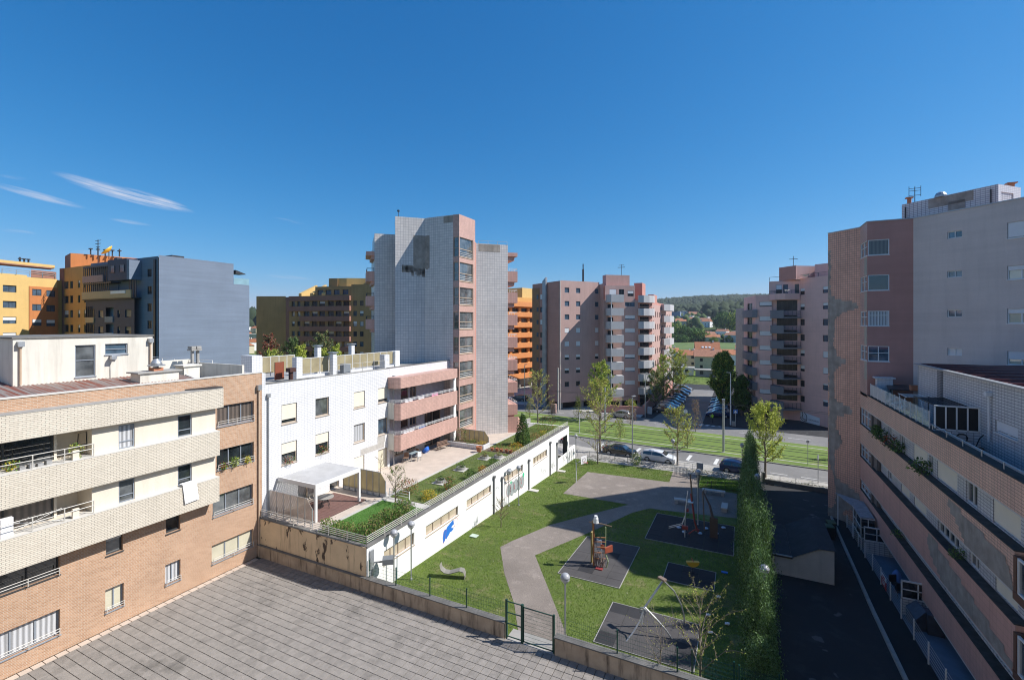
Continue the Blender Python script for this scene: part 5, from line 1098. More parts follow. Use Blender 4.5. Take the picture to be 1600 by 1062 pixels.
add('panel', MB().box(-.25, .1, 1.0, .1, .14, 1.7).mesh('panel', [BLUEG]), t); add('panel', MB().box(.05, .02, 1.15, .3, .06, 1.45).mesh('panel', [M('faded_red_panel', (.38, .09, .05), .6)]), t); add('slide_lip', MB().prism([(.45, -.2), (.85, .25), (.7, .4), (.35, 0)], 1.0, lambda x, y: 1.2 + .3 * x).mesh('slide_lip', [MATS['faded_red_panel']]), t)
m = MB()
for z in (.55, .95, 1.35, 1.7, 2.0): m.tube([(-.35, -.3, z), (-.05, -.42, z + .1), (.45, -.1, z + .05)], .03, 5)
add('rung', m.mesh('rung', [ORP]), t)
m = MB(); rn = random.Random(4)
for k in range(22): a = rn.uniform(-.3, .45); m.tube([(a, -.3 + rn.uniform(-.15, .1), rn.uniform(.05, .4)), (a + rn.uniform(-.3, .3), -.3 + rn.uniform(-.1, .15), rn.uniform(.5, 1.1))], .03, 4)
add('climbing_net', m.mesh('climbing_net', [M('dusty_rope', (.28, .20, .17), .9, .2, 6)]), t)
add('foot_plate', MB().box(-.1, -.75, .02, .35, -.35, .1).mesh('foot_plate', [M('dull_red_plate', (.25, .04, .04), .6)]), t)
# curved net frame
gy = 26.2; gz = zg(gy); t = thing('curved_net_frame', 'steel play frame of two bowed legs and a straight mast with its net missing', 'playground climber', (-3.9, 26.2, gz)); O = Vector((-3.9, 26.2, gz))
L_ = lambda *p: [Vector(q) - O for q in p]
ap = (-3.72, 26.4, 1.92)
add('mast', MB().tube(L_(ap, (-4.6, 25.6, 0.6), (-4.68, 25.3, -.1)), .055, 8).mesh('mast', [STEEL]), t)
add('bowed_leg', MB().tube(L_(ap, (-3.2, 26.75, 1.3), (-2.85, 27.0, .5), (-2.72, 27.2, -.2), (-2.74, 27.3, -.78)), .04, 8).mesh('bowed_leg', [STEEL]), t)
add('bowed_leg', MB().tube(L_((-4.55, 25.6, .68), (-4.0, 25.6, .25), (-3.5, 25.68, -.25), (-3.18, 25.73, -.7)), .04, 8).mesh('bowed_leg', [STEEL]), t)
add('bowed_leg', MB().tube(L_((-4.62, 25.45, .5), (-4.75, 25.2, .1), (-5.0, 24.8, -.3), (-5.3, 24.4, -.66)), .04, 8).mesh('bowed_leg', [STEEL]), t)
add('cap', MB().obox(Vector(ap) - O + Vector((-.05, 0, .08)), (.8, -.5), (.22, .12, .05)).mesh('cap', [M('brown_cap', (.2, .15, .12), .7)]), t)
m = MB(); m.tube(L_(*[(-4.65 + .18 * math.cos(k * .7), 25.5 + .05 * k / 9, .5 + .18 * math.sin(k * .7)) for k in range(10)]), .03, 6); add('hub_ring', m.mesh('hub_ring', [STEEL]), t)
# shaded climbing frame
gy = 40.6; gz = zg(gy) + .04; t = thing('playground_climber', 'tall climbing frame of bent steel tubes with red footholds on the large dark mat', 'playground climber', (-3.3, 40.6, gz)); O = Vector((-3.3, 40.6, gz)); G_ = gz
add('mast', MB().tube(L_((-3.2, 41.4, G_), (-3.5, 41.6, G_ + 2.3), (-3.7, 41.7, G_ + 4.6)), .06, 8).mesh('mast', [WOODP]), t)
add('tube', MB().tube(L_((-3.94, 39.8, G_), (-3.9, 40.0, G_ + 2.0), (-3.75, 40.4, G_ + 3.6)), .05, 8).mesh('tube', [STEEL]), t)
add('tube', MB().tube(L_((-2.6, 41.9, G_), (-2.75, 42.2, G_ + 3.1), (-2.35, 42.5, G_ + 3.9)), .045, 8).mesh('tube', [WOODP]), t)
for dz in (0, .12): add('sweeping_rail', MB().tube(L_((-5.3, 40.9, G_ + .1 + dz), (-4.9, 40.7, G_ + .35 + dz), (-4.2, 40.3, G_ + .8 + dz), (-3.9, 40.2, G_ + 1.7 + dz)), .025, 6).mesh('sweeping_rail', [ALU]), t)
add('red_tube', MB().tube(L_((-3.0, 40.9, G_ + .2), (-3.3, 40.9, G_ + 1.0), (-3.45, 41.0, G_ + 2.2), (-3.6, 41.1, G_ + 3.2)), .06, 8).mesh('red_tube', [M('dull_red_tube', (.28, .05, .04), .5)]), t)
add('red_tube', MB().tube(L_((-3.7, 40.5, G_ + .1), (-3.3, 40.6, G_ + .45), (-2.9, 40.7, G_ + .5)), .05, 8).mesh('red_tube', [MATS['dull_red_tube']]), t)
add('foothold', MB().box(-.7 - .15, -.8 - .1, .7, -.4, -.6, .95).mesh('foothold', [MATS['dull_red_tube']]), t); add('foothold', MB().box(-.75, .3, 1.7, -.45, .55, 1.95).mesh('foothold', [MATS['dull_red_tube']]), t)
add('platform', MB().box(-.6, .2, 2.5, -.1, .55, 2.56).mesh('platform', [ALU]), t)
add('timber_fin', MB().prism([(1.15, .2), (1.75, .2), (1.7, .45), (1.2, .45)], 0, lambda x, y: 1.6).tube([(1.4, .3, 1.5), (1.15, .6, 2.4), (.6, 1.1, 3.3)], .12, 6, r1=.05).mesh('timber_fin', [M('bare_brown_timber', (.10, .07, .055), .9)]), t)
for x, y in ((-4.6, 41.6), (-4.1, 40.9), (-2.9, 41.2), (-2.5, 42.4), (-1.7, 41.8), (-1.2, 43.2)):
    m = MB(); m.lathe([(.18, 0), (.16, .06), (.001, .07)], (x - O.x, y - O.y, 0), 10); add('stepping_disc', m.mesh('stepping_disc', [BLUEG]), t)
# yellow rocker
t = thing('yellow_rocker', 'yellow half round spring rocker on the small dark mat', 'spring rocker', (-2.85, 33.9, zg(33.9) + .04), .4)
m = MB(); prof = [(.42 * math.cos(math.pi * k / 10), .42 * math.sin(math.pi * k / 10)) for k in range(11)]
m.add([(x, -.12, .75 - z * .8) for x, z in prof] + [(x, .12, .75 - z * .8) for x, z in prof], [tuple(range(11)), tuple(range(11, 22))[::-1]] + [(i, i + 11, (i + 1) % 11 + 11, (i + 1) % 11) for i in range(11)]); add('shell', m.mesh('shell', [YELP]), t)
add('spring', MB().tube([(.09 * math.cos(k), .09 * math.sin(k), k * .0175) for k in range(24)], .02, 5).mesh('spring', [DARKM]), t); add('handle', MB().tube([(0, -.25, .85), (0, .25, .85)], .02, 5).mesh('handle', [REDP]), t)
for k, (x, y, lab) in enumerate([(-1.15, 31.3, 'white litter scrap on the shaded grass beside the small mat'), (-1.6, 28.9, 'white litter scrap midway along the shaded hedge lawn'), (-.6, 28.5, 'white litter scrap closest to the hedge'), (-1.4, 27.2, 'white litter scrap nearest the net frame')]):
    m = MB().box(-.12, -.08, 0, .1, .08, .05).box(-.02, -.1, .05, .12, .05, .09); o = solo('litter', m, WHP, lab, 'litter', 'scraps of litter on the grass'); o.location = (x, y, zg(y) + .06)
o = solo('plastic_bag', MB().box(-.2, -.1, 0, .2, .1, .06), BLUEPL, 'small blue plastic scrap on the grass right of the yellow rocker', 'litter'); o.location = (-.9, 34.9, zg(34.9) + .05)
o = solo('drain_cover', MB().box(-.3, -.25, 0, .3, .25, .05), M('pale_green_cover', (.42, .50, .42), .7), 'small pale green cover plate on the lawn by the podium wall', 'cover plate'); o.location = (-18.9, 31.9, zg(31.9) + .04)
for k, y in enumerate((44.7, 53.1)):
    o = solo('splash_slab', MB().box(-.5, -.3, -.1, .5, .3, .06), LCONC, ('concrete slab under the third downpipe on the lawn', 'concrete slab under the last downpipe by the passage')[k], 'slab', 'slabs at the downpipes'); o.location = (-19.3, y, zg(y) + .03)
# hedge of conifers between park and alley
hm = [conifer_mesh(1, .30, s, 9500, .017) for s in (1, 2, 3)]
HP = [(.35, 60.2, 5.0, 1.2), (.2, 58.5, 4.6, 1.1), (.5, 56.9, 4.9, 1.2), (.1, 55.2, 4.6, 1.15), (.6, 53.5, 4.5, 1.2), (.3, 51.8, 4.3, 1.2), (.0, 50.1, 4.2, 1.1), (.6, 48.5, 4.0, 1.2), (.2, 46.8, 4.0, 1.2), (.5, 45.1, 3.9, 1.15), (.1, 43.4, 3.8, 1.2), (.6, 41.8, 3.9, 1.2),
      (.3, 40.2, 3.9, 1.2), (.6, 38.5, 3.6, 1.15), (.2, 36.9, 3.7, 1.2), (.7, 35.3, 3.5, 1.1), (.4, 33.7, 3.7, 1.15), (.8, 32.0, 3.4, 1.1), (.6, 30.4, 3.6, 1.15), (.9, 28.8, 3.1, 1.1), (.7, 27.3, 3.2, 1.05), (1.0, 25.7, 2.6, 1.0), (.9, 24.3, 2.5, 1.0), (.4, 23.2, 1.8, .9)]
HP = [(x * .75 + (.75 if y > 39 else .4) + .28 * math.sin(i * 2.3), y, h * ((.97 if y > 39 else 1.38) + .17 * math.sin(i * 1.9)), r * (.66 + .13 * math.sin(i * 3.1))) for i, (x, y, h, r) in enumerate(HP)]
ptr = cached('ctr', lambda: MB().tube([(0, 0, 0), (0, 0, .9)], .02, 6, r1=.004).mesh('trunk', [BARK]))
for k, (x, y, h, r) in enumerate(HP):
    lab = 'tallest conifer at the roadside end of the hedge' if k == 0 else ('smallest conifer at the courtyard end of the hedge' if k == len(HP) - 1 else nth(k) + ' conifer of the hedge counted from the road end')
    t = thing('hedge_conifer', lab, 'conifer', (x, y, zg(y) - .05), k * 1.1, 'conifers forming the hedge between park and alley'); t.scale = (r / .34, r / .34, h)
    add('foliage', hm[k % 3], t); add('trunk', ptr, t)
# grass blades as real geometry
def inpoly(P, poly):
    x, y = P[:, 0], P[:, 1]; r = np.zeros(len(P), bool); n = len(poly)
    for i in range(n):
        x0, y0 = poly[i]; x1, y1 = poly[(i + 1) % n]; c = ((y0 > y) != (y1 > y)) & (x < (x1 - x0) * (y - y0) / ((y1 - y0) or 1e-9) + x0); r ^= c
    return r
def grass(name, rects, dens, hgt, w, mt, zfun, excl=(), seed=1, label=None):
    rs = np.random.RandomState(seed); PP = []
    for x0, y0, x1, y1 in rects:
        n = int((x1 - x0) * (y1 - y0) * dens); PP.append(np.stack([rs.uniform(x0, x1, n), rs.uniform(y0, y1, n)], 1))
    P = np.concatenate(PP)
    for e in excl: P = P[~inpoly(P, e)]
    n = len(P); z = zfun(P[:, 1]); a = rs.uniform(0, 6.28, n); h = hgt * rs.uniform(.5, 1.4, n); ww = w * rs.uniform(.7, 1.3, n); lx = rs.normal(0, .55, n) * h; ly = rs.normal(0, .55, n) * h
    dx, dy = np.cos(a) * ww, np.sin(a) * ww
    V = np.stack([np.stack([P[:, 0] - dx, P[:, 1] - dy, z], 1), np.stack([P[:, 0] + dx, P[:, 1] + dy, z], 1), np.stack([P[:, 0] + lx, P[:, 1] + ly, z + h], 1)], 1).reshape(-1, 3)
    me = bpy.data.meshes.new(name); me.vertices.add(n * 3); me.vertices.foreach_set('co', V.ravel()); me.loops.add(n * 3); me.polygons.add(n)
    me.loops.foreach_set('vertex_index', np.arange(n * 3)); me.polygons.foreach_set('loop_start', np.arange(n) * 3); me.polygons.foreach_set('loop_total', np.full(n, 3)); me.materials.append(mt); me.update()
    o = add(name, me); return tag(o, label, 'grass', kind='stuff')
zgn = lambda Y: np.where(Y < 60, -.55 - .045 * (Y - 22), -2.26)
rect = lambda a, b, c, d: [(a, b), (c, b), (c, d), (a, d)]
grass('lawn_grass', [(-19.85, 21.4, 1.6, 36)], 330, .055, .014, BLADE, zgn, [path_poly] + [rect(x0 - .05, y0 - .05, x1 + .05, y1 + .05) for _, x0, y0, x1, y1, _ in MATD], 1, 'short mown park grass nearest the courtyard wall')
grass('lawn_grass', [(-19.85, 36, 1.6, 60)], 200, .06, .02, BLADE, zgn, [path_poly, court_poly] + [rect(x0 - .05, y0 - .05, x1 + .05, y1 + .05) for _, x0, y0, x1, y1, _ in MATD] + [rect(-4.1, 44.8, .8, 54.4)], 2, 'short mown park grass towards the road')
BL2 = BLADE
grass('terrace_grass', [(-24.3, 21.5, -20.25, 27.4)], 260, .05, .014, LEAF('turf_blade', (.085, .22, .03), (.06, .16, .022)), lambda Y: Y * 0 + 2.49, [], 3, 'bright green turf of the near terrace garden')
grass('terrace_grass', [(-24.3, 28.4, -20.25, 42.7), (-24.3, 44.3, -20.25, 57.3)], 130, .06, .02, BLADE, lambda Y: Y * 0 + 2.49, [], 4, 'thin grass of the long terrace garden')

# ================================================================ terrace furniture and plants
pg = thing('white_pergola', 'white louvred pergola on the reddish deck of the garden terrace', 'pergola', (-27.5, 24.5, 2.46))
x0, x1, y0, y1, zt = XB + .1, -25.7, 22.45, 26.6, 4.95
for (x, y) in ((x1 - .07, y0 + .07), (x1 - .07, y1 - .07)): part('post', MB().box(x - .08, y - .08, 2.47, x + .08, y + .08, zt - .24), ALU, pg)
m = MB().box(x0, y0, zt - .24, x1, y0 + .08, zt + .05).box(x0, y1 - .08, zt - .24, x1, y1, zt + .05).box(x1 - .08, y0 + .08, zt - .24, x1, y1 - .08, zt + .05).box(x0, y0 + .08, zt - .24, x0 + .08, y1 - .08, zt + .05); part('beam', m, ALU, pg)
lm = cached('louvre', lambda: MB().add([(0, 0, 0), (3.6, 0, 0), (3.6, .155, .06), (0, .155, .06), (0, 0, -.02), (3.6, 0, -.02), (3.6, .155, .04), (0, .155, .04)], [(0, 1, 2, 3), (7, 6, 5, 4), (0, 4, 5, 1), (2, 6, 7, 3)]).mesh('louvre', [M('louvre_metal', (.5, .5, .5), .4)]))
for k in range(20): add('louvre', lm, pg, (x0 + .09 - pg.location.x, y0 + .1 + .2 * k - pg.location.y, zt - .02 - pg.location.z))
def divider(name, label, y, xa, xb, n, mt, h=1.55, base=True):
    t = thing(name, label, 'privacy screen', ((xa + xb) / 2, y, 2.46), 0, 'framed privacy screens on the terrace'); w = (xb - xa) / n
    for k in range(n):
        a, b = xa + w * k + .03, xa + w * (k + 1) - .03; top = 2.75 + h
        if k == n - 1: m = MB().add([(a, y - .01, 2.75), (b, y - .01, 2.75), (b, y - .01, top - .55), (b - .45, y - .01, top), (a, y - .01, top), (a, y + .01, 2.75), (b, y + .01, 2.75), (b, y + .01, top - .55), (b - .45, y + .01, top), (a, y + .01, top)], [(0, 1, 2, 3, 4), (9, 8, 7, 6, 5)] + [(i, (i + 5), (i + 1) % 5 + 5, (i + 1) % 5) for i in range(5)])
        else: m = MB().box(a, y - .01, 2.75, b, y + .01, top)
        part('panel', m, mt, t)
    m = MB()
    for k in range(n + 1): m.box(xa + w * k - .025, y - .03, 2.46, xa + w * k + .025, y + .03, 2.75 + h - (.55 if k == n else 0))
    m.box(xa, y - .02, 2.75 + h, xb - .45, y + .02, 2.79 + h).box(xa, y - .02, 2.70, xb, y + .02, 2.745); part('frame', m, STEEL, t)
    if base: part('base_wall', MB().box(xa, y + .04, 2.46, xb, y + .22, 2.85), WTILE, t)
divider('privacy_screen', 'pale see-through privacy screen at the courtyard end of the terrace', 21.75, XB + .2, -25.2, 6, FROSTP, base=False)
divider('privacy_screen', 'cream privacy screen just behind the pergola', 28.05, XB + .6, -24.55, 7, FROST)
divider('privacy_screen', 'cream privacy screen below the glazed pink tower column', 44.6, -28.2, -24.6, 6, FROST, h=1.3, base=False)
pl_ = thing('tiled_planter', 'low white tiled planter full of shrubs in front of the far cream screen', 'planter', (-26.5, 43.6, 2.46)); part('box', MB().box(-28.9, 42.95, 2.46, -24.5, 43.15, 2.95).box(-24.5, 42.95, 2.46, -24.3, 44.4, 2.95), WTILE, pl_); part('soil', MB().box(-28.9, 43.15, 2.46, -24.5, 44.4, 2.85), SOIL, pl_)
t = thing('glass_table', 'square dark table standing under the pergola', 'table', (-27.2, 24.6, 2.5)); add('tabletop', MB().lathe([(.001, .72), (.62, .72), (.62, .75), (.001, .75)], (0, 0, 0), 20).mesh('tabletop', [M('grey_table_top', (.30, .29, .27), .4)]), t)
for a in range(4): add('leg', MB().tube([(.15 * math.cos(a * 1.57), .15 * math.sin(a * 1.57), .715), (.45 * math.cos(a * 1.57), .45 * math.sin(a * 1.57), 0)], .02, 6).mesh('leg', [DARKM]), t)
def garden_chair(x, y, rz, lab, mt):
    t = thing('garden_chair', lab, 'chair', (x, y, 2.47), rz, 'garden chairs by the terrace table')
    add('seat', MB().box(-.23, -.23, .42, .23, .23, .46).mesh('seat', [mt]), t); add('backrest', MB().box(-.23, .2, .46, .23, .24, .9).mesh('backrest', [mt]), t)
    for a in (-1, 1):
        for b in (-1, 1): add('leg', cached('gcl', lambda: MB().box(-.018, -.018, 0, .018, .018, .42).mesh('leg', [STEEL])), t, (.2 * a, .2 * b, 0))
BR = M('brown_wicker', (.22, .14, .10), .7, .1, 6)
garden_chair(-29.0, 36.0, .3, 'brown garden chair at the near end of the glass topped table', BR); garden_chair(-28.9, 38.0, 2.9, 'brown garden chair at the far end of the glass topped table', BR); garden_chair(-28.3, 37.0, 4.5, 'white garden chair on the open side of the table', WHP)
t = thing('terrace_table', 'small glass topped table with chairs below the pink balconies', 'table', (-29.0, 37.0, 2.47)); add('tabletop', MB().box(-.4, -.6, .7, .4, .6, .73).mesh('tabletop', [M('pale_glass_top', (.30, .38, .42), .15)]), t)
for a in (-1, 1):
    for b in (-1, 1): add('leg', cached('ttl', lambda: MB().box(-.02, -.02, 0, .02, .02, .7).mesh('leg', [STEEL])), t, (.35 * a, .55 * b, 0))
t = thing('terrace_bench', 'dark slatted bench on the terrace paving in front of the glazed doors', 'bench', (-28.4, 41.6, 2.47), R(80))
for k in range(4): add('slat', cached('tbs', lambda: MB().box(-.8, -.04, .42, .8, .04, .45).mesh('slat', [BR])), t, (0, -.2 + .12 * k, 0))
for k in range(3): add('slat', cached('tbb', lambda: MB().box(-.8, .24, -.04, .8, .27, .04).mesh('slat', [BR])), t, (0, 0, .55 + .13 * k))
for a in (-1, 1): add('frame', cached('tbf', lambda: MB().tube([(0, -.25, 0), (0, -.25, .42), (0, .25, .42), (0, .28, .9)], .02, 5).tube([(0, .25, .42), (0, .3, 0)], .02, 5).mesh('frame', [DARKM])), t, (.7 * a, 0, 0))
o = solo('paddling_tub', MB().lathe([(.3, 0), (.42, .3), (.44, .34), (.4, .34), (.28, .05), (.001, .05)], (0, 0, 0), 16), BLUEPL, 'blue plastic tub leaning by the terrace wall', 'tub'); o.location = (-29.1, 39.6, 2.6); o.rotation_euler = (0, R(-50), 0)
def pot(x, y, z, r, h, lab, mt=None):
    o = solo('flower_pot', MB().lathe([(r * .6, 0), (r * .95, h * .7), (r, h), (r * .85, h), (r * .8, h * .85), (.001, h * .85)], (0, 0, 0), 12), mt or TERRA, lab, 'flower pot', 'flower pots on the terrace'); o.location = (x, y, z)
pot(-24.4, 42.2, 2.47, .33, .6, 'large terracotta urn at the corner of the tiled planter')
for k in range(5): pot(-23.4 + .55 * k, 43.2 + .1 * (k % 2), 2.5, .2, .32, nth(k) + ' terracotta pot from the left in the row across the garden bed')
bush('flowering_shrub', 'pink flowering shrub at the near end of the garden bed row', 'shrub', (-22.9, 43.9, 2.5), .6, .6, LFR, 31, 300, .05, mats=[LFR, LFG, LFG])
for k, (x, y, r, h, mts, lab) in enumerate([(-22.6, 32.6, .35, .5, [LFG, LFD], 'round shrub in the nearest stone ring of the garden terrace'), (-22.9, 36.3, .4, .6, [LFG, LFD], 'round shrub in the middle stone ring of the garden terrace'), (-22.7, 40.3, .4, .45, [LFD, LFB], 'flat shrub in the far stone ring of the garden terrace'), (-21.6, 41.2, .35, .45, [LFG, LFB], 'small shrub ring nearest the planter')]):
    t = thing('stone_ring_bed', lab.replace('round shrub in', 'square stone bed under').replace('flat shrub in', 'flat stone bed under').replace('small shrub ring', 'smallest stone bed'), 'flower bed', (x, y, 2.5), 0, 'stone beds on the terrace lawn')
    add('slab', MB().box(-.55, -.55, 0, .55, .55, .06).mesh('slab', [LCONC]), t); add('ring', MB().lathe([(.42, .062), (.42, .28), (.34, .28), (.34, .1), (.001, .1)], (0, 0, 0), 14).mesh('ring', [CONC]), t)
    bush('ring_shrub', lab, 'shrub', (x, y, 2.62), r, h, LFG, 40 + k, 260, .05, mats=mts)
for k, (x, y, r, h, mts, lab) in enumerate([(-21.0, 31.5, .5, 1.0, [LFR, LFG, LFD], 'reddish shrub against the terrace railing'), (-21.3, 29.3, .7, .6, [LFY, LFY, LFG], 'yellow flowering shrub by the gravel strip'), (-20.9, 34.6, .5, .8, [LFD, LFG], 'dark green round shrub halfway along the terrace railing'), (-20.7, 36.4, .45, .6, [LFB, LFY, LFR], 'orange tinted shrub beside the dark round one'),
        (-20.8, 38.6, .5, .7, [LFD, LFG], 'dark shrub further along the terrace railing'), (-20.9, 43.9, .9, .9, [LFY, LFY, LFR, LFG], 'big yellow and red shrub below the cone tree'), (-20.8, 48.6, .7, 1.0, [LFB, LFR, LFG], 'rusty shrub between cone tree and terrace end'), (-20.8, 51.2, .6, .7, [LFY, LFG], 'yellowish low shrub near the far end of the railing'),
        (-21.5, 54.2, 1.6, 1.8, [LFD, LFD, LFR, LFG], 'broad dark shrub with red flowers at the end of the terrace'), (-25.0, 53.5, .8, .9, [LFD, LFG], 'dark shrub behind the cone tree'), (-27.6, 43.8, .8, 1.9, [LFD, LFG, LFP], 'tall pinkish green shrub in the tiled planter'), (-26.2, 43.8, .9, .7, [LFG, LFB], 'low shrub in the middle of the tiled planter'), (-25.0, 43.8, .6, .6, [LFY, LFB], 'yellowish low shrub at the planter end'),
        (-23.5, 29.4, .9, 1.1, [LFR, LFD, LFB], 'dark red planting behind the low gravel strip rail')]):
    bush('terrace_shrub', lab, 'shrub', (x, y, 2.5), r, h, LFG, 60 + k, int(500 * r + 300), .055, mats=mts)
for k in range(7): bush('climbing_shrub', nth(k) + ' loose leafy shrub along the near terrace railing from the corner', 'shrub', (-21.0 + .25 * math.sin(k * 2), 21.9 + .75 * k, 2.5), .55, 1.0 + .2 * math.sin(k * 3), LFG, 90 + k, 800, .06, group='loose shrubs along the near terrace railing', mats=[LFG, LFG, LFD, LFB])
for k in range(3): bush('climbing_shrub', nth(k) + ' loose leafy shrub along the courtyard end railing, from the left', 'shrub', (-23.9 + .9 * k, 21.8, 2.5), .5, .8, LFG, 110 + k, 560, .06, group='loose shrubs along the near terrace railing', mats=[LFG, LFG, LFB])
tree('terrace_sapling', 'bushy young olive like tree at the end of the terrace turf', 'tree', (-23.2, 27.6, 2.5), 2.6, 1.1, LFH, 21, n=14, clear=.1, size=.045, per=3, r0=.05, mats=[LFG, LFB, LFD])
tree('bare_sapling', 'thin leafless sapling beside the tiled wall on the terrace', 'tree', (-28.2, 31.6, 2.5), 1.9, .7, LFB, 22, n=7, clear=.4, size=.03, per=1, r0=.03)
def cone_f(rn):
    z = rn.random() ** 1.3; a = rn.uniform(0, 6.28); r = (.3 * min(1, z * 6 + .5) * (1 - z) ** .7 + .012) * (.75 + .3 * rn.random()); return (math.cos(a) * r, math.sin(a) * r, z)
t = thing('cone_conifer', 'dark cone shaped conifer on the garden terrace in front of the tower', 'conifer', (-21.5, 46.8, 2.5)); t.scale = (2.9, 2.9, 3.3); add('foliage', leaf_mesh('foliage', clump_pts(3600, cone_f, 5), .028, LFD, 5, mats=[LFD, LFD, LFG], up=.8), t); add('trunk', ptr, t)
m = MB()
for x in (-24.3, -22.4): m.box(x - .03, 28.2, 2.5, x + .03, 28.26, 3.2)
for z in (2.75, 2.95, 3.17): m.tube([(-24.3, 28.23, z), (-22.4, 28.23, z)], .02, 5)
solo('low_garden_rail', m, ALU, 'short pale metal rail dividing the terrace turf from the lawn', 'railing')
# laundry and balcony plants
def plant(x, y, z, r, h, lab, mts, seed, cat='plant', n=200, size=.05, group=None): bush('potted_plant', lab, cat, (x, y, z), r, h, LFG, seed, n, size, mats=mts, group=group)
plant(-29.2, 11.15, 9.3, .25, .75, 'spiky yellow green plant on the upper loggia of the brick block', [LFN, LFG], 130); plant(-29.3, 8.9, 9.3, .2, .4, 'small plant among clutter on the upper loggia', [LFG, LFY], 131)
plant(XB + .1, 19.3, 6.66, .3, .5, 'green plant in the second floor end window', [LFG, LFN], 132, n=260); plant(XB + .1, 18.6, 6.66, .2, .35, 'red flowering plant in the second floor end window', [LFR, LFG], 133); plant(XB + .1, 20.2, 6.66, .2, .35, 'yellow leaved plant at the right of the second floor end window', [LFN, LFY], 134)
plant(XB + .06, 23.45, 5.72, .45, .5, 'red flowers behind the half lowered shutter, left window', [LFR, LFD, LFG], 135); plant(XB + .06, 26.5, 5.72, .45, .55, 'red flowers behind the half lowered shutter, second window', [LFR, LFD, LFG], 136)
m = MB(); m.add([(-28.70, 15.75, 6.62), (-28.70, 16.5, 6.62), (-28.66, 16.62, 5.55), (-28.66, 15.85, 5.5), (-29.05, 15.75, 6.64), (-29.05, 16.5, 6.64)], [(0, 3, 2, 1), (4, 0, 1, 5)]); solo('towel', m, CLOTHW, 'white towel hanging over the cream brick band below a window', 'towel')
m = MB().box(-29.3, 8.5, 6.5, -29.0, 8.9, 7.3); solo('white_garment', m, CLOTHW, 'white cloth hanging at the left of the lower loggia', 'laundry')
m = MB()
for k in range(4): m.box(-29.25, 9.1 + .3 * k, 9.3, -28.98, 9.3 + .3 * k, 9.45 + .05 * (k % 2))
solo('loggia_clutter', m, M('grey_clutter', (.30, .30, .30), .7, .2, 8), 'grey bags and boxes lying along the upper loggia railing', 'boxes')
t = thing('folding_chair', 'dark folding chair frame leaning in the upper loggia alcove', 'chair', (-29.6, 11.3, 9.3)); add('frame', MB().tube([(0, 0, 0), (0, .1, 1.1), (0, .4, 1.15), (0, .45, 0)], .02, 5).mesh('frame', [DARKM]), t); add('seat', MB().box(-.03, .05, .5, .03, .42, .54).mesh('seat', [DARKM]), t)
t = thing('drying_rack', 'low drying rack with laundry on the lower loggia', 'clothes rack', (-29.2, 9.8, 6.5)); m = MB()
for k in range(9): m.tube([(-.2, -.9 + .2 * k, .5), (.2, -.9 + .2 * k, .5)], .01, 4)
add('wire', m.mesh('wire', [ALU]), t); add('leg', MB().tube([(-.2, -.9, 0), (-.2, .9, .5)], .012, 4).tube([(.2, .9, 0), (.2, -.9, .5)], .012, 4).mesh('leg', [ALU]), t)
for k, (y0, y1, z, mt, lab) in enumerate([(39.5, 40.6, 8.55, CLOTHP, 'pink laundry on the upper pink balcony rail'), (35.2, 36.4, 8.5, CLOTHW, 'white sheet on the upper pink balcony rail'), (37.3, 38.2, 8.5, CLOTHW, 'white laundry midway on the upper pink balcony'), (35.0, 36.6, 5.6, CLOTHW, 'white cloth on the lower pink balcony rail'), (37.2, 38.4, 5.6, CLOTHB, 'mixed laundry in the middle of the lower pink balcony')]):
    solo('laundry', MB().box(-28.5, y0, z - .35, -28.44, y1, z + .1), mt, lab, 'laundry')
for k, (y, z, L) in enumerate([(44.8, 7.3, .6), (43.2, 7.3, 1.0), (41.0, 7.32, 1.2), (39.3, 7.32, .9), (34.6, 7.3, 1.0)]):
    bush('ledge_plant', ('small plant at the start of the top ledge of the pink block', 'green trailing plant on the top ledge of the pink block', 'purple leaved plant on the top ledge of the pink block', 'large leaved dark plant spilling over the top ledge', 'dark bushy plant further down the top ledge')[k], 'plant', (9.5, y, z), L * .55, .7, LFD, 150 + k, 320, .07, mats=[LFD, LFD, LFG] if k != 2 else [LFR, LFD, LFP])
plant(9.6, 39.3, 1.66, .5, .45, 'green plant on the lowest ledge of the pink block', [LFG, LFD], 158); plant(9.6, 30.0, 4.5, .4, .4, 'green plant on the middle ledge of the pink block', [LFD, LFG], 159)
# graffiti, sprayed flat on the podium wall
gr = M('spray_blue', (.02, .16, .55), .6, .06, 3); grr = M('spray_red', (.55, .03, .06), .6, .05, 3); grg = M('spray_grey', (.33, .37, .37), .6, .25, 3); grk = M('spray_black', (.04, .045, .05), .7, .2, 4); grn = M('spray_green', (.05, .5, .25), .6, .05, 3)
def spray(name, polys, mt, lab, cat='graffiti', off=.004, group=None):
    m = MB()
    for p in polys: m.add([(XP + off, y, z) for y, z in p], [tuple(range(len(p)))])
    return m
t = thing('blue_graffiti', 'blue graffiti letters with thin red outline on the white podium wall', 'graffiti', (XP, 30, 0))
B1 = [(29.05, -.55), (29.0, -.1), (29.1, .3), (29.3, .42), (29.45, .3), (29.4, .0), (29.3, -.4)]; B2 = [(29.35, .25), (29.6, .5), (29.8, .55), (30.0, .62), (30.45, .72), (30.5, .35), (30.25, .3), (30.15, .2), (30.3, .12), (30.45, .16), (30.45, -.02), (30.1, -.1), (30.0, -.05), (29.85, -.2), (29.65, -.28), (29.5, -.4), (29.35, -.3)]
part('letter', spray('', [B1], gr, ''), gr, t); part('letter', spray('', [B2], gr, '', off=.006), gr, t)
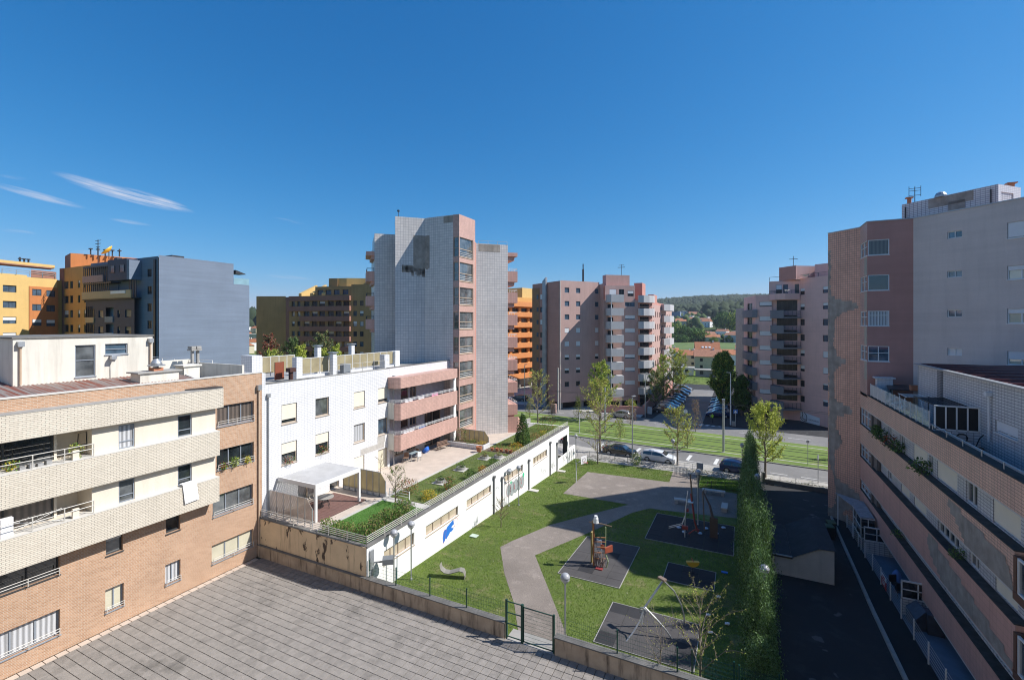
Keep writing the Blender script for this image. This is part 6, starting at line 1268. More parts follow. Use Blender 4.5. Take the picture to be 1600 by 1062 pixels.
def outline(pts, w=.03, off=.009, close=True):
    m = MB(); n = len(pts)
    for i in range(n if close else n - 1):
        a, b = pts[i], pts[(i + 1) % n]; d = Vector((b[0] - a[0], b[1] - a[1])); d.normalize(); q = Vector((-d.y, d.x)) * w / 2
        m.add([(XP + off, a[0] - q.x - d.x * w * .4, a[1] - q.y - d.y * w * .4), (XP + off, b[0] - q.x + d.x * w * .4, b[1] - q.y + d.y * w * .4), (XP + off, b[0] + q.x + d.x * w * .4, b[1] + q.y + d.y * w * .4), (XP + off, a[0] + q.x - d.x * w * .4, a[1] + q.y - d.y * w * .4)], [(0, 1, 2, 3)])
    return m
circ = lambda cy, cz, ry, rz, n=16, a0=0, a1=6.283: [(cy + ry * math.cos(a0 + (a1 - a0) * k / n), cz + rz * math.sin(a0 + (a1 - a0) * k / n)) for k in range(n)]
part('outline', outline(circ(30.8, .38, .28, .34), .02), grr, t); part('outline', outline(B1, .02), grr, t)
t = thing('bubble_graffiti', 'grey bubble letter graffiti with red outline and green tips on the podium wall', 'graffiti', (XP, 41.5, 0))
for k, (cy, cz, ry, rz) in enumerate([(40.05, -.12, .42, .62), (40.8, -.12, .5, .68), (41.6, -.05, .5, .66), (42.4, 0, .52, .66), (43.1, .0, .55, .6)]):
    part('letter', spray('', [circ(cy, cz - .06 * k, ry, rz)], grg, '', off=.004 + .001 * k), grg, t); part('outline', outline(circ(cy, cz - .06 * k, ry, rz), .028, .012 + .001 * k), grr if k in (0, 4) else grk, t)
for k, y in enumerate((40.3, 41.2, 42.1, 42.8)): part('fill_mark', outline([(y, .2), (y + .12, -.05), (y + .02, -.25), (y + .25, -.4)], .05, .02, False), grr if k % 2 else grk, t)
part('green_tip', spray('', [circ(43.45, .38, .22, .25, 8)], grn, '', off=.02), grn, t); part('green_tip', spray('', [circ(40.55, .5, .15, .14, 8)], grn, '', off=.02), grn, t)
rn = random.Random(9)
def tagmark(y, z, w, h, n, lab, mt=None, off=.005):
    pts = [(y + w * k / n + rn.uniform(-.1, .1) * w, z + rn.uniform(-.5, .5) * h) for k in range(n)]
    solo('graffiti_tag', outline(pts, .04, off, False), mt or grk, lab, 'graffiti')
tagmark(48.3, -.7, 1.6, 1.0, 10, 'faint scribbled tag between the last two slot windows', grg); tagmark(51.3, -.9, 1.3, 1.0, 12, 'black tags between the last two downpipes'); tagmark(32.9, .05, 1.6, .3, 6, 'faint pale scribble below the third slot window', M('faint_spray', (.62, .68, .66), .8)); tagmark(33.6, -.75, .7, .6, 7, 'small grey tag low on the wall by the sapling', grg); tagmark(37.3, .9, .8, .5, 6, 'small grey tag above the paired downpipes', grg)
tagmark(55.3, -1.2, 2.0, .9, 16, 'black graffiti on the wall under the passage opening'); 
for k, y in enumerate((57.9, 58.7, 59.4)):
    pts = [(y + .3 * math.cos(j * 1.1) * (1 - j * .05), -1.3 + .5 * math.sin(j * 1.3)) for j in range(10)]; solo('graffiti_tag', outline(pts, .06, .005, False), grk, ('black graffiti on the low garden wall, nearest the passage', 'black graffiti in the middle of the low garden wall', 'black graffiti at the road end of the low garden wall')[k], 'graffiti')
# park saplings
tree('park_sapling', 'small budding sapling on the lawn by the podium wall', 'tree', (-17.9, 34.6, zg(34.6)), 2.3, .95, LFB, 23, n=14, clear=.25, size=.035, per=2, r0=.045, mats=[LFB, LFP, LFH])
tree('budding_tree', 'small flowering tree beside the graffiti garden wall and basketball hoop', 'tree', (-16.4, 58.8, zg(58.8)), 4.3, 2.3, LFH, 24, n=16, clear=.25, size=.06, per=3, r0=.08, up=.5, mats=[LFB, LFH, LFN, LFP])
tree('budding_tree', 'young tree with yellow green buds leaning over the courtyard wall, bottom right', 'tree', (-1.6, 22.9, zg(23)), 4.2, 2.1, LFN, 25, n=18, clear=.12, size=.032, per=3, r0=.06, up=.95, mats=[LFN, LFN, LFB], bark=BARKL)
tree('bare_branch_shrub', 'thin nearly bare shrub with few buds in front of the net frame', 'tree', (-3.3, 22.6, zg(22.6)), 2.6, 1.7, LFN, 26, n=11, clear=.1, size=.025, per=1, r0=.035, up=.8, bark=BARKL)
bush('round_shrub', 'bright green round shrub at the road railing by the white car', 'shrub', (-11.9, 60.7, -2.25), .75, 1.5, LFN, 140, 900, .06, mats=[LFN, LFG])
bush('fence_weeds', 'clump of green weeds in the lawn corner by the garden wall', 'shrub', (-17.5, 58.4, -2.2), 1.0, .6, LFG, 141, 500, .06, mats=[LFG, LFD])
# fenced grass bed beside the road
struct('raised_grass_bed', MB().prism([(-4.0, 54.9), (.0, 55.2), (.0, 59.8), (-4.1, 58.6)], lambda x, y: zg(y) - .3, lambda x, y: zg(y) + .12), GRASSB)
grass('bed_grass', [(-3.95, 55.1, -.1, 58.8)], 220, .12, .025, LEAF('bright_bed_grass', (.14, .26, .03), (.10, .2, .02)), lambda Y: zgn(Y) + .12, [], 8, 'bright thick grass in the fenced bed by the road')
t = thing('bed_fence', 'low dark bar fence in front of the fenced grass bed', 'fence', (-2, 54.8, zg(55))); m = MB(); rail(m, [(-4.1, 58.6, zg(58.6)), (-4.05, 54.85, zg(54.8)), (0, 55.1, zg(55))], .85, 1, .02, 1.5); m2 = MB()
for k in range(34): m2.box(-4.0 + .12 * k, 54.86, zg(55) + .05, -3.985 + .12 * k, 54.875, zg(55) + .83)
part('frame', m, DARKM, t); part('bars', m2, DARKM, t)
t = thing('information_board', 'small grey information board on a dark post beside the fenced bed', 'sign', (-4.3, 56.6, zg(56.6))); add('post', MB().box(-.04, -.04, 0, .04, .04, 2.3).mesh('post', [DARKM]), t); add('board', MB().box(.05, -.03, 1.55, .65, .03, 2.25).mesh('board', [M('grey_board', (.22, .25, .28), .5)]), t)
t = thing('crowd_barrier', 'grey slatted crowd barrier standing at the park entrance', 'barrier', (-6.2, 58.2, zg(58.2)), R(-8)); add('frame', MB().tube([(-.75, 0, 0), (-.75, 0, 1.1), (.75, 0, 1.1), (.75, 0, 0)], .03, 6).mesh('frame', [STEEL]), t)
for k in range(9): add('bar', cached('cbb', lambda: MB().box(-.035, -.015, .15, .035, .015, 1.05).mesh('bar', [M('grey_slat', (.28, .30, .32), .5)])), t, (-.64 + .16 * k, 0, 0))
rf = thing('roadside_railing', 'low grey bar railing between the park lawn and the pavement', 'railing', (-12, 61, -2.25))
pts = [(-19.8, 60.9, -2.2), (-13, 60.8, -2.2), (-7.5, 60.6, -2.2)]; m = MB(); rail(m, pts, .95, 1, .02, 1.8); part('frame', m, STEEL, rf); m = MB()
for k in range(88): x = -19.8 + .14 * k; m.box(x - .009, 60.8, -2.15, x + .009, 60.818, -1.28)
part('bars', m, DARKM, rf)
t = thing('entrance_railing', 'curved rail pieces at the park entrance beside the crowd barrier', 'railing', (-5, 60.5, -2.25)); m = MB(); rail(m, [(-6.9, 60.7, -2.2), (-4.2, 60.8, -2.2), (-3.9, 58.9, -2.2)], 1.0, 3, .02, .8); part('frame', m, STEEL, t)
t = thing('alley_end_wall', 'low dark wall with thin rail closing the shaded yard towards the road', 'wall', (5, 60, -2.2)); part('wall', MB().prism([(2.6, 60.1), (8.6, 59.4), (8.6, 59.65), (2.6, 60.35)], -2.4, -1.75), CONCD, t); m = MB(); rail(m, [(2.6, 60.2, -1.75), (8.6, 59.5, -1.75)], .6, 1, .02, 1.6); part('railing', m, STEEL, t); part('pier', MB().box(2.35, 60.0, -2.4, 2.62, 60.4, -1.0), CONCD, t)
t = thing('yard_gate', 'small rail gate between the hedge end and the stone pier', 'gate', (1.9, 60.4, -2.25)); m = MB(); rail(m, [(1.35, 60.5, -2.2), (2.3, 60.4, -2.2)], 1.15, 4, .025, .5); part('frame', m, STEEL, t)
rubm = random.Random(12); m = MB()
for k in range(1400):
    x = rubm.uniform(-19, 9); y = 62.0 - .06 * (x + 19) * .6 + rubm.uniform(-1.3, .9) if x > -3 or rubm.random() < .3 else 61.9 + rubm.uniform(-.6, .3); s_ = rubm.uniform(.04, .13); m.box(x - s_, y - s_ * .7, -2.3, x + s_, y + s_ * .7, -2.24 + s_ * .5)
solo('rubble', m, COBBLE, 'loose stones and dry weeds scattered on the pale pavement', 'rubble', kind='stuff')
m2_ = leaf_mesh('dry_weeds', [(rubm.uniform(-6, 9), 61.0 + rubm.gauss(0, .5), -2.2) for _ in range(1500)], .06, LFB, 3, mats=[LFB, SOIL, LFG]); o = add('dry_weeds', m2_); tag(o, 'brown dry weeds along the pavement behind the yard wall', 'weeds', kind='stuff')

# ================================================================ road trees, poles, cars, people
tree('street_tree', 'tall spring tree with bare lower limbs by the road left of the dark car', 'tree', (-17.6, 64.3, -2.3), 10.2, 3.2, LFN, 3, n=30, clear=.25, size=.11, per=4, r0=.17, up=.6, mats=[LFN, LFN, LFB], bark=BARKL)
tree('street_tree', 'spring tree with thin yellow green leaves by the park entrance', 'tree', (-7.1, 62.9, -2.3), 7.2, 2.5, LFN, 4, n=22, clear=.25, size=.10, per=5, r0=.13, up=.6, mats=[LFN, LFN, LFB], bark=BARKL)
tree('street_tree', 'full yellow green spring tree standing by the road right of the hedge end', 'tree', (2.75, 62.4, -2.3), 8.4, 3.0, LFN, 5, n=26, clear=.22, size=.11, per=9, r0=.15, up=.75, bark=BARKL)
tree('street_tree', 'slender spring tree on the tram lawn behind the podium end', 'tree', (-32.4, 76.9, -2.25), 9.5, 3.2, LFN, 6, n=22, clear=.2, size=.10, per=4, r0=.14, up=.6, mats=[LFN, LFB], bark=BARKL)
tree('street_tree', 'bushy spring tree in front of the shaded side of the pink balcony block', 'tree', (-23.5, 86.5, -2.3), 10.5, 3.4, LFN, 7, n=30, clear=.15, size=.13, per=10, r0=.16, up=.7, mats=[LFN, LFN, LFG], bark=BARKL)
CM = [LFB, LFH, LFP]
def colt(i, x, y, h, r, lab, mats):
    t = thing('clipped_column_tree', lab, 'tree', (x, y, -2.25), 0, 'small column shaped trees along the tramway'); m, tips = branches(h, r, 200 + i, 16, .12, 1.6, .05, .3, 3, 0); add('trunk', m.mesh('trunk', [BARK]), t)
    def f(rn): a = rn.uniform(0, 6.28); z = rn.random(); return (math.cos(a) * r * rn.random() ** .5 * math.sin(min(1, z * 1.2 + .25) * 2.6), math.sin(a) * r * rn.random() ** .5 * math.sin(min(1, z * 1.2 + .25) * 2.6), .4 + z * (h - .4))
    add('crown', leaf_mesh('crown', clump_pts(900, f, i), .075, LFB, i, mats=mats), t)
for i, (x, y, h, r, lab, mts) in enumerate([(-36.5, 82.5, 3.6, 1.0, 'leftmost column tree by the tramway, below the tower balconies', [LFB, LFH]), (-31.9, 82.7, 3.6, 1.0, 'column tree with pinkish buds in front of the gate pillar', [LFP, LFB]), (-27.0, 83.5, 4.6, 1.1, 'column tree with fresh green tufts left of the tall street tree', [LFG, LFN, LFB]), (-16.7, 72.6, 3.4, 1.1, 'green column tree between the dark car and the tram lawn', [LFG, LFN, LFB]),
        (-17.4, 84.0, 4.6, 1.2, 'brown leafless column tree beside the far street lamp', [LFP, LFB]), (-6.8, 72.2, 4.0, 1.1, 'green column tree in front of the parking entrance', [LFN, LFG, LFB]), (-6.6, 83.6, 5.4, 1.2, 'tall brown column tree at the zebra crossing', [LFB, LFP]), (11.5, 74.5, 3.0, 1.0, 'brown column tree cut by the tower edge on the right', [LFB, LFP])]): colt(i, x, y, h, r, lab, mts)
tree('parking_tree', 'big dark leafy tree over the right hand row of parked cars', 'tree', (-3.0, 106.5, -2.3), 11.6, 2.7, LFG, 31, n=46, clear=.10, size=.19, per=22, r0=.25, mats=[LFG, LFG, LFD, LFN], sub=4)
tree('parking_tree', 'dark tree against the balconies of the right pink block', 'tree', (.4, 103, -2.3), 7.5, 1.9, LFG, 32, n=28, clear=.1, size=.18, per=14, r0=.18, mats=[LFD, LFD, LFG])
for k, (x, y, h, lab) in enumerate([(-15.0, 107, 11, 'nearest spring tree at the parking side of the balcony block'), (-14.2, 117, 12, 'middle spring tree at the parking side of the balcony block'), (-15.8, 101.5, 8.0, 'low brown tree by the wall at the parking corner'), (-13.6, 128, 11, 'farthest spring tree at the parking side of the balcony block')]):
    tree('parking_tree', lab, 'tree', (x, y, -2.3), h, 2.6, LFN, 40 + k, n=26, clear=.12, size=.13, per=6, r0=.16, mats=[LFN, LFN, LFG] if k != 2 else [LFB, LFD, LFG])
for k, (x, y, h, sp, mts, lab) in enumerate([(-90.1, 67.3, 12.2, 3.0, [LFN, LFH, LFN], 'leftmost yellow green tree seen over the white block roof'), (-84.6, 70.0, 13.5, 2.1, [LFN, LFN, LFN], 'tallest yellow green tree seen over the white block roof'), (-81.9, 73.6, 12.6, 2.0, [LFN, LFN, LFN], 'third yellow green tree seen over the white block roof'), (-79.3, 74.8, 13.3, 2.1, [LFN, LFN, LFN], 'rightmost yellow green tree seen over the white block roof'),
        (-103, 76, 15.5, 3.0, [LFR, LFP, LFD], 'red leaved tree behind the blue grey block'), (-97, 78, 14.6, 3.0, [LFD, LFH], 'dark bare looking tree left of the mustard block'), (-96, 86, 15.5, 4, [LFD, LFH, LFB], 'dark tree against the shaded mustard block')]):
    tree('boulevard_tree', lab, 'tree', (x, y, -2.4), h, sp, LFN, 50 + k, n=30, clear=.2, size=.17, per=9, r0=.2, mats=mts)
def column(name, label, cat, x, y, z, h, r0, r1, mt, extra=None, group=None):
    t = thing(name, label, cat, (x, y, z), 0, group); add('pole', MB().tube([(0, 0, 0), (0, 0, h)], r0, 10, r1=r1).mesh('pole', [mt]), t)
    if extra: extra(t)
    return t
def arm(h, L, a):
    def f(t): add('arm', MB().tube([(0, 0, h - .05), (L * math.cos(a), L * math.sin(a), h + .15)], .035, 6).mesh('arm', [STEEL]), t); add('lamp_head', MB().obox((L * math.cos(a), L * math.sin(a), h + .17), (math.cos(a), math.sin(a)), (.35, .12, .05)).mesh('lamp_head', [STEEL]), t)
    return f
column('street_light', 'tall grey street light column in front of the dark car', 'street lamp', -12.75, 62.6, -2.25, 8.3, .10, .06, STEEL, arm(8.3, .3, 1.2), 'street light columns'); column('street_light', 'tall grey street light column at the parking corner wall', 'street lamp', -16.4, 92.6, -2.3, 8.4, .10, .06, STEEL, arm(8.4, .4, 1.2), 'street light columns')
column('street_light', 'distant street light at the end of the parking street', 'street lamp', -15.4, 143, -2.3, 10.0, .1, .06, STEEL, arm(10, .8, 0), 'street light columns'); column('street_light', 'white street light column beside the blue crossing sign', 'street lamp', -1.4, 92.2, -2.3, 9.2, .12, .07, ALU, arm(9.2, .3, 3), 'street light columns')
column('catenary_pole', 'thick grey tramway pole standing on the tram lawn', 'pole', -2.0, 72.2, -2.25, 7.4, .17, .14, STEEL, lambda t: add('bracket', MB().box(-.1, -.6, 6.6, .1, .6, 6.75).box(-.2, -.2, 7.2, .2, .2, 7.45).mesh('bracket', [STEEL]), t), 'tramway poles')
column('catenary_pole', 'thick grey tramway pole half hidden behind the tall street tree', 'pole', -20.2, 77.0, -2.25, 7.4, .17, .14, STEEL, None, 'tramway poles'); column('catenary_pole', 'pale tramway mast in front of the shaded pink block', 'pole', -33.6, 90.6, -2.3, 9, .16, .12, LCONC, None, 'tramway poles')
column('marker_post', 'short white marker post on the tram lawn', 'post', -23.7, 74.0, -2.25, 3.4, .06, .06, ALU); column('street_light', 'slim column in the shade left of the pink balcony block', 'street lamp', -42.5, 93.5, -2.3, 9, .1, .07, STEEL, arm(9, .3, 1), 'street light columns')
def plate(h, w, mt, shape='rect', a=0):
    def f(t):
        if shape == 'round': m = MB().tube([(0, -.02, h), (0, .02, h)], w, 16)
        else: m = MB().box(-w, -.02, h - w, w, .02, h + w)
        add('plate', m.mesh('plate', [mt]), t)
        if shape == 'cross': add('symbol', MB().add([(-w * .7, -.025, h - w * .6), (w * .7, -.025, h - w * .6), (0, -.025, h + w * .7)], [(0, 1, 2)]).mesh('symbol', [WHP]), t)
    return f
t = column('crossing_sign', 'blue pedestrian crossing sign on a pole beside the zebra crossing', 'road sign', -.6, 91.2, -2.3, 2.9, .035, .035, STEEL, plate(2.65, .36, M('sign_blue', (.03, .13, .4), .4), 'cross')); t.rotation_euler = (0, 0, R(20))
t = column('road_sign', 'traffic sign seen edge on by the pavement right of the yard gate', 'road sign', 8.05, 62.8, -2.25, 3.3, .04, .04, STEEL, plate(2.95, .3, M('grey_sign_back_small', (.3, .32, .34), .5), 'round')); t.rotation_euler = (0, 0, R(70))
t = column('road_sign', 'thin sign post on the tram lawn near the tower edge', 'road sign', 7.9, 70.3, -2.25, 3.2, .035, .035, STEEL, plate(3.0, .16, STEEL)); t = column('road_sign', 'traffic sign partly hidden by the spring tree at the crossing', 'road sign', -8.6, 88.3, -2.3, 2.8, .035, .035, STEEL, plate(2.5, .36, WHP, 'round')); t.rotation_euler = (0, 0, R(20))
m = MB()
for off in (0, 1.2): m.tube([(-110, 83.5 + off, 3.6), (-60, 79.4 + off, 3.5), (-20.2, 76.6 + off, 3.9), (-2, 73.6 + off, 4.2), (40, 69 + off, 4.0)], .018, 4)
solo('overhead_wire', m, DARKM, 'pair of thin overhead tramway wires crossing above the tram lawn', 'cable')
t = thing('crosswalk_box', 'grey street cabinet at the foot of the white light column', 'cabinet', (-.9, 91.6, -2.3)); add('body', MB().box(-.3, -.25, 0, .3, .25, .8).mesh('body', [CONC]), t)
# cars -----------------------------------------------------------------
def car_meshes(kind, paint):
    L, Wd, H = dict(sedan=(4.5, 1.78, 1.44), hatch=(3.9, 1.7, 1.5), wagon=(4.5, 1.8, 1.5), van=(4.4, 1.8, 1.8))[kind]
    if kind == 'sedan': pr = [(-2.25, .5), (-2.2, .88), (-2.05, .98), (-1.55, 1.02), (-.85, 1.40), (-.1, 1.44), (.45, 1.38), (1.15, .98), (1.9, .86), (2.2, .72), (2.25, .48)]; gl = (3, 7)
    elif kind == 'hatch': pr = [(-1.93, .5), (-1.93, .95), (-1.8, 1.1), (-1.55, 1.40), (-.9, 1.5), (-.1, 1.5), (.5, 1.36), (1.1, 1.0), (1.65, .86), (1.9, .7), (1.95, .48)]; gl = (2, 7)
    elif kind == 'wagon': pr = [(-2.25, .5), (-2.24, .95), (-2.12, 1.08), (-1.8, 1.42), (-.9, 1.5), (-.1, 1.48), (.5, 1.38), (1.2, 1.0), (1.9, .88), (2.2, .7), (2.25, .48)]; gl = (2, 7)
    else: pr = [(-2.15, .5), (-2.15, 1.0), (-2.1, 1.2), (-1.95, 1.7), (-.9, 1.8), (.1, 1.78), (.75, 1.5), (1.35, 1.08), (1.95, .92), (2.15, .75), (2.18, .5)]; gl = (2, 7)
    def wid(x, z): k = 1 - .10 * max(0, abs(x) / (L / 2) - .6) ** 1 * 2.2; up = max(0, z - .92) / .6; return Wd / 2 * k * (1 - .24 * up)
    body = MB(); body.smooth = False; zb = .24; n = len(pr)
    # cross-section rings across the width give a rounded shell
    rows = []
    for (x, z) in pr:
        w = wid(x, z); rows.append([(x, -w, z - .06 if z > .6 else z), (x, -w * .86, z), (x, 0, z + .025), (x, w * .86, z), (x, w, z - .06 if z > .6 else z)])
    vs = [p for r in rows for p in r]; fs = []
    for i in range(n - 1):
        for j in range(4): fs.append((i * 5 + j, i * 5 + j + 1, (i + 1) * 5 + j + 1, (i + 1) * 5 + j))
    body.smooth = True; body.add(vs, [f[::-1] if 0 else f for f in fs]); body.smooth = False
    # sides with wheel arches
    belt = .93; xs = [-L / 2 + .03 + (L - .06) * k / 28 for k in range(29)]; wx = (-L * .29, L * .31); wr = .36
    def low(x):
        for c in wx:
            if abs(x - c) < wr: return max(.26, .30 + math.sqrt(wr * wr - (x - c) ** 2))
        return .24
    def top(x):
        for i in range(n - 1):
            if pr[i][0] <= x <= pr[i + 1][0] and pr[i + 1][0] > pr[i][0]: return pr[i][1] + (pr[i + 1][1] - pr[i][1]) * (x - pr[i][0]) / (pr[i + 1][0] - pr[i][0]) - .055
        return .5
    for s_ in (-1, 1):
        vs = []
        for x in xs:
            b = min(belt, top(x)); t_ = top(x); w0 = wid(x, .5); vs += [(x, s_ * w0 * .97, low(x)), (x, s_ * w0 * 1.0, max(low(x) + .01, .6)), (x, s_ * wid(x, b), max(b, low(x) + .02)), (x, s_ * wid(x, t_), max(t_, low(x) + .03))]
        fs = []
        for i in range(len(xs) - 1):
            for j in range(3): q = (i * 4 + j, (i + 1) * 4 + j, (i + 1) * 4 + j + 1, i * 4 + j + 1); fs.append(q if s_ < 0 else q[::-1])
        body.smooth = True; body.add(vs, fs); body.smooth = False
    w = wid(L / 2, .5); body.box(-L / 2 + .02, -w * .93, .24, -L / 2 + .15, w * .93, .6).box(L / 2 - .15, -w * .93, .24, L / 2 - .02, w * .93, .55)
    under = MB().box(-L / 2 + .2, -Wd / 2 * .8, .2, L / 2 - .2, Wd / 2 * .8, .45)
    gls = MB()
    rg = [i for i in range(gl[0], gl[1] + 1)]
    # windscreen and rear window
    for a, b in ((gl[1] - 1, gl[1]), (gl[0], gl[0] + 1)):
        (xa, za), (xb, zb2) = pr[a], pr[b]; p = [Vector((xa, 0, za)).lerp(Vector((xb, 0, zb2)), t) for t in (.12, .9)]; dz = .035; wa, wb = wid(p[0].x, p[0].z) * .84, wid(p[1].x, p[1].z) * .84; off = .02 if a > 4 else -.02
        gls.add([(p[0].x + off, -wa, p[0].z + dz), (p[1].x + off, -wb, p[1].z + dz), (p[1].x + off, wb, p[1].z + dz), (p[0].x + off, wa, p[0].z + dz)], [(0, 1, 2, 3)])
    side = MB()
    x0 = pr[gl[0]][0] + .28; x1 = pr[gl[1]][0] - .22; segs = [(x0, (x0 + x1) / 2 - .28), ((x0 + x1) / 2 - .22, x1)] if kind != 'van' else [(x0, x0 + .8), (x0 + .86, x0 + 1.8), (x0 + 1.86, x1)]
    for s_ in (-1, 1):
        for (a, b) in segs:
            k = 5; vs = []
            for i in range(k + 1):
                x = a + (b - a) * i / k; t_ = max(.99, top(x) - .08); vs += [(x, s_ * (wid(x, .96) + .012), .96), (x, s_ * (wid(x, t_) + .012), t_)]
            side.add(vs, [((2 * i, 2 * i + 2, 2 * i + 3, 2 * i + 1) if s_ < 0 else (2 * i, 2 * i + 1, 2 * i + 3, 2 * i + 2)) for i in range(k)])
    me = dict(body=body.mesh('body', [paint]), underbody=under.mesh('underbody', [BLK]), windscreen=gls.mesh('windscreen', [CG]), side_window=side.mesh('side_window', [CG]))
    return me, L, Wd, wx
CG = GLASSY('car_glass', (.025, .03, .035), .03)
def wheel():
    m = MB(); m.smooth = True; vs = []
    prof = [(.20, -.1), (.31, -.1), (.325, -.06), (.325, .06), (.31, .1), (.20, .1)]; n = 18
    for r, y in prof:
        for k in range(n): vs.append((r * math.cos(2 * math.pi * k / n), y, r * math.sin(2 * math.pi * k / n)))
    m.add(vs, [(i * n + k, (i + 1) * n + k, (i + 1) * n + (k + 1) % n, i * n + (k + 1) % n) for i in range(5) for k in range(n)]); return m.mesh('tyre', [BLK])
def rimm():
    m = MB().tube([(0, -.085, 0), (0, .085, 0)], .205, 14)
    for k in range(5): a = k * 1.2566; m.obox((0, 0, 0), (1, 0), (.001, .001, .001))
    return m.mesh('rim', [M('alloy_rim', (.38, .39, .40), .35, .08, 6, metal=.5)])
def paint(name, c, rough=.28, metal=.3): return M(name, c, rough, .03, 1, metal=metal, coat=.8)
CARK = {}
TAIL = M('tail_light', (.35, .02, .02), .25); HEADL = M('head_light', (.6, .62, .64), .15); PLATE = M('number_plate', (.6, .6, .58), .5)
def car(kind, pt, loc, rz, label, group=None):
    key = (kind, pt.name)
    if key not in CARK: CARK[key] = car_meshes(kind, pt)
    me, L, Wd, wx = CARK[key]; t = thing('parked_car', label, 'car', loc, rz, group)
    for k in ('body', 'underbody', 'windscreen', 'side_window'): add(k, me[k], t)
    for x in wx:
        for s_ in (-1, 1): w = add('wheel', cached('tyre', wheel), t, (x, s_ * (Wd / 2 - .11), .325)); add('rim', cached('rim', rimm), w, (0, s_ * .02, 0))
    for s_ in (-1, 1):
        add('headlight', cached('hl', lambda: MB().box(-.04, -.17, -.07, .03, .17, .07).mesh('headlight', [HEADL])), t, (L / 2 - .055, s_ * Wd * .36, .68)); add('tail_light', cached('tl', lambda: MB().box(-.03, -.13, -.12, .04, .13, .12).mesh('tail_light', [TAIL])), t, (-L / 2 + .03, s_ * Wd * .37, .84))
        add('mirror', cached('mi', lambda: MB().box(-.08, -.1, -.06, .06, .1, .06).mesh('mirror', [DARKM])), t, (.62, s_ * (Wd / 2 + .04), 1.0))
    for x in (L / 2 + .002, -L / 2 - .002): add('number_plate', cached('np', lambda: MB().box(-.012, -.25, -.055, .012, .25, .055).mesh('number_plate', [PLATE])), t, (x, 0, .5))
    return t
PB = paint('black_car_paint', (.010, .012, .013), .25, 0); PW = paint('white_car_paint', (.62, .63, .65), .25, 0); PN = paint('navy_car_paint', (.012, .03, .10)); PS = paint('silver_car_paint', (.38, .39, .41), .3, .6); PG = paint('dark_grey_car_paint', (.08, .085, .09)); PD = paint('blue_car_paint', (.03, .09, .22)); PR_ = paint('maroon_car_paint', (.09, .015, .02))
car('sedan', PB, (-14.9, 64.7, -2.36), R(-5), 'black saloon car parked along the park railing'); car('wagon', PW, (-9.6, 64.0, -2.36), R(-5), 'white estate car parked behind the bright green shrub'); car('hatch', PN, (-.2, 63.4, -2.36), R(-5), 'dark blue small hatchback parked near the hedge end')
car('hatch', PS, (-20.6, 90.6, -2.37), R(174), 'white silver hatchback driving on the far road'); car('hatch', PG, (-46.5, 99.5, -2.37), R(174), 'dark car in the shade beyond the tower balconies', None)
lots = [(99.3, 'sedan', PG, 'dark car nearest the road in the left parking row'), (102.0, 'hatch', PS, 'silver car second in the left parking row'), (104.8, 'wagon', PS, 'grey estate third in the left parking row'), (107.8, 'hatch', PD, 'blue hatchback fourth in the left parking row'), (111.2, 'wagon', PG, 'dark estate fifth in the left parking row'), (114.6, 'sedan', PD, 'blue saloon sixth in the left parking row'), (118.6, 'hatch', PN, 'navy hatchback seventh in the left parking row'), (123.5, 'van', PS, 'silver people carrier eighth in the left parking row'), (128.8, 'sedan', PD, 'blue saloon ninth in the left parking row'), (134, 'hatch', PS, 'last silver hatchback in the left parking row')]
for y, k, p, lab in lots: car(k, p, (-13.4 - (.0 if y > 105 else .3), y, -2.38), R(-4), lab, 'cars parked in the side street')
for y, k, p, lab in [(99.6, 'sedan', PN, 'dark saloon nearest the crossing in the right parking row'), (102.8, 'hatch', PS, 'silver hatchback second in the right parking row'), (106.2, 'wagon', PN, 'navy estate third in the right parking row'), (109.8, 'hatch', PS, 'silver hatchback fourth in the right parking row'), (113.4, 'wagon', PD, 'blue estate fifth in the right parking row'), (117.6, 'sedan', PG, 'dark saloon at the far end of the right parking row')]: car(k, p, (-3.7, y, -2.38), R(184), lab, 'cars parked in the side street')
t = thing('street_cabinet', 'small white cabinet in the shade at the parking corner', 'cabinet', (-16.2, 96.5, -2.3)); add('body', MB().box(-.4, -.3, 0, .4, .3, 1.3).mesh('body', [PLATE]), t)
# people ---------------------------------------------------------------
def person(label, loc, rz, J, radii, edges, top_mt, leg_mt, split):
    me = bpy.data.meshes.new('body'); me.from_pydata(J, edges, []); o = bpy.data.objects.new('tmp', me); COL.objects.link(o); sk = o.modifiers.new('s', 'SKIN'); sb = o.modifiers.new('u', 'SUBSURF'); sb.levels = 2
    for i, r in enumerate(radii): me.skin_vertices[0].data[i].radius = (r, r * .8 if i < 3 else r)
    me.skin_vertices[0].data[0].use_root = True
    dg = bpy.context.evaluated_depsgraph_get(); out = bpy.data.meshes.new_from_object(o.evaluated_get(dg)); bpy.data.objects.remove(o)
    out.materials.clear()
    for q in (top_mt, leg_mt, SKIN): out.materials.append(q)
    for p in out.polygons: p.use_smooth = True; p.material_index = split(p.center)
    t = thing('person', label, 'person', loc, rz); add('body', out, t)
    return t
J = [(0, 0, .95), (0, 0, 1.2), (0, 0, 1.42), (0, 0, 1.55), (0, 0, 1.62), (0, .01, 1.74), (.09, 0, .9), (.13, .1, .5), (.14, .02, .06), (.14, .14, .03), (-.09, 0, .9), (-.12, -.08, .5), (-.14, -.22, .1), (-.14, -.12, .04), (.2, 0, 1.4), (.27, -.08, 1.14), (.25, .08, .92), (-.2, 0, 1.4), (-.27, .08, 1.14), (-.25, .2, .94)]
ED = [(0, 1), (1, 2), (2, 3), (3, 4), (4, 5), (0, 6), (6, 7), (7, 8), (8, 9), (0, 10), (10, 11), (11, 12), (12, 13), (2, 14), (14, 15), (15, 16), (2, 17), (17, 18), (18, 19)]
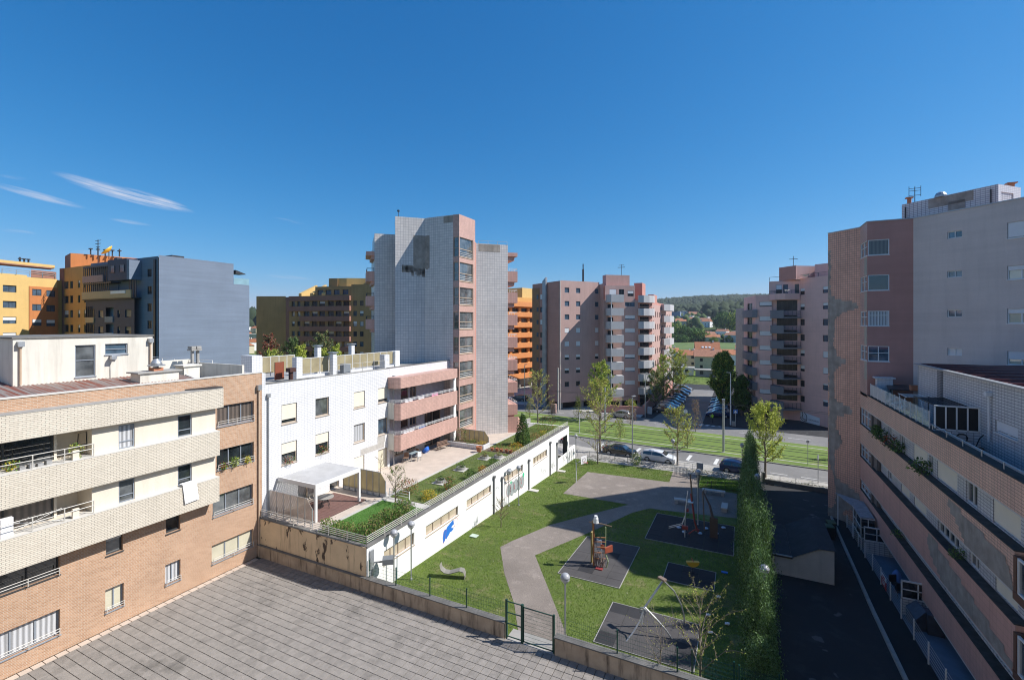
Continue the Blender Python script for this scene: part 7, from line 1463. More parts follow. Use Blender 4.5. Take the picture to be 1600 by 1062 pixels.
RD = [.15, .15, .15, .06, .09, .09, .09, .065, .045, .035, .09, .065, .045, .035, .06, .045, .035, .06, .045, .035]
sp = lambda c: 2 if c.z > 1.5 or (abs(c.x) > .2 and c.z < 1.0) else (0 if c.z > .88 else 1)
t = person('pedestrian in a bright yellow green vest and dark trousers at the zebra crossing', (-4.45, 93.3, -2.36), R(60), J, RD, ED, HIVIS, NAVY, sp)
m = MB(); m.ball((0, -.01, 1.74), .115, 12, 8); m.v = [v if v[2] > 1.7 or v[1] < 0 else (v[0], v[1] * .8, v[2]) for v in m.v]; add('hair', m.mesh('hair', [HAIR]), t)
J2 = [(0, 0, .5), (0, -.03, .75), (0, 0, .97), (0, .02, 1.1), (0, .03, 1.17), (0, .05, 1.29), (.1, .08, .48), (.13, .48, .5), (.14, .5, .08), (.14, .62, .04), (-.1, .08, .48), (-.13, .46, .5), (-.14, .42, .08), (-.14, .54, .04), (.2, 0, .95), (.25, .12, .72), (.15, .36, .62), (-.2, 0, .95), (-.25, .12, .72), (-.13, .36, .62)]
sp2 = lambda c: 2 if c.z > 1.06 else (1 if c.z < .58 or c.y > .4 else 0)
t = person('person in a red jacket sitting beyond the passage opening of the podium', (-24.4, 67.3, -2.32), R(200), J2, RD, ED, REDC, NAVY, sp2)
m = MB(); m.ball((0, .03, 1.3), .115, 12, 8); add('hair', m.mesh('hair', [HAIR]), t)
solo('stone_block', MB().prism([(-24.75, 67.0), (-24.05, 67.0), (-24.05, 67.55), (-24.75, 67.55)], -2.4, -1.9), LCONC, 'low stone block under the person in red', 'stone block')

# ================================================================ far buildings
Z0 = -2.4
def rows(z_top, h, n, step=2.84): return [(z_top - h - step * k, z_top - step * k) for k in range(n)]
def shut(k, seed, mts=(SHWW,), n=2, fm=None, pm=None, p=.6):
    rn = random.Random(seed * 100 + k); f = rn.choice([0, 0, .5, .97, .97]) if rn.random() < p else 0; return dict(fm=fm or FRD, n=n, pm=pm or rn.choice([GLF, GLF, GLFB, GLFM]), t=.06, blind=f, bm=mts[0], sill=0)
# A: pink block with white balconies
A = thing('pink_balcony_block', 'pink apartment block with stacked pale balconies across the tramway, left of the parking street', 'apartment building', (-28, 104, Z0))
P0, P1, P2, P3, P4 = (-43.1, 99.2), (-34.0, 93.0), (-27.8, 101.05), (-26.3, 99.0), (-19.9, 103.6)
facade(A, P0, P1, -.9, 24.9, PINKD, [(3.2, b, 4.1, t_, shut(i, 1, n=1)) for i, (b, t_) in enumerate(rows(22.4, 1.2, 8))], d=.15)
part('ochre_panel', MB().obox((-41.9, 98.3, 11.5), (9.1, -6.2), (1.45, .05, 12.4)), M('ochre_brown_panel', (.33, .17, .09), .8, .1), A)
for i, (b, t_) in enumerate(rows(22.4, 1.1, 8)): part('panel_window', MB().obox((-41.2, 97.76, (b + t_) / 2), (9.1, -6.2), (.35, .06, .5)), GLFB, A)
part('steel_fin', MB().prism([(-38.9, 96.2), (-38.0, 95.6), (-38.2, 95.1), (-39.3, 95.9)], -2.4, lambda x, y: 25.2 if x < -38.8 else 26.0), M('ribbed_steel', (.36, .39, .43), .35, .2, .8, metal=.4), A)
ops = []
for u, w in ((1.1, 1.15), (4.0, 1.1), (9.0, .95)): ops += [(u, b, u + w, t_, dict(fm=FRG, n=1, pm=GLFB if i < 3 else GLF, t=.05, blind=(0, 0, 0, .97, .97 if u < 9 else .97, .5, .4, 0)[i], bm=SHWW, sill=0)) for i, (b, t_) in enumerate(rows(23.5, 1.1, 8, 2.86))]
facade(A, P1, P2, -.9, 24.97, PINKP, ops, d=.15); facade(A, P2, P3, -.9, 24.5, PINKP)
m = MB(); 
facade(A, P3, P4, -.9, 21.0, PINKP, [(.9, b, 2.2, t_, dict(fm=FRD, n=2, pm=GLF, blind=0, sill=0)) for b, t_ in rows(21.0 - 1.0, 1.7, 7)] + [(4.9, b, 7.2, t_, dict(fm=FRG, n=2, pm=GLFB, t=.05, blind=(.0, .8, .97, .97, .75, .85, .97, .97)[i], bm=SHWW, sill=0)) for i, (b, t_) in enumerate(rows(20.5, .95, 7))], d=.15)
facade(A, (-26.1, 99.35), (-20.5, 103.4), 21.0, 24.1, PINKP, [(1.0, 21.4, 2.6, 23.3, shut(1, 4)), (3.2, 21.4, 4.4, 23.3, shut(2, 4)), (5.2, 21.8, 6.6, 23.0, shut(3, 4))], d=.12)
facade(A, P4, (-17.5, 107.3), -.9, 22.0, PINKD, [(.6, b, 3.4, t_, dict(fm=FRD, n=4, pm=GLF, sill=0)) for b, t_ in rows(20.2, 1.8, 8)], d=.12)
facade(A, (-17.5, 107.3), (-17.5, 120.5), -.9, 20.2, PINKP, [(u, b, u + 1.0, t_, dict(fm=FRD, n=1, pm=GLF, sill=0)) for u in (1.5, 4, 7.5, 10.5) for b, t_ in rows(18.6, 1.3, 7)], d=.15)
facade(A, (-17.5, 120.5), (-16.9, 136), -.9, 19.5, PINKP, [(u, b, u + 1.1, t_, dict(fm=FRD, n=1, pm=GLF, sill=0)) for u in (2, 5, 8, 12) for b, t_ in rows(18.2, 1.3, 6)], d=.15)
part('rear_core', MB().prism([(-42.6, 99.2), (-34.0, 93.4), (-28.0, 101.3), (-26.3, 99.4), (-20.2, 103.8), (-17.8, 107.5), (-17.9, 120.5), (-17.3, 136), (-30, 136), (-44, 108)], -.9, 20.9), PINKD, A)
part('rear_core', MB().prism([(-42.6, 99.2), (-34.0, 93.4), (-28.0, 101.3), (-26.3, 99.4), (-21, 103.4), (-24, 112), (-40, 112)], 20.901, 24.0), PINKD, A)
part('stair_head', MB().prism([(-27.6, 103.0), (-26.4, 101.5), (-22.0, 105.0), (-24.0, 109)], 24.0, 26.6), PINKP, A); part('stair_head', MB().prism([(-21.4, 107), (-19.6, 107), (-19.6, 111), (-21.4, 111)], 20.9, 25.0), PINKD, A); part('stair_head', MB().prism([(-19.2, 112), (-17.9, 112), (-17.9, 117), (-19.2, 117)], 20.3, 22.6), PINKD, A)
part('ground_floor', MB().prism([(-41, 99.6), (-34.2, 95.0), (-28.5, 102.5), (-26, 101), (-20.6, 105), (-18.8, 109), (-19, 134), (-40, 120)], Z0, -.91), M('ground_floor_shade', (.03, .028, .028), .9), A)  # near-black core: shade of the open ground floor put into the colour
for x, y in ((-34.2, 93.6), (-30.9, 97.9), (-26.2, 99.6), (-23.3, 101.6), (-19.9, 104.3), (-38, 96.2)): part('column', MB().box(x - .3, y - .3 + .3, Z0, x + .3, y + .6, -.91), CONC, A)
WB = M('pale_grey_balcony', (.47, .47, .48), .8, .06, .6, streak=.15)
for k in range(8):
    zt = 21.98 - 2.86 * k
    part('balcony', MB().prism([(-25.9, 99.1), (-25.3, 97.9), (-24.2, 97.2), (-21.9, 98.9), (-22.9, 100.9)], zt - 1.6, zt), WB, A)
    if k: part('balcony_shade_wall', MB().box(-24.3, 97.35, zt + .0, -24.15, 97.5, zt + 1.25), WHP, A)
    pts = [(-19.9, 103.4), (-19.6, 102.9), (-18.6, 103.3), (-17.6, 104.5), (-17.0, 106.0), (-17.0, 107.6), (-17.6, 107.5)]; part('balcony', MB().prism(pts, zt - 1.55, zt), WB, A)
    if k: m = MB(); rail(m, [(-19.5, 103.0, zt), (-17.7, 104.6, zt), (-17.1, 106.4, zt)], .25, 1, .03, 1.2); part('railing', m, DARKM, A)
    if k < 7: zt2 = 20.6 - 2.84 * k; part('balcony', MB().prism([(-17.5, 120.2), (-16.6, 119.4), (-15.4, 121.2), (-15.2, 127), (-16.9, 127.5)], zt2 - 1.55, zt2), WB, A)
part('mast', MB().tube([(-31.5, 101, 24.9), (-31.5, 101, 28.0)], .22, 8).tube([(-31.5, 101, 28), (-31.5, 101, 29.2)], .12, 6), DARKM, A); part('tv_antenna', MB().tube([(-23.6, 104, 26.6), (-23.6, 104, 29)], .05, 5).box(-24.4, 103.95, 28.3, -22.8, 104.05, 28.4).box(-24.2, 103.95, 28.8, -23.0, 104.05, 28.86), DARKM, A)
part('rain_pipe', MB().tube([(-34.0, 92.88, -2.2), (-34.0, 92.88, 24.9)], .09, 6), LCONC, A)
part('garden_wall', MB().prism([(-27, 93.6), (-17.2, 95.2), (-17.2, 95.5), (-27, 93.9)], Z0, -.8).prism([(-17.4, 95.2), (-17.0, 95.2), (-17.0, 140), (-17.4, 140)], Z0, -.4), PINKD, A); part('gate_pillar', MB().box(-34.6, 88.9, Z0, -33.5, 89.4, -.5).box(-18.2, 90.6, Z0, -17.8, 91.0, -.6), PINKP, A)
o = sheet('block_lawn', [(-26.5, 94.2), (-17.6, 95.8), (-17.6, 98.5), (-26, 97)], -1.6, TRAMG)
bush('round_shrub', 'bright green round shrub under the curved balconies', 'shrub', (-20.1, 96.8, -1.7), 1.1, 1.9, LFN, 170, 800, .12, mats=[LFG, LFN])
# B: pink block on the right with advertising banner
Bb = thing('pink_banner_block', 'shaded pink apartment block with grey balconies and a large banner, right of the parking street', 'apartment building', (8, 104, Z0))
b0, b1 = (10.27, 102.47), (15.5, 95.9)
rw = rows(22.4, 1.15, 8, 2.86)
facade(Bb, b0, b1, Z0, 24.3, PINKL, [(.05, b, 1.05, t_, dict(fm=FRD, n=1, pm=GLF, t=.05, blind=(.4, .5, 0, 0, .6, .6, 0, 0)[i], bm=SHWW, sill=0)) for i, (b, t_) in enumerate(rw)] + [(4.95, b, 6.1, t_, dict(fm=FRD, n=1, pm=GLFB, t=.05, blind=(.45, .4, .0, 0, .97, .97, .2, .3)[i], bm=SHWW, sill=0)) for i, (b, t_) in enumerate(rw)], d=.15)
facade(Bb, (5.3, 103.2), b0, -2.4, 21.4, PINKL, [(1.2, b, 4.6, t_, dict(fm=FRD, n=4, pm=GLF, t=.05, sill=0)) for b, t_ in rows(20.3, 2.0, 7)], d=.3)
facade(Bb, (2.9, 103.8), (5.7, 102.9), -.4, 21.4, PINKL, [(.7, b, 2.9, t_, dict(fm=FRD, n=2, pm=GLFM, t=.05, blind=(.8, .97, .97, .97, .97, .75, .9)[i], bm=SHWW, sill=0)) for i, (b, t_) in enumerate(rows(20.1, .95, 7))], d=.15)
facade(Bb, (.9, 113.0), (2.9, 103.8), -.4, 21.4, PINKL, [(3, b, 7, t_, dict(fm=FRD, n=3, pm=GLF, sill=0)) for b, t_ in rows(20, 1.8, 7)], d=.2)
facade(Bb, (5.2, 103.4), b0, 21.4, 24.0, PINKL, [(1.2, 21.5, 2.2, 23.3, shut(1, 9, n=1)), (2.4, 21.5, 3.2, 23.3, shut(4, 9, n=1, pm=GLFB)), (4.3, 21.5, 5.0, 23.3, shut(2, 9))], d=.12)
part('rear_core', MB().prism([(3.3, 104.6), (5.8, 104.1), (10.3, 103.6), (15.9, 97.0), (30, 104), (20, 125), (1.2, 125), (1.1, 113.2)], Z0 + 1.9, 21.35), PINKD, Bb); part('rear_core', MB().prism([(5.7, 104.4), (10.5, 103.5), (15.9, 96.9), (30, 104), (20, 118), (6, 118)], 21.36, 24.1), PINKD, Bb)
part('ground_floor', MB().prism([(4, 105), (10.4, 103.6), (10.4, 118), (4, 118)], Z0, -.51), MATS['ground_floor_shade'], Bb)  # same shade-coloured core under this block
facade(Bb, (6.9, 103.3), (9.4, 100.4), 24.1, 26.6, PINKD, name='stair_head'); facade(Bb, (9.4, 100.4 + 1.4), (14.5, 105), 24.1, 26.7, PINKL, name='stair_head'); part('stair_head', MB().prism([(7.0, 104.5), (9.6, 101.9), (14.2, 106), (11, 110)], 24.1, 26.65), PINKL, Bb); part('stair_head', MB().prism([(12.6, 102.4), (15.8, 100.2), (20, 104), (16, 108)], 24.1, 26.8), PINKL, Bb)
part('parapet_band', MB().prism([(5.2, 103.0), (6.1, 101.2), (7.6, 100.3), (10.2, 102.1), (10.2, 102.9)], 20.35, 21.5), PINKL, Bb); m = MB(); rail(m, [(5.3, 102.9, 21.5), (6.1, 101.3, 21.5), (7.6, 100.4, 21.5), (10.1, 102.2, 21.5)], .6, 2, .03, 1.4); rail(m, [(5.3, 103.4, 24.1), (10.2, 102.7, 24.3), (15.4, 96.3, 24.3)], .7, 1, .03, 2); part('railing', m, DARKM, Bb)
DB = M('slate_grey_balcony', (.17, .18, .20), .8, .06, .5)
for k in range(7):
    zt = 18.35 - 2.86 * k
    part('balcony', MB().prism([(5.4, 102.9), (5.5, 101.4), (7.4, 99.9), (7.55, 100.3), (6.6, 102.9)], zt - 1.5, zt), DB, Bb); part('balcony_slab', MB().prism([(7.4, 99.95), (10.4, 101.6), (10.2, 102.4), (7.0, 102.6)], zt - 1.5, zt - 1.25), DB, Bb)
    m = MB(); rail(m, [(7.45, 100.0, zt - 1.25), (10.3, 101.65, zt - 1.25)], 1.1, 5, .025, .9); part('railing', m, DARKM, Bb)
    part('balcony', MB().prism([(1.05, 112.5), (.6, 111.5), (1.2, 107), (2.3, 103.6), (3.2, 103.3), (3.2, 104), (2.4, 107)], zt - 1.3, zt + .2), DB, Bb)
part('column', MB().box(6.9, 100.6, Z0, 7.4, 101.1, -.35), CONC, Bb)
part('rear_slab', MB().prism([(-.8, 128), (1.0, 121), (1.8, 121), (1.8, 130)], Z0, 19.5), CONC, Bb)
m = MB(); m.lathe([(.05, 0), (.6, .35), (.65, .4)], (11.0, 101.2, 24.5), 14); part('satellite_dish', m, WHP, Bb); part('tv_antenna', MB().tube([(9.2, 102.5, 26.6), (9.2, 102.5, 28.6)], .05, 5).box(8.5, 102.45, 28.0, 9.9, 102.55, 28.08), DARKM, Bb)
# banner with its logo and lettering
bn = thing('advertising_banner', 'white banner with a big black logo and lettering low on the shaded pink block', 'banner', (12, 100.4, -1.5)); ub = (Vector(b1) - Vector(b0)).normalized(); nb = Vector((ub[1], -ub[0]))
def onb(u, z, off=.06): return (b0[0] + ub[0] * u + nb[0] * off, b0[1] + ub[1] * u + nb[1] * off, z)
m = MB(); m.add([onb(.15, -.55), onb(4.35, -1.05), onb(4.35, -3.2 + .75), onb(.15, -2.35)][::-1] + [onb(.15, -.55, .02), onb(4.35, -1.05, .02), onb(4.35, -2.45, .02), onb(.15, -2.35, .02)], [(0, 1, 2, 3), (0, 4, 5, 1), (1, 5, 6, 2), (2, 6, 7, 3), (3, 7, 4, 0)]); part('sheet', m, M('banner_sheet', (.75, .78, .80), .7, .05), bn)
def bstroke(pts, w): 
    m = MB()
    for i in range(len(pts) - 1):
        a, b = Vector(pts[i]), Vector(pts[i + 1]); d = (b - a).normalized(); q = Vector((-d.y, d.x)) * w / 2; m.add([onb(*(a - q - d * w * .3), .08), onb(*(b - q + d * w * .3), .08), onb(*(b + q + d * w * .3), .08), onb(*(a + q - d * w * .3), .08)], [(0, 1, 2, 3), (3, 2, 1, 0)])
    return m
part('logo_letter', bstroke([(.62, -.7), (.75, -1.0), (.62, -1.35), (.5, -1.65), (.8, -1.8), (1.1, -1.95), (1.4, -1.9)], .14), DARKM, bn); part('logo_arc', bstroke([(1.05, -.68), (1.45, -1.0), (1.62, -1.45), (1.6, -1.95), (1.4, -2.25), (.9, -2.2), (.4, -2.05), (.2, -1.7)], .12), DARKM, bn)
ang_b = math.atan2(ub[1], ub[0]); c_ = onb(3.1, -1.75, .08); text3('LOGICABOLL', .36, DARKM, bn, c_, (R(90), 0, ang_b), .004, width=2.2)
# C: blue grey block
Cb = thing('blue_grey_block', 'dark fronted apartment block with a huge blank blue grey side wall on the left', 'apartment building', (-98, 48, Z0)); XC = -86.85
facade(Cb, (XC, 43.95), (XC, 56.7), Z0, 27.25, BLUEP, name='side_wall'); facade(Cb, (XC - .02, 56.7), (XC - .02, 59.9), Z0, 23.4, BLUEP, name='side_wall')
F = lambda u: u + 109.5
op = []
rc = rows(25.6, 1.35, 8, 2.92)
op += [(F(-90.4), b - .5, F(-89.1), t_ - .5, dict(fm=FRD, n=2, pm=GLF, t=.06, sill=0)) for b, t_ in rc]
facade(Cb, (-109.5, 44.0), (XC - .3, 44.0), Z0, 27.1, BLUEP, op, d=.15); part('dark_downpipe', MB().box(-88.2, 43.8, Z0, -87.7, 43.99, 26.6), DARKM, Cb)
o3 = []
for i, (b, t_) in enumerate(rows(18.2, 1.25, 6, 2.9)): o3 += [(4.6, b, 6.3, t_, dict(fm=FRD, n=1, pm=GLFR if i % 2 else GLCR, t=.06, sill=0, blind=.9, bm=M('tan_shutter', (.40, .27, .17), .7))), (11.1, b, 11.9, t_, dict(fm=FRD, n=1, pm=GLF, t=.05, blind=.5, bm=MATS['tan_shutter'], sill=0)), (13.6, b, 15.6, t_, dict(fm=FRD, n=1, pm=GLF, t=.06, blind=(.95, .5, .95, .9, .9, .5)[i], bm=MATS['tan_shutter'], sill=0))]
facade(Cb, (-108.9, 43.0), (-92.3, 43.0), Z0, 20.1, DBLUE, [(.2, b - 1.2, 3.2, t_ + .2, dict(fm=FRD, n=4, pm=GLFR, t=.1, sill=0)) for b, t_ in rows(18.4, .9, 6, 2.9)] + [(7.2, b - 1.3, 9.8, t_ + .3, dict(skip=1)) for b, t_ in rows(18.4, .9, 6, 2.9)] + o3, d=.3)
part('loggia_back', MB().box(-102.3, 43.9, Z0, -99, 44.05, 20), M('pale_blue_loggia', (.30, .34, .40), .8), Cb)
TANB = M('tan_balcony_panel', (.52, .36, .20), .7, .06, 1); GRB = M('grey_balcony_panel', (.24, .25, .27), .7)
for k in range(6):
    zt = 17.0 - 2.9 * k; part('balcony_panel', MB().box(-108.8, 42.85, zt - 1.0, -105.7, 42.99, zt), TANB, Cb); part('balcony_panel', MB().box(-101.8, 42.85, zt - .9, -99.1, 42.99, zt + .1), GRB if k % 2 == 0 else WB, Cb)
part('top_balcony_panel', MB().box(-108.9, 42.4, 20.3, -92.2, 42.55, 21.6), TANB, Cb); part('top_floor_slab', MB().box(-108.9, 42.5, 20.11, -92.2, 44.0, 20.28).box(-108.9, 42.6, 23.0, -99.0, 44, 23.2).box(-108.9, 42.6, 26.0, -99.0, 44, 26.3), DARKM, Cb)
part('upper_box', MB().box(-99.2, 42.2, 23.3, -93.0, 43.99, 26.9), DBLUE, Cb); part('upper_box_side', MB().box(-92.99, 42.2, 23.3, -92.2, 43.99, 26.6), BLUEP, Cb)
for u in (-98.3, -95.2): window(Cb, ((u, 42.195), 0), 0, 24.6, 1.5, 25.9, dict(fm=FRD, n=1, pm=GLFB, sill=0), -.02)
part('top_floor_wall', MB().box(-108.5, 43.85, 20.3, -99.5, 43.99, 22.9), BLUEP, Cb); part('awning', MB().box(-98.5, 42.3, 21.0, -93.8, 42.39, 21.5), WHP, Cb)
m = MB()
for k in range(14): m.box(-108.8 + .68 * k, 42.6, 20.3, -108.65 + .68 * k, 42.7, 23.0).box(-108.8 + .68 * k, 42.6, 23.2, -108.65 + .68 * k, 42.7, 26.0)
for k in range(5): m.box(-92.9 + .5 * k - .0, 42.5, 20.3, -92.78 + .5 * k, 42.6, 23.2)
for k in range(6):
    for j in range(4): m.box(-108.6 + .65 * j, 42.86, 17.0 - 2.9 * k, -108.48 + .65 * j, 42.96, 19.0 - 2.9 * k)
part('vertical_fins', m, DARKM, Cb); part('pink_panel', MB().box(-108.8, 42.45, 23.3, -101.5, 42.58, 24.5), M('pinkish_panel', (.42, .26, .23), .7), Cb)
part('rear_core', MB().prism([(-109.4, 44.3), (XC - .35, 44.3), (XC - .35, 56.6), (XC - .35, 59.8), (-109.4, 59.8)], Z0, 23.3), BLUEP, Cb); part('rear_core', MB().box(-109.4, 44.31, 23.31, XC - .35, 56.6, 27.0), BLUEP, Cb)
part('terrace_awning', MB().prism([(XC - 2, 57.0), (XC + .2, 57.0), (XC + .2, 59), (XC - 2, 59)], 25.4, lambda x, y: 25.5 + (59 - y) * .3), DARKM, Cb); part('glass_balustrade', MB().box(XC - .1, 56.8, 23.4, XC - .06, 59.9, 24.6), M('tinted_far_glass', (.22, .36, .42), .1), Cb)
part('roof_vent', MB().box(-104, 45, 27.0, -102.5, 46, 27.6).box(-103.8, 45.1, 27.6, -102.7, 45.9, 28.0), DARKM, Cb); part('roof_vent', MB().box(-92, 47, 27.0, -88.9, 49, 27.8), DARKM, Cb)
# D: orange block
Db = thing('orange_block', 'orange and yellow apartment block with a roof canopy at the far left', 'apartment building', (-121, 38, Z0))
dx = lambda y: -117.5 - (y - 30) * .28
q0, q1, q2 = (dx(18), 18), (dx(38.6), 38.6), (dx(43.4), 43.4)
def orow(u, w, seed, n=7, top=20.6, bl_=(0, 0, .5, .55, .5, .5, .5)): return [(u, b, u + w, t_, dict(fm=FRD, n=2, pm=GLFB, t=.07, blind=bl_[i], bm=SHWW, sill=0)) for i, (b, t_) in enumerate(rows(top, 1.25, n, 2.86))]
facade(Db, q0, q1, Z0, 24.9, YELL, orow(17.8, 2.0, 1, top=22.8) + orow(9, 2.0, 1, top=22.8) + orow(3, 2, 1, top=22.8), d=.2)
Lq = (Vector(q2) - Vector(q1)).length
facade(Db, q1, q2, Z0, 24.6, YELL, [], d=.2); qd = (Vector(q2) - Vector(q1)).normalized(); qn = Vector((qd.y, -qd.x))
pa_ = Vector(q1) + qn * .12 + qd * .3; pb_ = Vector(q2) + qn * .12
facade(Db, tuple(pa_), tuple(pb_), Z0, 22.9, ORNG2, orow(.45, 1.5, 2, top=22.4) + orow(2.75, 1.45, 3, top=22.3), d=.07)
part('roof_canopy', MB().prism([(dx(34.6), 34.6), (dx(43), 43), (dx(43) - 3, 43.8), (dx(34.6) - 4, 35.6)], 26.8, 27.3), YELL, Db); part('roof_canopy_soffit', MB().prism([(dx(34.8), 34.8), (dx(42.6), 42.6), (dx(42.6) - 3, 43.4), (dx(34.8) - 4, 35.8)], 26.6, 26.79), BRNB, Db)
part('orange_end', MB().prism([(dx(20), 20), (dx(34.4), 34.4), (dx(34.4) - 8, 36), (dx(20) - 8, 22)], 24.9, 27.6), ORNG2, Db); part('terrace_wall', MB().prism([(dx(39), 39.2), (dx(43.2), 43.2), (dx(43.2) - 1, 43.6), (dx(39) - 1, 39.6)], 24.6, 26.0), BRNB, Db)
m = MB(); rail(m, [(dx(35) + .1, 35, 24.9), (dx(43) + .1, 43, 24.7)], .9, 2, .04, 2); part('railing', m, STEEL, Db)
def wcol(x, w, bls, top=24.2): return [(x, b, x + w, t_, dict(fm=FRD, n=1 if w < 1.4 else 2, pm=GLF if i % 2 else GLFM, t=.07, blind=bls[i % len(bls)], bm=SHWW, sill=0)) for i, (b, t_) in enumerate(rows(top, 1.45, 8, 2.86))]
facade(Db, (-122.4, 44.5), (-109.52, 44.1), Z0, 26.9, ORNG, wcol(.9, 2.2, (0, 0, .6, 0)) + wcol(3.7, 1.4, (0, 0, 0, 0)) + wcol(7.2, 1.0, (.3, 0, .5, .4, 0)) + wcol(9.8, 1.0, (.2, .5, .5, 0)), d=.2)
part('rear_core', MB().prism([(dx(18) - .5, 18), (dx(43.3) - .8, 43.3), (-122.0, 44.9), (-109.6, 44.6), (-110, 60), (-135, 60), (-135, 18)], Z0, 24.5), ORNG, Db); part('rear_core', MB().box(-121.8, 44.9, 24.51, -109.6, 60, 26.8), ORNG, Db)
facade(Db, (-126.5, 46.5), (-119.8, 44.9), 24.5, 29.9, BRNB, name='tower_wall'); facade(Db, (-119.8, 44.9), (-115, 60), 24.5, 29.9, ORNG2, name='tower_wall'); part('tower_core', MB().prism([(-126.3, 46.9), (-119.9, 45.3), (-115.4, 60), (-126, 60)], 24.6, 29.8), ORNG2, Db); part('tower_strip', MB().box(-122.9, 44.35, Z0, -121.2, 44.9, 26.9), BRNB, Db)
m = MB(); m.smooth = True; m.lathe([(.05, 0), (.75, .17), (1.25, .5), (1.2, .52), (.7, .24), (.01, .1)], (0, 0, 0), 18); dish = m.mesh('satellite_dish', [YELP])
t = thing('orange_satellite_dish', 'large orange yellow satellite dish on the roof of the orange block', 'satellite dish', (-113.5, 48.5, 29.2)); o = add('dish', dish, t, (0, 0, 1.0)); o.rotation_euler = (R(40), R(-25), 0); add('mast', MB().tube([(0, 0, -.5), (0, 0, 1.1)], .08, 6).mesh('mast', [DARKM]), t)
for k, (x, y, z, lab) in enumerate([(-110.5, 45.5, 26.9, 'tall antenna mast beside the orange satellite dish')]):
    solo('antenna_mast', MB().tube([(x, y, z), (x, y, z + 5)], .07, 5).box(x - 1, y - .03, z + 4.2, x + 1, y + .03, z + 4.3).box(x - .7, y - .03, z + 3.6, x + .7, y + .03, z + 3.7).box(x - 1, y - .03, z + 4.8, x + 1.1, y + .03, z + 4.88), DARKM, lab, 'antenna')
m = MB()
for k in range(5): m.tube([(-118.3 + .5 * k, 47.5 + k, 29.8), (-118.3 + .5 * k, 47.5 + k, 31.0 + .4 * math.sin(k * 2))], .12, 5).box(-118.7 + .5 * k, 47.3 + k, 30.9, -117.9 + .5 * k, 47.7 + k, 31.1)
solo('roof_cowls', m, DARKM, 'cluster of dark chimney cowls on the orange tower roof', 'chimney cowls'); m = MB()
for k in range(3): m.tube([(-124.2, 39 + k * .6, 27.3), (-124.2, 39 + k * .6, 28.3 + .3 * (k == 0))], .15, 5).box(-124.5, 38.8 + k * .6, 28.2, -123.9, 39.2 + k * .6, 28.4)
solo('roof_cowls', m, DARKM, 'small dark cowls on the yellow roof canopy', 'chimney cowls')
# E: mustard block in shade
Eb = thing('mustard_block', 'long shaded mustard coloured block with brown balcony bands behind the white block', 'apartment building', (-112, 100, Z0))
e0, e1, e2, e3 = (-135, 95.4), (-124.5, 100.5), (-102, 105.0), (-92, 108.2)
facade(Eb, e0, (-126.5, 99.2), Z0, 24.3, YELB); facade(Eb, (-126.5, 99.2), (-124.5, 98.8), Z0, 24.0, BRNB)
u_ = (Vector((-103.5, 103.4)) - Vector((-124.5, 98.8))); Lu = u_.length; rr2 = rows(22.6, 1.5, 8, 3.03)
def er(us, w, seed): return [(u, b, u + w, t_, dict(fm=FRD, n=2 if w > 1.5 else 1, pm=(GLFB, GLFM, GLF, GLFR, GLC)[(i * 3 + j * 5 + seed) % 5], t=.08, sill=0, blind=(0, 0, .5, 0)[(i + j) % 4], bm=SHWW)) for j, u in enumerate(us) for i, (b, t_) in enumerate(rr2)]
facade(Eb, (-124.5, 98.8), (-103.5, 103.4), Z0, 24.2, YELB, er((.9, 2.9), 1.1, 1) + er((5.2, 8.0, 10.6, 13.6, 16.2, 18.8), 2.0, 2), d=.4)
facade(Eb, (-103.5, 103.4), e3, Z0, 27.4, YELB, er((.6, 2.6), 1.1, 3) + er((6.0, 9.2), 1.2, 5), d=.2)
facade(Eb, (-116.0, 101.2), (-103.5, 103.9), 24.2, 27.0, YELB, [(u, 24.5, u + 2.0, 26.0, dict(fm=FRD, n=2, pm=GLFB, t=.08, sill=0)) for u in (.8, 3.6, 6.4, 9.4)], d=.3)
ue = u_.normalized(); ne = Vector((ue.y, -ue.x))
for i in range(8):
    zb_ = 21.05 - 3.03 * i; a = Vector((-124.5, 98.8)) + ue * (4.4 if i else 0) + ne * 1.0; b = Vector((-103.5, 103.4)) + ne * 1.0; part('balcony_band', MB().prism([tuple(a), tuple(b), tuple(b - ne * .97), tuple(a - ne * .97)], zb_ - 1.45, zb_ + .0), BRNB, Eb)
part('top_band', MB().prism([tuple(Vector((-124.5, 98.8)) + ne * .2), tuple(Vector((-103.5, 103.4)) + ne * 1.0), (-103.5, 103.3), (-124.5, 98.7)], 22.7, 24.1), BRNB, Eb)
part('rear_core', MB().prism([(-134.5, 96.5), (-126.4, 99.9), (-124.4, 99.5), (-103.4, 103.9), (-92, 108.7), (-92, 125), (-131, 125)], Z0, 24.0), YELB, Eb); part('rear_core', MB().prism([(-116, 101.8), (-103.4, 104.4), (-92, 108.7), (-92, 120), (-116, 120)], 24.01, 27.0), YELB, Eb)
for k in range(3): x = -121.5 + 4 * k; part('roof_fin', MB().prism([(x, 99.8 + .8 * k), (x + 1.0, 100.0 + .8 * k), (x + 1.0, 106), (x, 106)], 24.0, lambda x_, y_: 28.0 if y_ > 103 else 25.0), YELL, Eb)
part('roof_room', MB().prism([(-112.5, 103.5), (-107, 105), (-96, 112), (-112, 112)], 27.0, 29.6), YELL, Eb); part('roof_room', MB().prism([(-100.5, 106.5), (-96, 108), (-84, 116), (-100, 116)], 27.4, 30.4), YELL, Eb); part('roof_room_wall', MB().prism([(-112.6, 103.3), (-109.5, 103.9), (-109.5, 104.05), (-112.6, 103.5)], 27.0, 29.55).prism([(-100.6, 106.3), (-96.2, 107.7), (-96.2, 107.85), (-100.6, 106.5)], 27.4, 30.35), YELB, Eb)
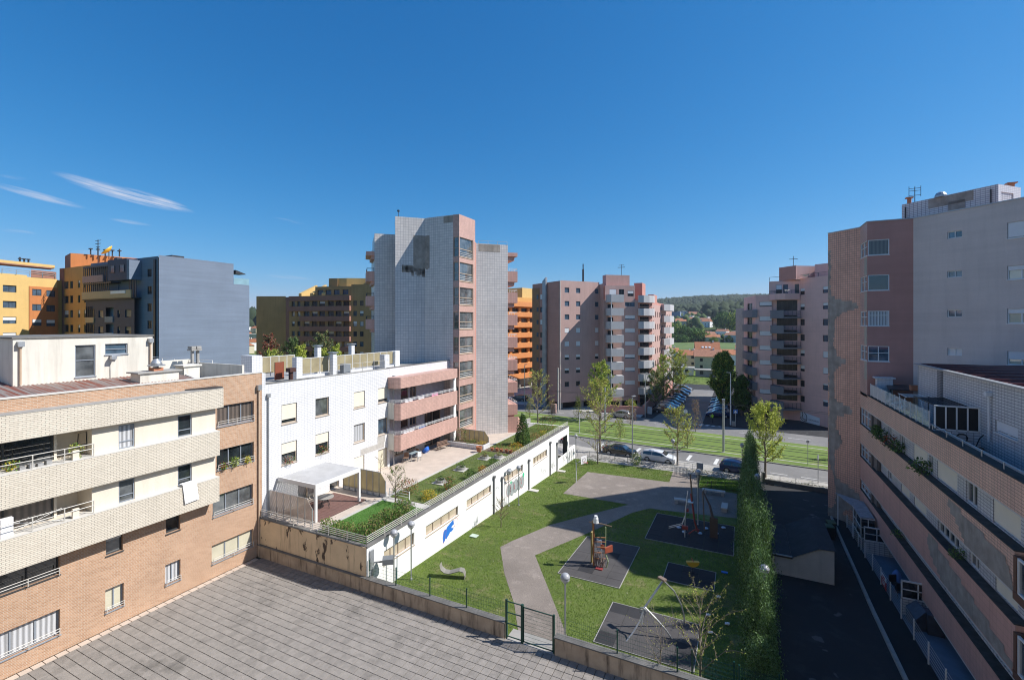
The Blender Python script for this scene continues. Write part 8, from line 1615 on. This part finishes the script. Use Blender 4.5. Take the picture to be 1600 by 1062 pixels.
# F: orange banded block between the towers
Fb = thing('orange_banded_block', 'bright orange banded apartment block seen between the grey tower and the pink block', 'apartment building', (-56, 120, Z0)); f0 = Vector((-58.2, 106.5)); fd = Vector((.23, .97)).normalized(); fn = Vector((fd.y, -fd.x)); f1 = f0 + fd * 32
facade(Fb, tuple(f0), tuple(f1), 1.2, 23.2, ORNG, [(u, b, u + 3.0, t_, dict(fm=FRD, n=3, pm=GLF if (u + i) % 2 else GLFM, t=.08, sill=0)) for u in (1, 5, 9, 13, 17, 21, 25) for i, (b, t_) in enumerate(rows(20.2, 1.5, 7, 2.86))], d=.5)
for i in range(8):
    zt = 21.9 - 2.86 * i; a = f0 + fn * 1.1; b = f1 + fn * 1.1; part('balcony_band', MB().prism([tuple(a), tuple(b), tuple(b - fn * 1.05), tuple(a - fn * 1.05)], zt - 1.35, zt), ORNG2 if 0 else M('bright_orange_band', (.60, .24, .08), .8, .08), Fb)
part('rear_core', MB().prism([tuple(f0 - fn * .6), tuple(f1 - fn * .6), tuple(f1 - fn * 15), tuple(f0 - fn * 15)], 1.2, 22.8), ORNG, Fb); part('ground_floor', MB().prism([tuple(f0 - fn * 2.6), tuple(f1 - fn * 2.6), tuple(f1 - fn * 15), tuple(f0 - fn * 15)], Z0, 1.19), LCONC, Fb); part('roof_room', MB().prism([tuple(f0 + fd * 16 - fn * 2), tuple(f0 + fd * 29 - fn * 2), tuple(f0 + fd * 29 - fn * 9), tuple(f0 + fd * 16 - fn * 9)], 23.0, 26.2), YELL, Fb)
for k in range(6): q = f0 + fd * (2 + 5.5 * k) - fn * .8; part('column', MB().box(q.x - .3, q.y - .3, Z0, q.x + .3, q.y + .3, 1.19), CONC, Fb)
# ================================================================ houses and town
def house(x, y, z, w, dpt, h, rh, rz, wall, roof, lab, group=None, cat='house', windows=3, detail=True):
    t = thing('house', lab, cat, (x, y, z), rz, group); key = ('h', w, dpt, h, wall.name); 
    add('wall', cached(key, lambda: MB().box(-w / 2, -dpt / 2, 0, w / 2, dpt / 2, h).mesh('wall', [wall])), t)
    def rf():
        m = MB(); e = .35; m.add([(-w / 2 - e, -dpt / 2 - e, h), (w / 2 + e, -dpt / 2 - e, h), (w / 2 + e, dpt / 2 + e, h), (-w / 2 - e, dpt / 2 + e, h), (-w / 2 - e, 0, h + rh), (w / 2 + e, 0, h + rh)], [(0, 1, 5, 4), (2, 3, 4, 5), (0, 3, 2, 1), (0, 4, 3), (1, 2, 5)]); return m.mesh('roof', [roof])
    r = add('roof', cached(('r', w, dpt, h, rh, roof.name), rf), t)
    if detail:
        wm = cached('hw', lambda: MB().box(-.55, -.05, -.6, .55, .03, .6).mesh('window', [GLF])); 
        for k in range(windows):
            add('window', wm, t, (-w / 2 + w * (k + .5) / windows, -dpt / 2, 1.6))
            if h > 5: add('window', wm, t, (-w / 2 + w * (k + .5) / windows, -dpt / 2, 4.3))
        add('chimney', cached('hc', lambda: MB().box(-.3, -.3, 0, .3, .3, 1.1).mesh('chimney', [WHITEP])), r, (w * .25, 0, h + rh - .4))
    return t
HW, HC, HY = WHITEP, M('house_pale_grey', (.50, .52, .55), .85), M('house_cream', (.55, .49, .34), .85)
t = house(-14.5, 252, -3.0, 11, 11, 4.6, 5.0, R(8), HC, ROOFT, 'large house with steep terracotta roof and three skylights beside the meadow')
for k in range(3): add('skylight', cached('sky', lambda: MB().box(-.5, -.5, 0, .5, .5, .12).mesh('skylight', [WHP])), t, (-2.2 + 1.6 * k, -3.0, 4.6 + 2.5)).rotation_euler = (R(42), 0, 0)
house(-24.5, 247, -3.0, 9, 8, 5.2, .3, R(5), HC, CONC, 'flat roofed pale grey house left of the skylight roof'); house(-20.5, 219, -3, 10, 9, 5.2, 2.0, R(-10), HY, ROOFT, 'cream house with bright terracotta roof left of the parking street end'); house(-11.8, 206, -3, 9.5, 10, 5.6, 2.6, R(6), HY, ROOFT2, 'house with brownish tiled roof at the end of the parking street', windows=2)
house(-26.5, 210, -3, 6, 9, 7.0, 1.4, R(5), HC, ROOFT, 'narrow two storey house beside the pink balcony block'); house(-3.5, 236, -3, 9, 9, 4.8, 2.2, R(10), HW, ROOFT, 'terracotta roofed house behind the dark parking tree'); house(3, 262, -3, 9, 9, 6, 1.8, R(0), HC, ROOFT, 'orange roofed house at the edge of the right pink block'); house(1, 300, -3, 6, 6, 7, .3, R(0), HC, CONC, 'small grey box house at the meadow edge')
house(-8, 178, -3.0, 12, 3, 2.6, .3, R(4), CONC, CONC, 'long low carport wall at the end of the parking street'); house(-22, 182, -3, 14, 5, 2.8, .3, R(5), HW, CONC, 'low flat roofed shed row beyond the parking street')
rn = random.Random(21); n_h = 0
def town(b0_, b1_, d0, d1, n, seed, roofs, grp, lab):
    rn = random.Random(seed); used = []
    made = []
    for k in range(n):
        for _ in range(20):
            b = R(rn.uniform(b0_, b1_)); d = rn.uniform(d0, d1); x, y = d * math.sin(b), d * math.cos(b)
            if all((x - q[0]) ** 2 + (y - q[1]) ** 2 > 15 ** 2 for q in used): break
        used.append((x, y)); h = rn.choice([5.5, 6.5, 7.5]); rf = rn.choice(roofs)
        hs = house(x, y, terr_h(x, y) - .6, rn.choice([11, 13, 15]), rn.choice([9, 10]), h, 2.4 if rf is not CONC else .3, R(rn.choice([-20, -5, 10, 25])), (wl_ := rn.choice([HW, HW, HC, HY])), rf, lab, grp, detail=rn.random() < .6, windows=3); made.append((math.atan2(x, y), bpy.data.objects[-1] if 0 else hs, {HW: 'white', HC: 'grey', HY: 'cream'}[wl_], 'flat' if rf is CONC else 'terracotta'))
    for i, (a, o, wc, rc_) in enumerate(sorted(made, key=lambda q: q[0])): o['label'] = '%s house with %s roof, %s from the left %s' % (wc, rc_, nth(i), lab)
town(-4.5, 3.2, 490, 560, 14, 1, [ROOFT, ROOFT, ROOFT2, CONC], 'houses of the far town beyond the meadow', 'in the row behind the meadow'); town(-8, 1.0, 640, 930, 44, 2, [ROOFT, ROOFT2, CONC], 'houses of the far town beyond the meadow', 'on the far town slope')
town(-57, -53, 330, 620, 16, 3, [ROOFT, ROOFT, CONC], 'houses glimpsed left of the mustard block', 'between blue grey and mustard blocks')
t = thing('distant_office_block', 'long bluish office block with ribbon windows in the far town', 'building', (-78, 700, terr_h(-78, 700))); add('wall', MB().box(-14, -8, -4, 16, 8, 9).box(-8, -6, 9, 3, 8, 15).mesh('wall', [M('bluish_facade', (.20, .25, .32), .6)]), t)
for k in range(3): add('ribbon_window', cached('rb', lambda: MB().box(-13, -8.1, 0, 15, -8.0, 1.4).mesh('ribbon_window', [GLFB])), t, (0, 0, -1 + 3.4 * k))
# far woods: many small crowns as one mass, plus countable nearer trees
ico = [Vector(v).normalized() for v in [(0, 0, 1), (.89, 0, .45), (.28, .85, .45), (-.72, .53, .45), (-.72, -.53, .45), (.28, -.85, .45), (.72, .53, -.45), (-.28, .85, -.45), (-.89, 0, -.45), (-.28, -.85, -.45), (.72, -.53, -.45), (0, 0, -1)]]
icf = [(0, 1, 2), (0, 2, 3), (0, 3, 4), (0, 4, 5), (0, 5, 1), (1, 6, 2), (2, 7, 3), (3, 8, 4), (4, 9, 5), (5, 10, 1), (1, 10, 6), (2, 6, 7), (3, 7, 8), (4, 8, 9), (5, 9, 10)]
WOODM = LEAF('far_wood_dark', (.030, .045, .020), (.018, .030, .014), .9, 0, .02); WOODM2 = LEAF('far_wood_green', (.055, .085, .026), (.035, .06, .018), .9, 0, .05)
def wood(name, n, bfun, size, mt, lab, seed):
    rn = random.Random(seed); m = MB(); m.smooth = True
    for k in range(n):
        b, d = bfun(rn); b = R(b); x, y = d * math.sin(b), d * math.cos(b); z = terr_h(x, y); s_ = size * rn.uniform(.6, 1.4); q = rn.uniform(.8, 1.5); vs = [(x + v.x * s_ * rn.uniform(.75, 1.2), y + v.y * s_ * rn.uniform(.75, 1.2), z + s_ * q * .6 + v.z * s_ * q * rn.uniform(.8, 1.15)) for v in ico]; m.add(vs, icf)
    return solo(name, m, mt, lab, 'woodland', kind='stuff')
wood('hill_woodland', 15000, lambda rn: (rn.uniform(-9, 5), 960 + 1300 * rn.random() ** .8), 5.2, WOODM, 'dark wooded ridge along the horizon', 1); wood('hill_woodland', 1500, lambda rn: (rn.uniform(-60, -52), rn.uniform(650, 1900)), 9, WOODM, 'wooded slope glimpsed at the far left', 2)
wood('mid_woodland', 700, lambda rn: (rn.uniform(-3.2, 3.5), rn.uniform(720, 900)), 8.5, WOODM, 'dark tree mass at the foot of the ridge', 3); wood('meadow_edge_shrubs', 500, lambda rn: (rn.uniform(-9, 4), rn.uniform(495, 525)), 2.2, WOODM2, 'low hedges between the meadow and the far houses', 4); wood('town_trees', 90, lambda rn: (rn.uniform(-9, 4), rn.uniform(560, 900)), 5, WOODM2, 'trees scattered between the far town houses', 5)
hz = bpy.data.materials.new('haze_volume'); hz.use_nodes = True; hn = hz.node_tree; hn.nodes.clear(); ho = hn.nodes.new('ShaderNodeOutputMaterial'); hv = hn.nodes.new('ShaderNodeVolumePrincipled'); hv.inputs['Color'].default_value = (.80, .88, 1, 1); hv.inputs['Density'].default_value = HAZE; hv.inputs['Anisotropy'].default_value = .2; hn.links.new(hv.outputs[0], ho.inputs['Volume'])
if HAZE: solo('haze', MB().box(-3400, -3400, -9, 3400, 3400, 175), hz, kind='stuff', label='thin blue haze in the air')
def crown_mesh(seed):
    rn = random.Random(seed); pts = []
    for k in range(60):
        a = rn.uniform(0, 6.28); z = rn.random(); r = math.sqrt(max(.02, 1 - (2 * z - .8) ** 2)); c = (math.cos(a) * r * .8, math.sin(a) * r * .8, .25 + z * .75)
        for j in range(40): pts.append((c[0] + rn.gauss(0, .13), c[1] + rn.gauss(0, .13), c[2] + rn.gauss(0, .09)))
    return pts
cms = [leaf_mesh('crown', crown_mesh(s_), .07, LFG, s_, mats=mt_) for s_, mt_ in ((1, [LFG, LFD]), (2, [LFG, LFN, LFD]), (3, [LFD, LFD, LFG]))]; tmf = MB().tube([(0, 0, 0), (0, 0, .5)], .05, 6).mesh('trunk', [BARK])
TR_ = [(-7.6, 492, 12, 15), (-6.6, 500, 11, 15), (-5.6, 495, 12, 13), (-4.5, 492, 11, 12), (-3.9, 495, 9, 10), (-7.2, 480, 8, 8), (-6.0, 478, 7, 7), (-2.6, 485, 4, 5), (-1.0, 488, 4, 6), (-1.5, 610, 12, 19), (-.3, 600, 13, 20), (.6, 610, 11, 17), (-8.4, 490, 12, 17)]
BT = [q[0] for q in TR_]
for k, (b, d, s_, h) in enumerate(TR_):
    b0_ = b; b = R(b); x, y = d * math.sin(b), d * math.cos(b); t = thing('meadow_tree', nth(sorted(BT).index(b0_)) + ' rounded tree from the left at the far edge of the meadow', 'tree', (x, y, terr_h(x, y) - .3), k, 'rounded trees at the far edge of the meadow'); t.scale = (s_, s_, h); add('crown', cms[k % 3], t); add('trunk', tmf, t)
sheet('meadow', [(-75, 262), (40, 262), (60, 488), (-110, 480)], -2.35, FIELD)
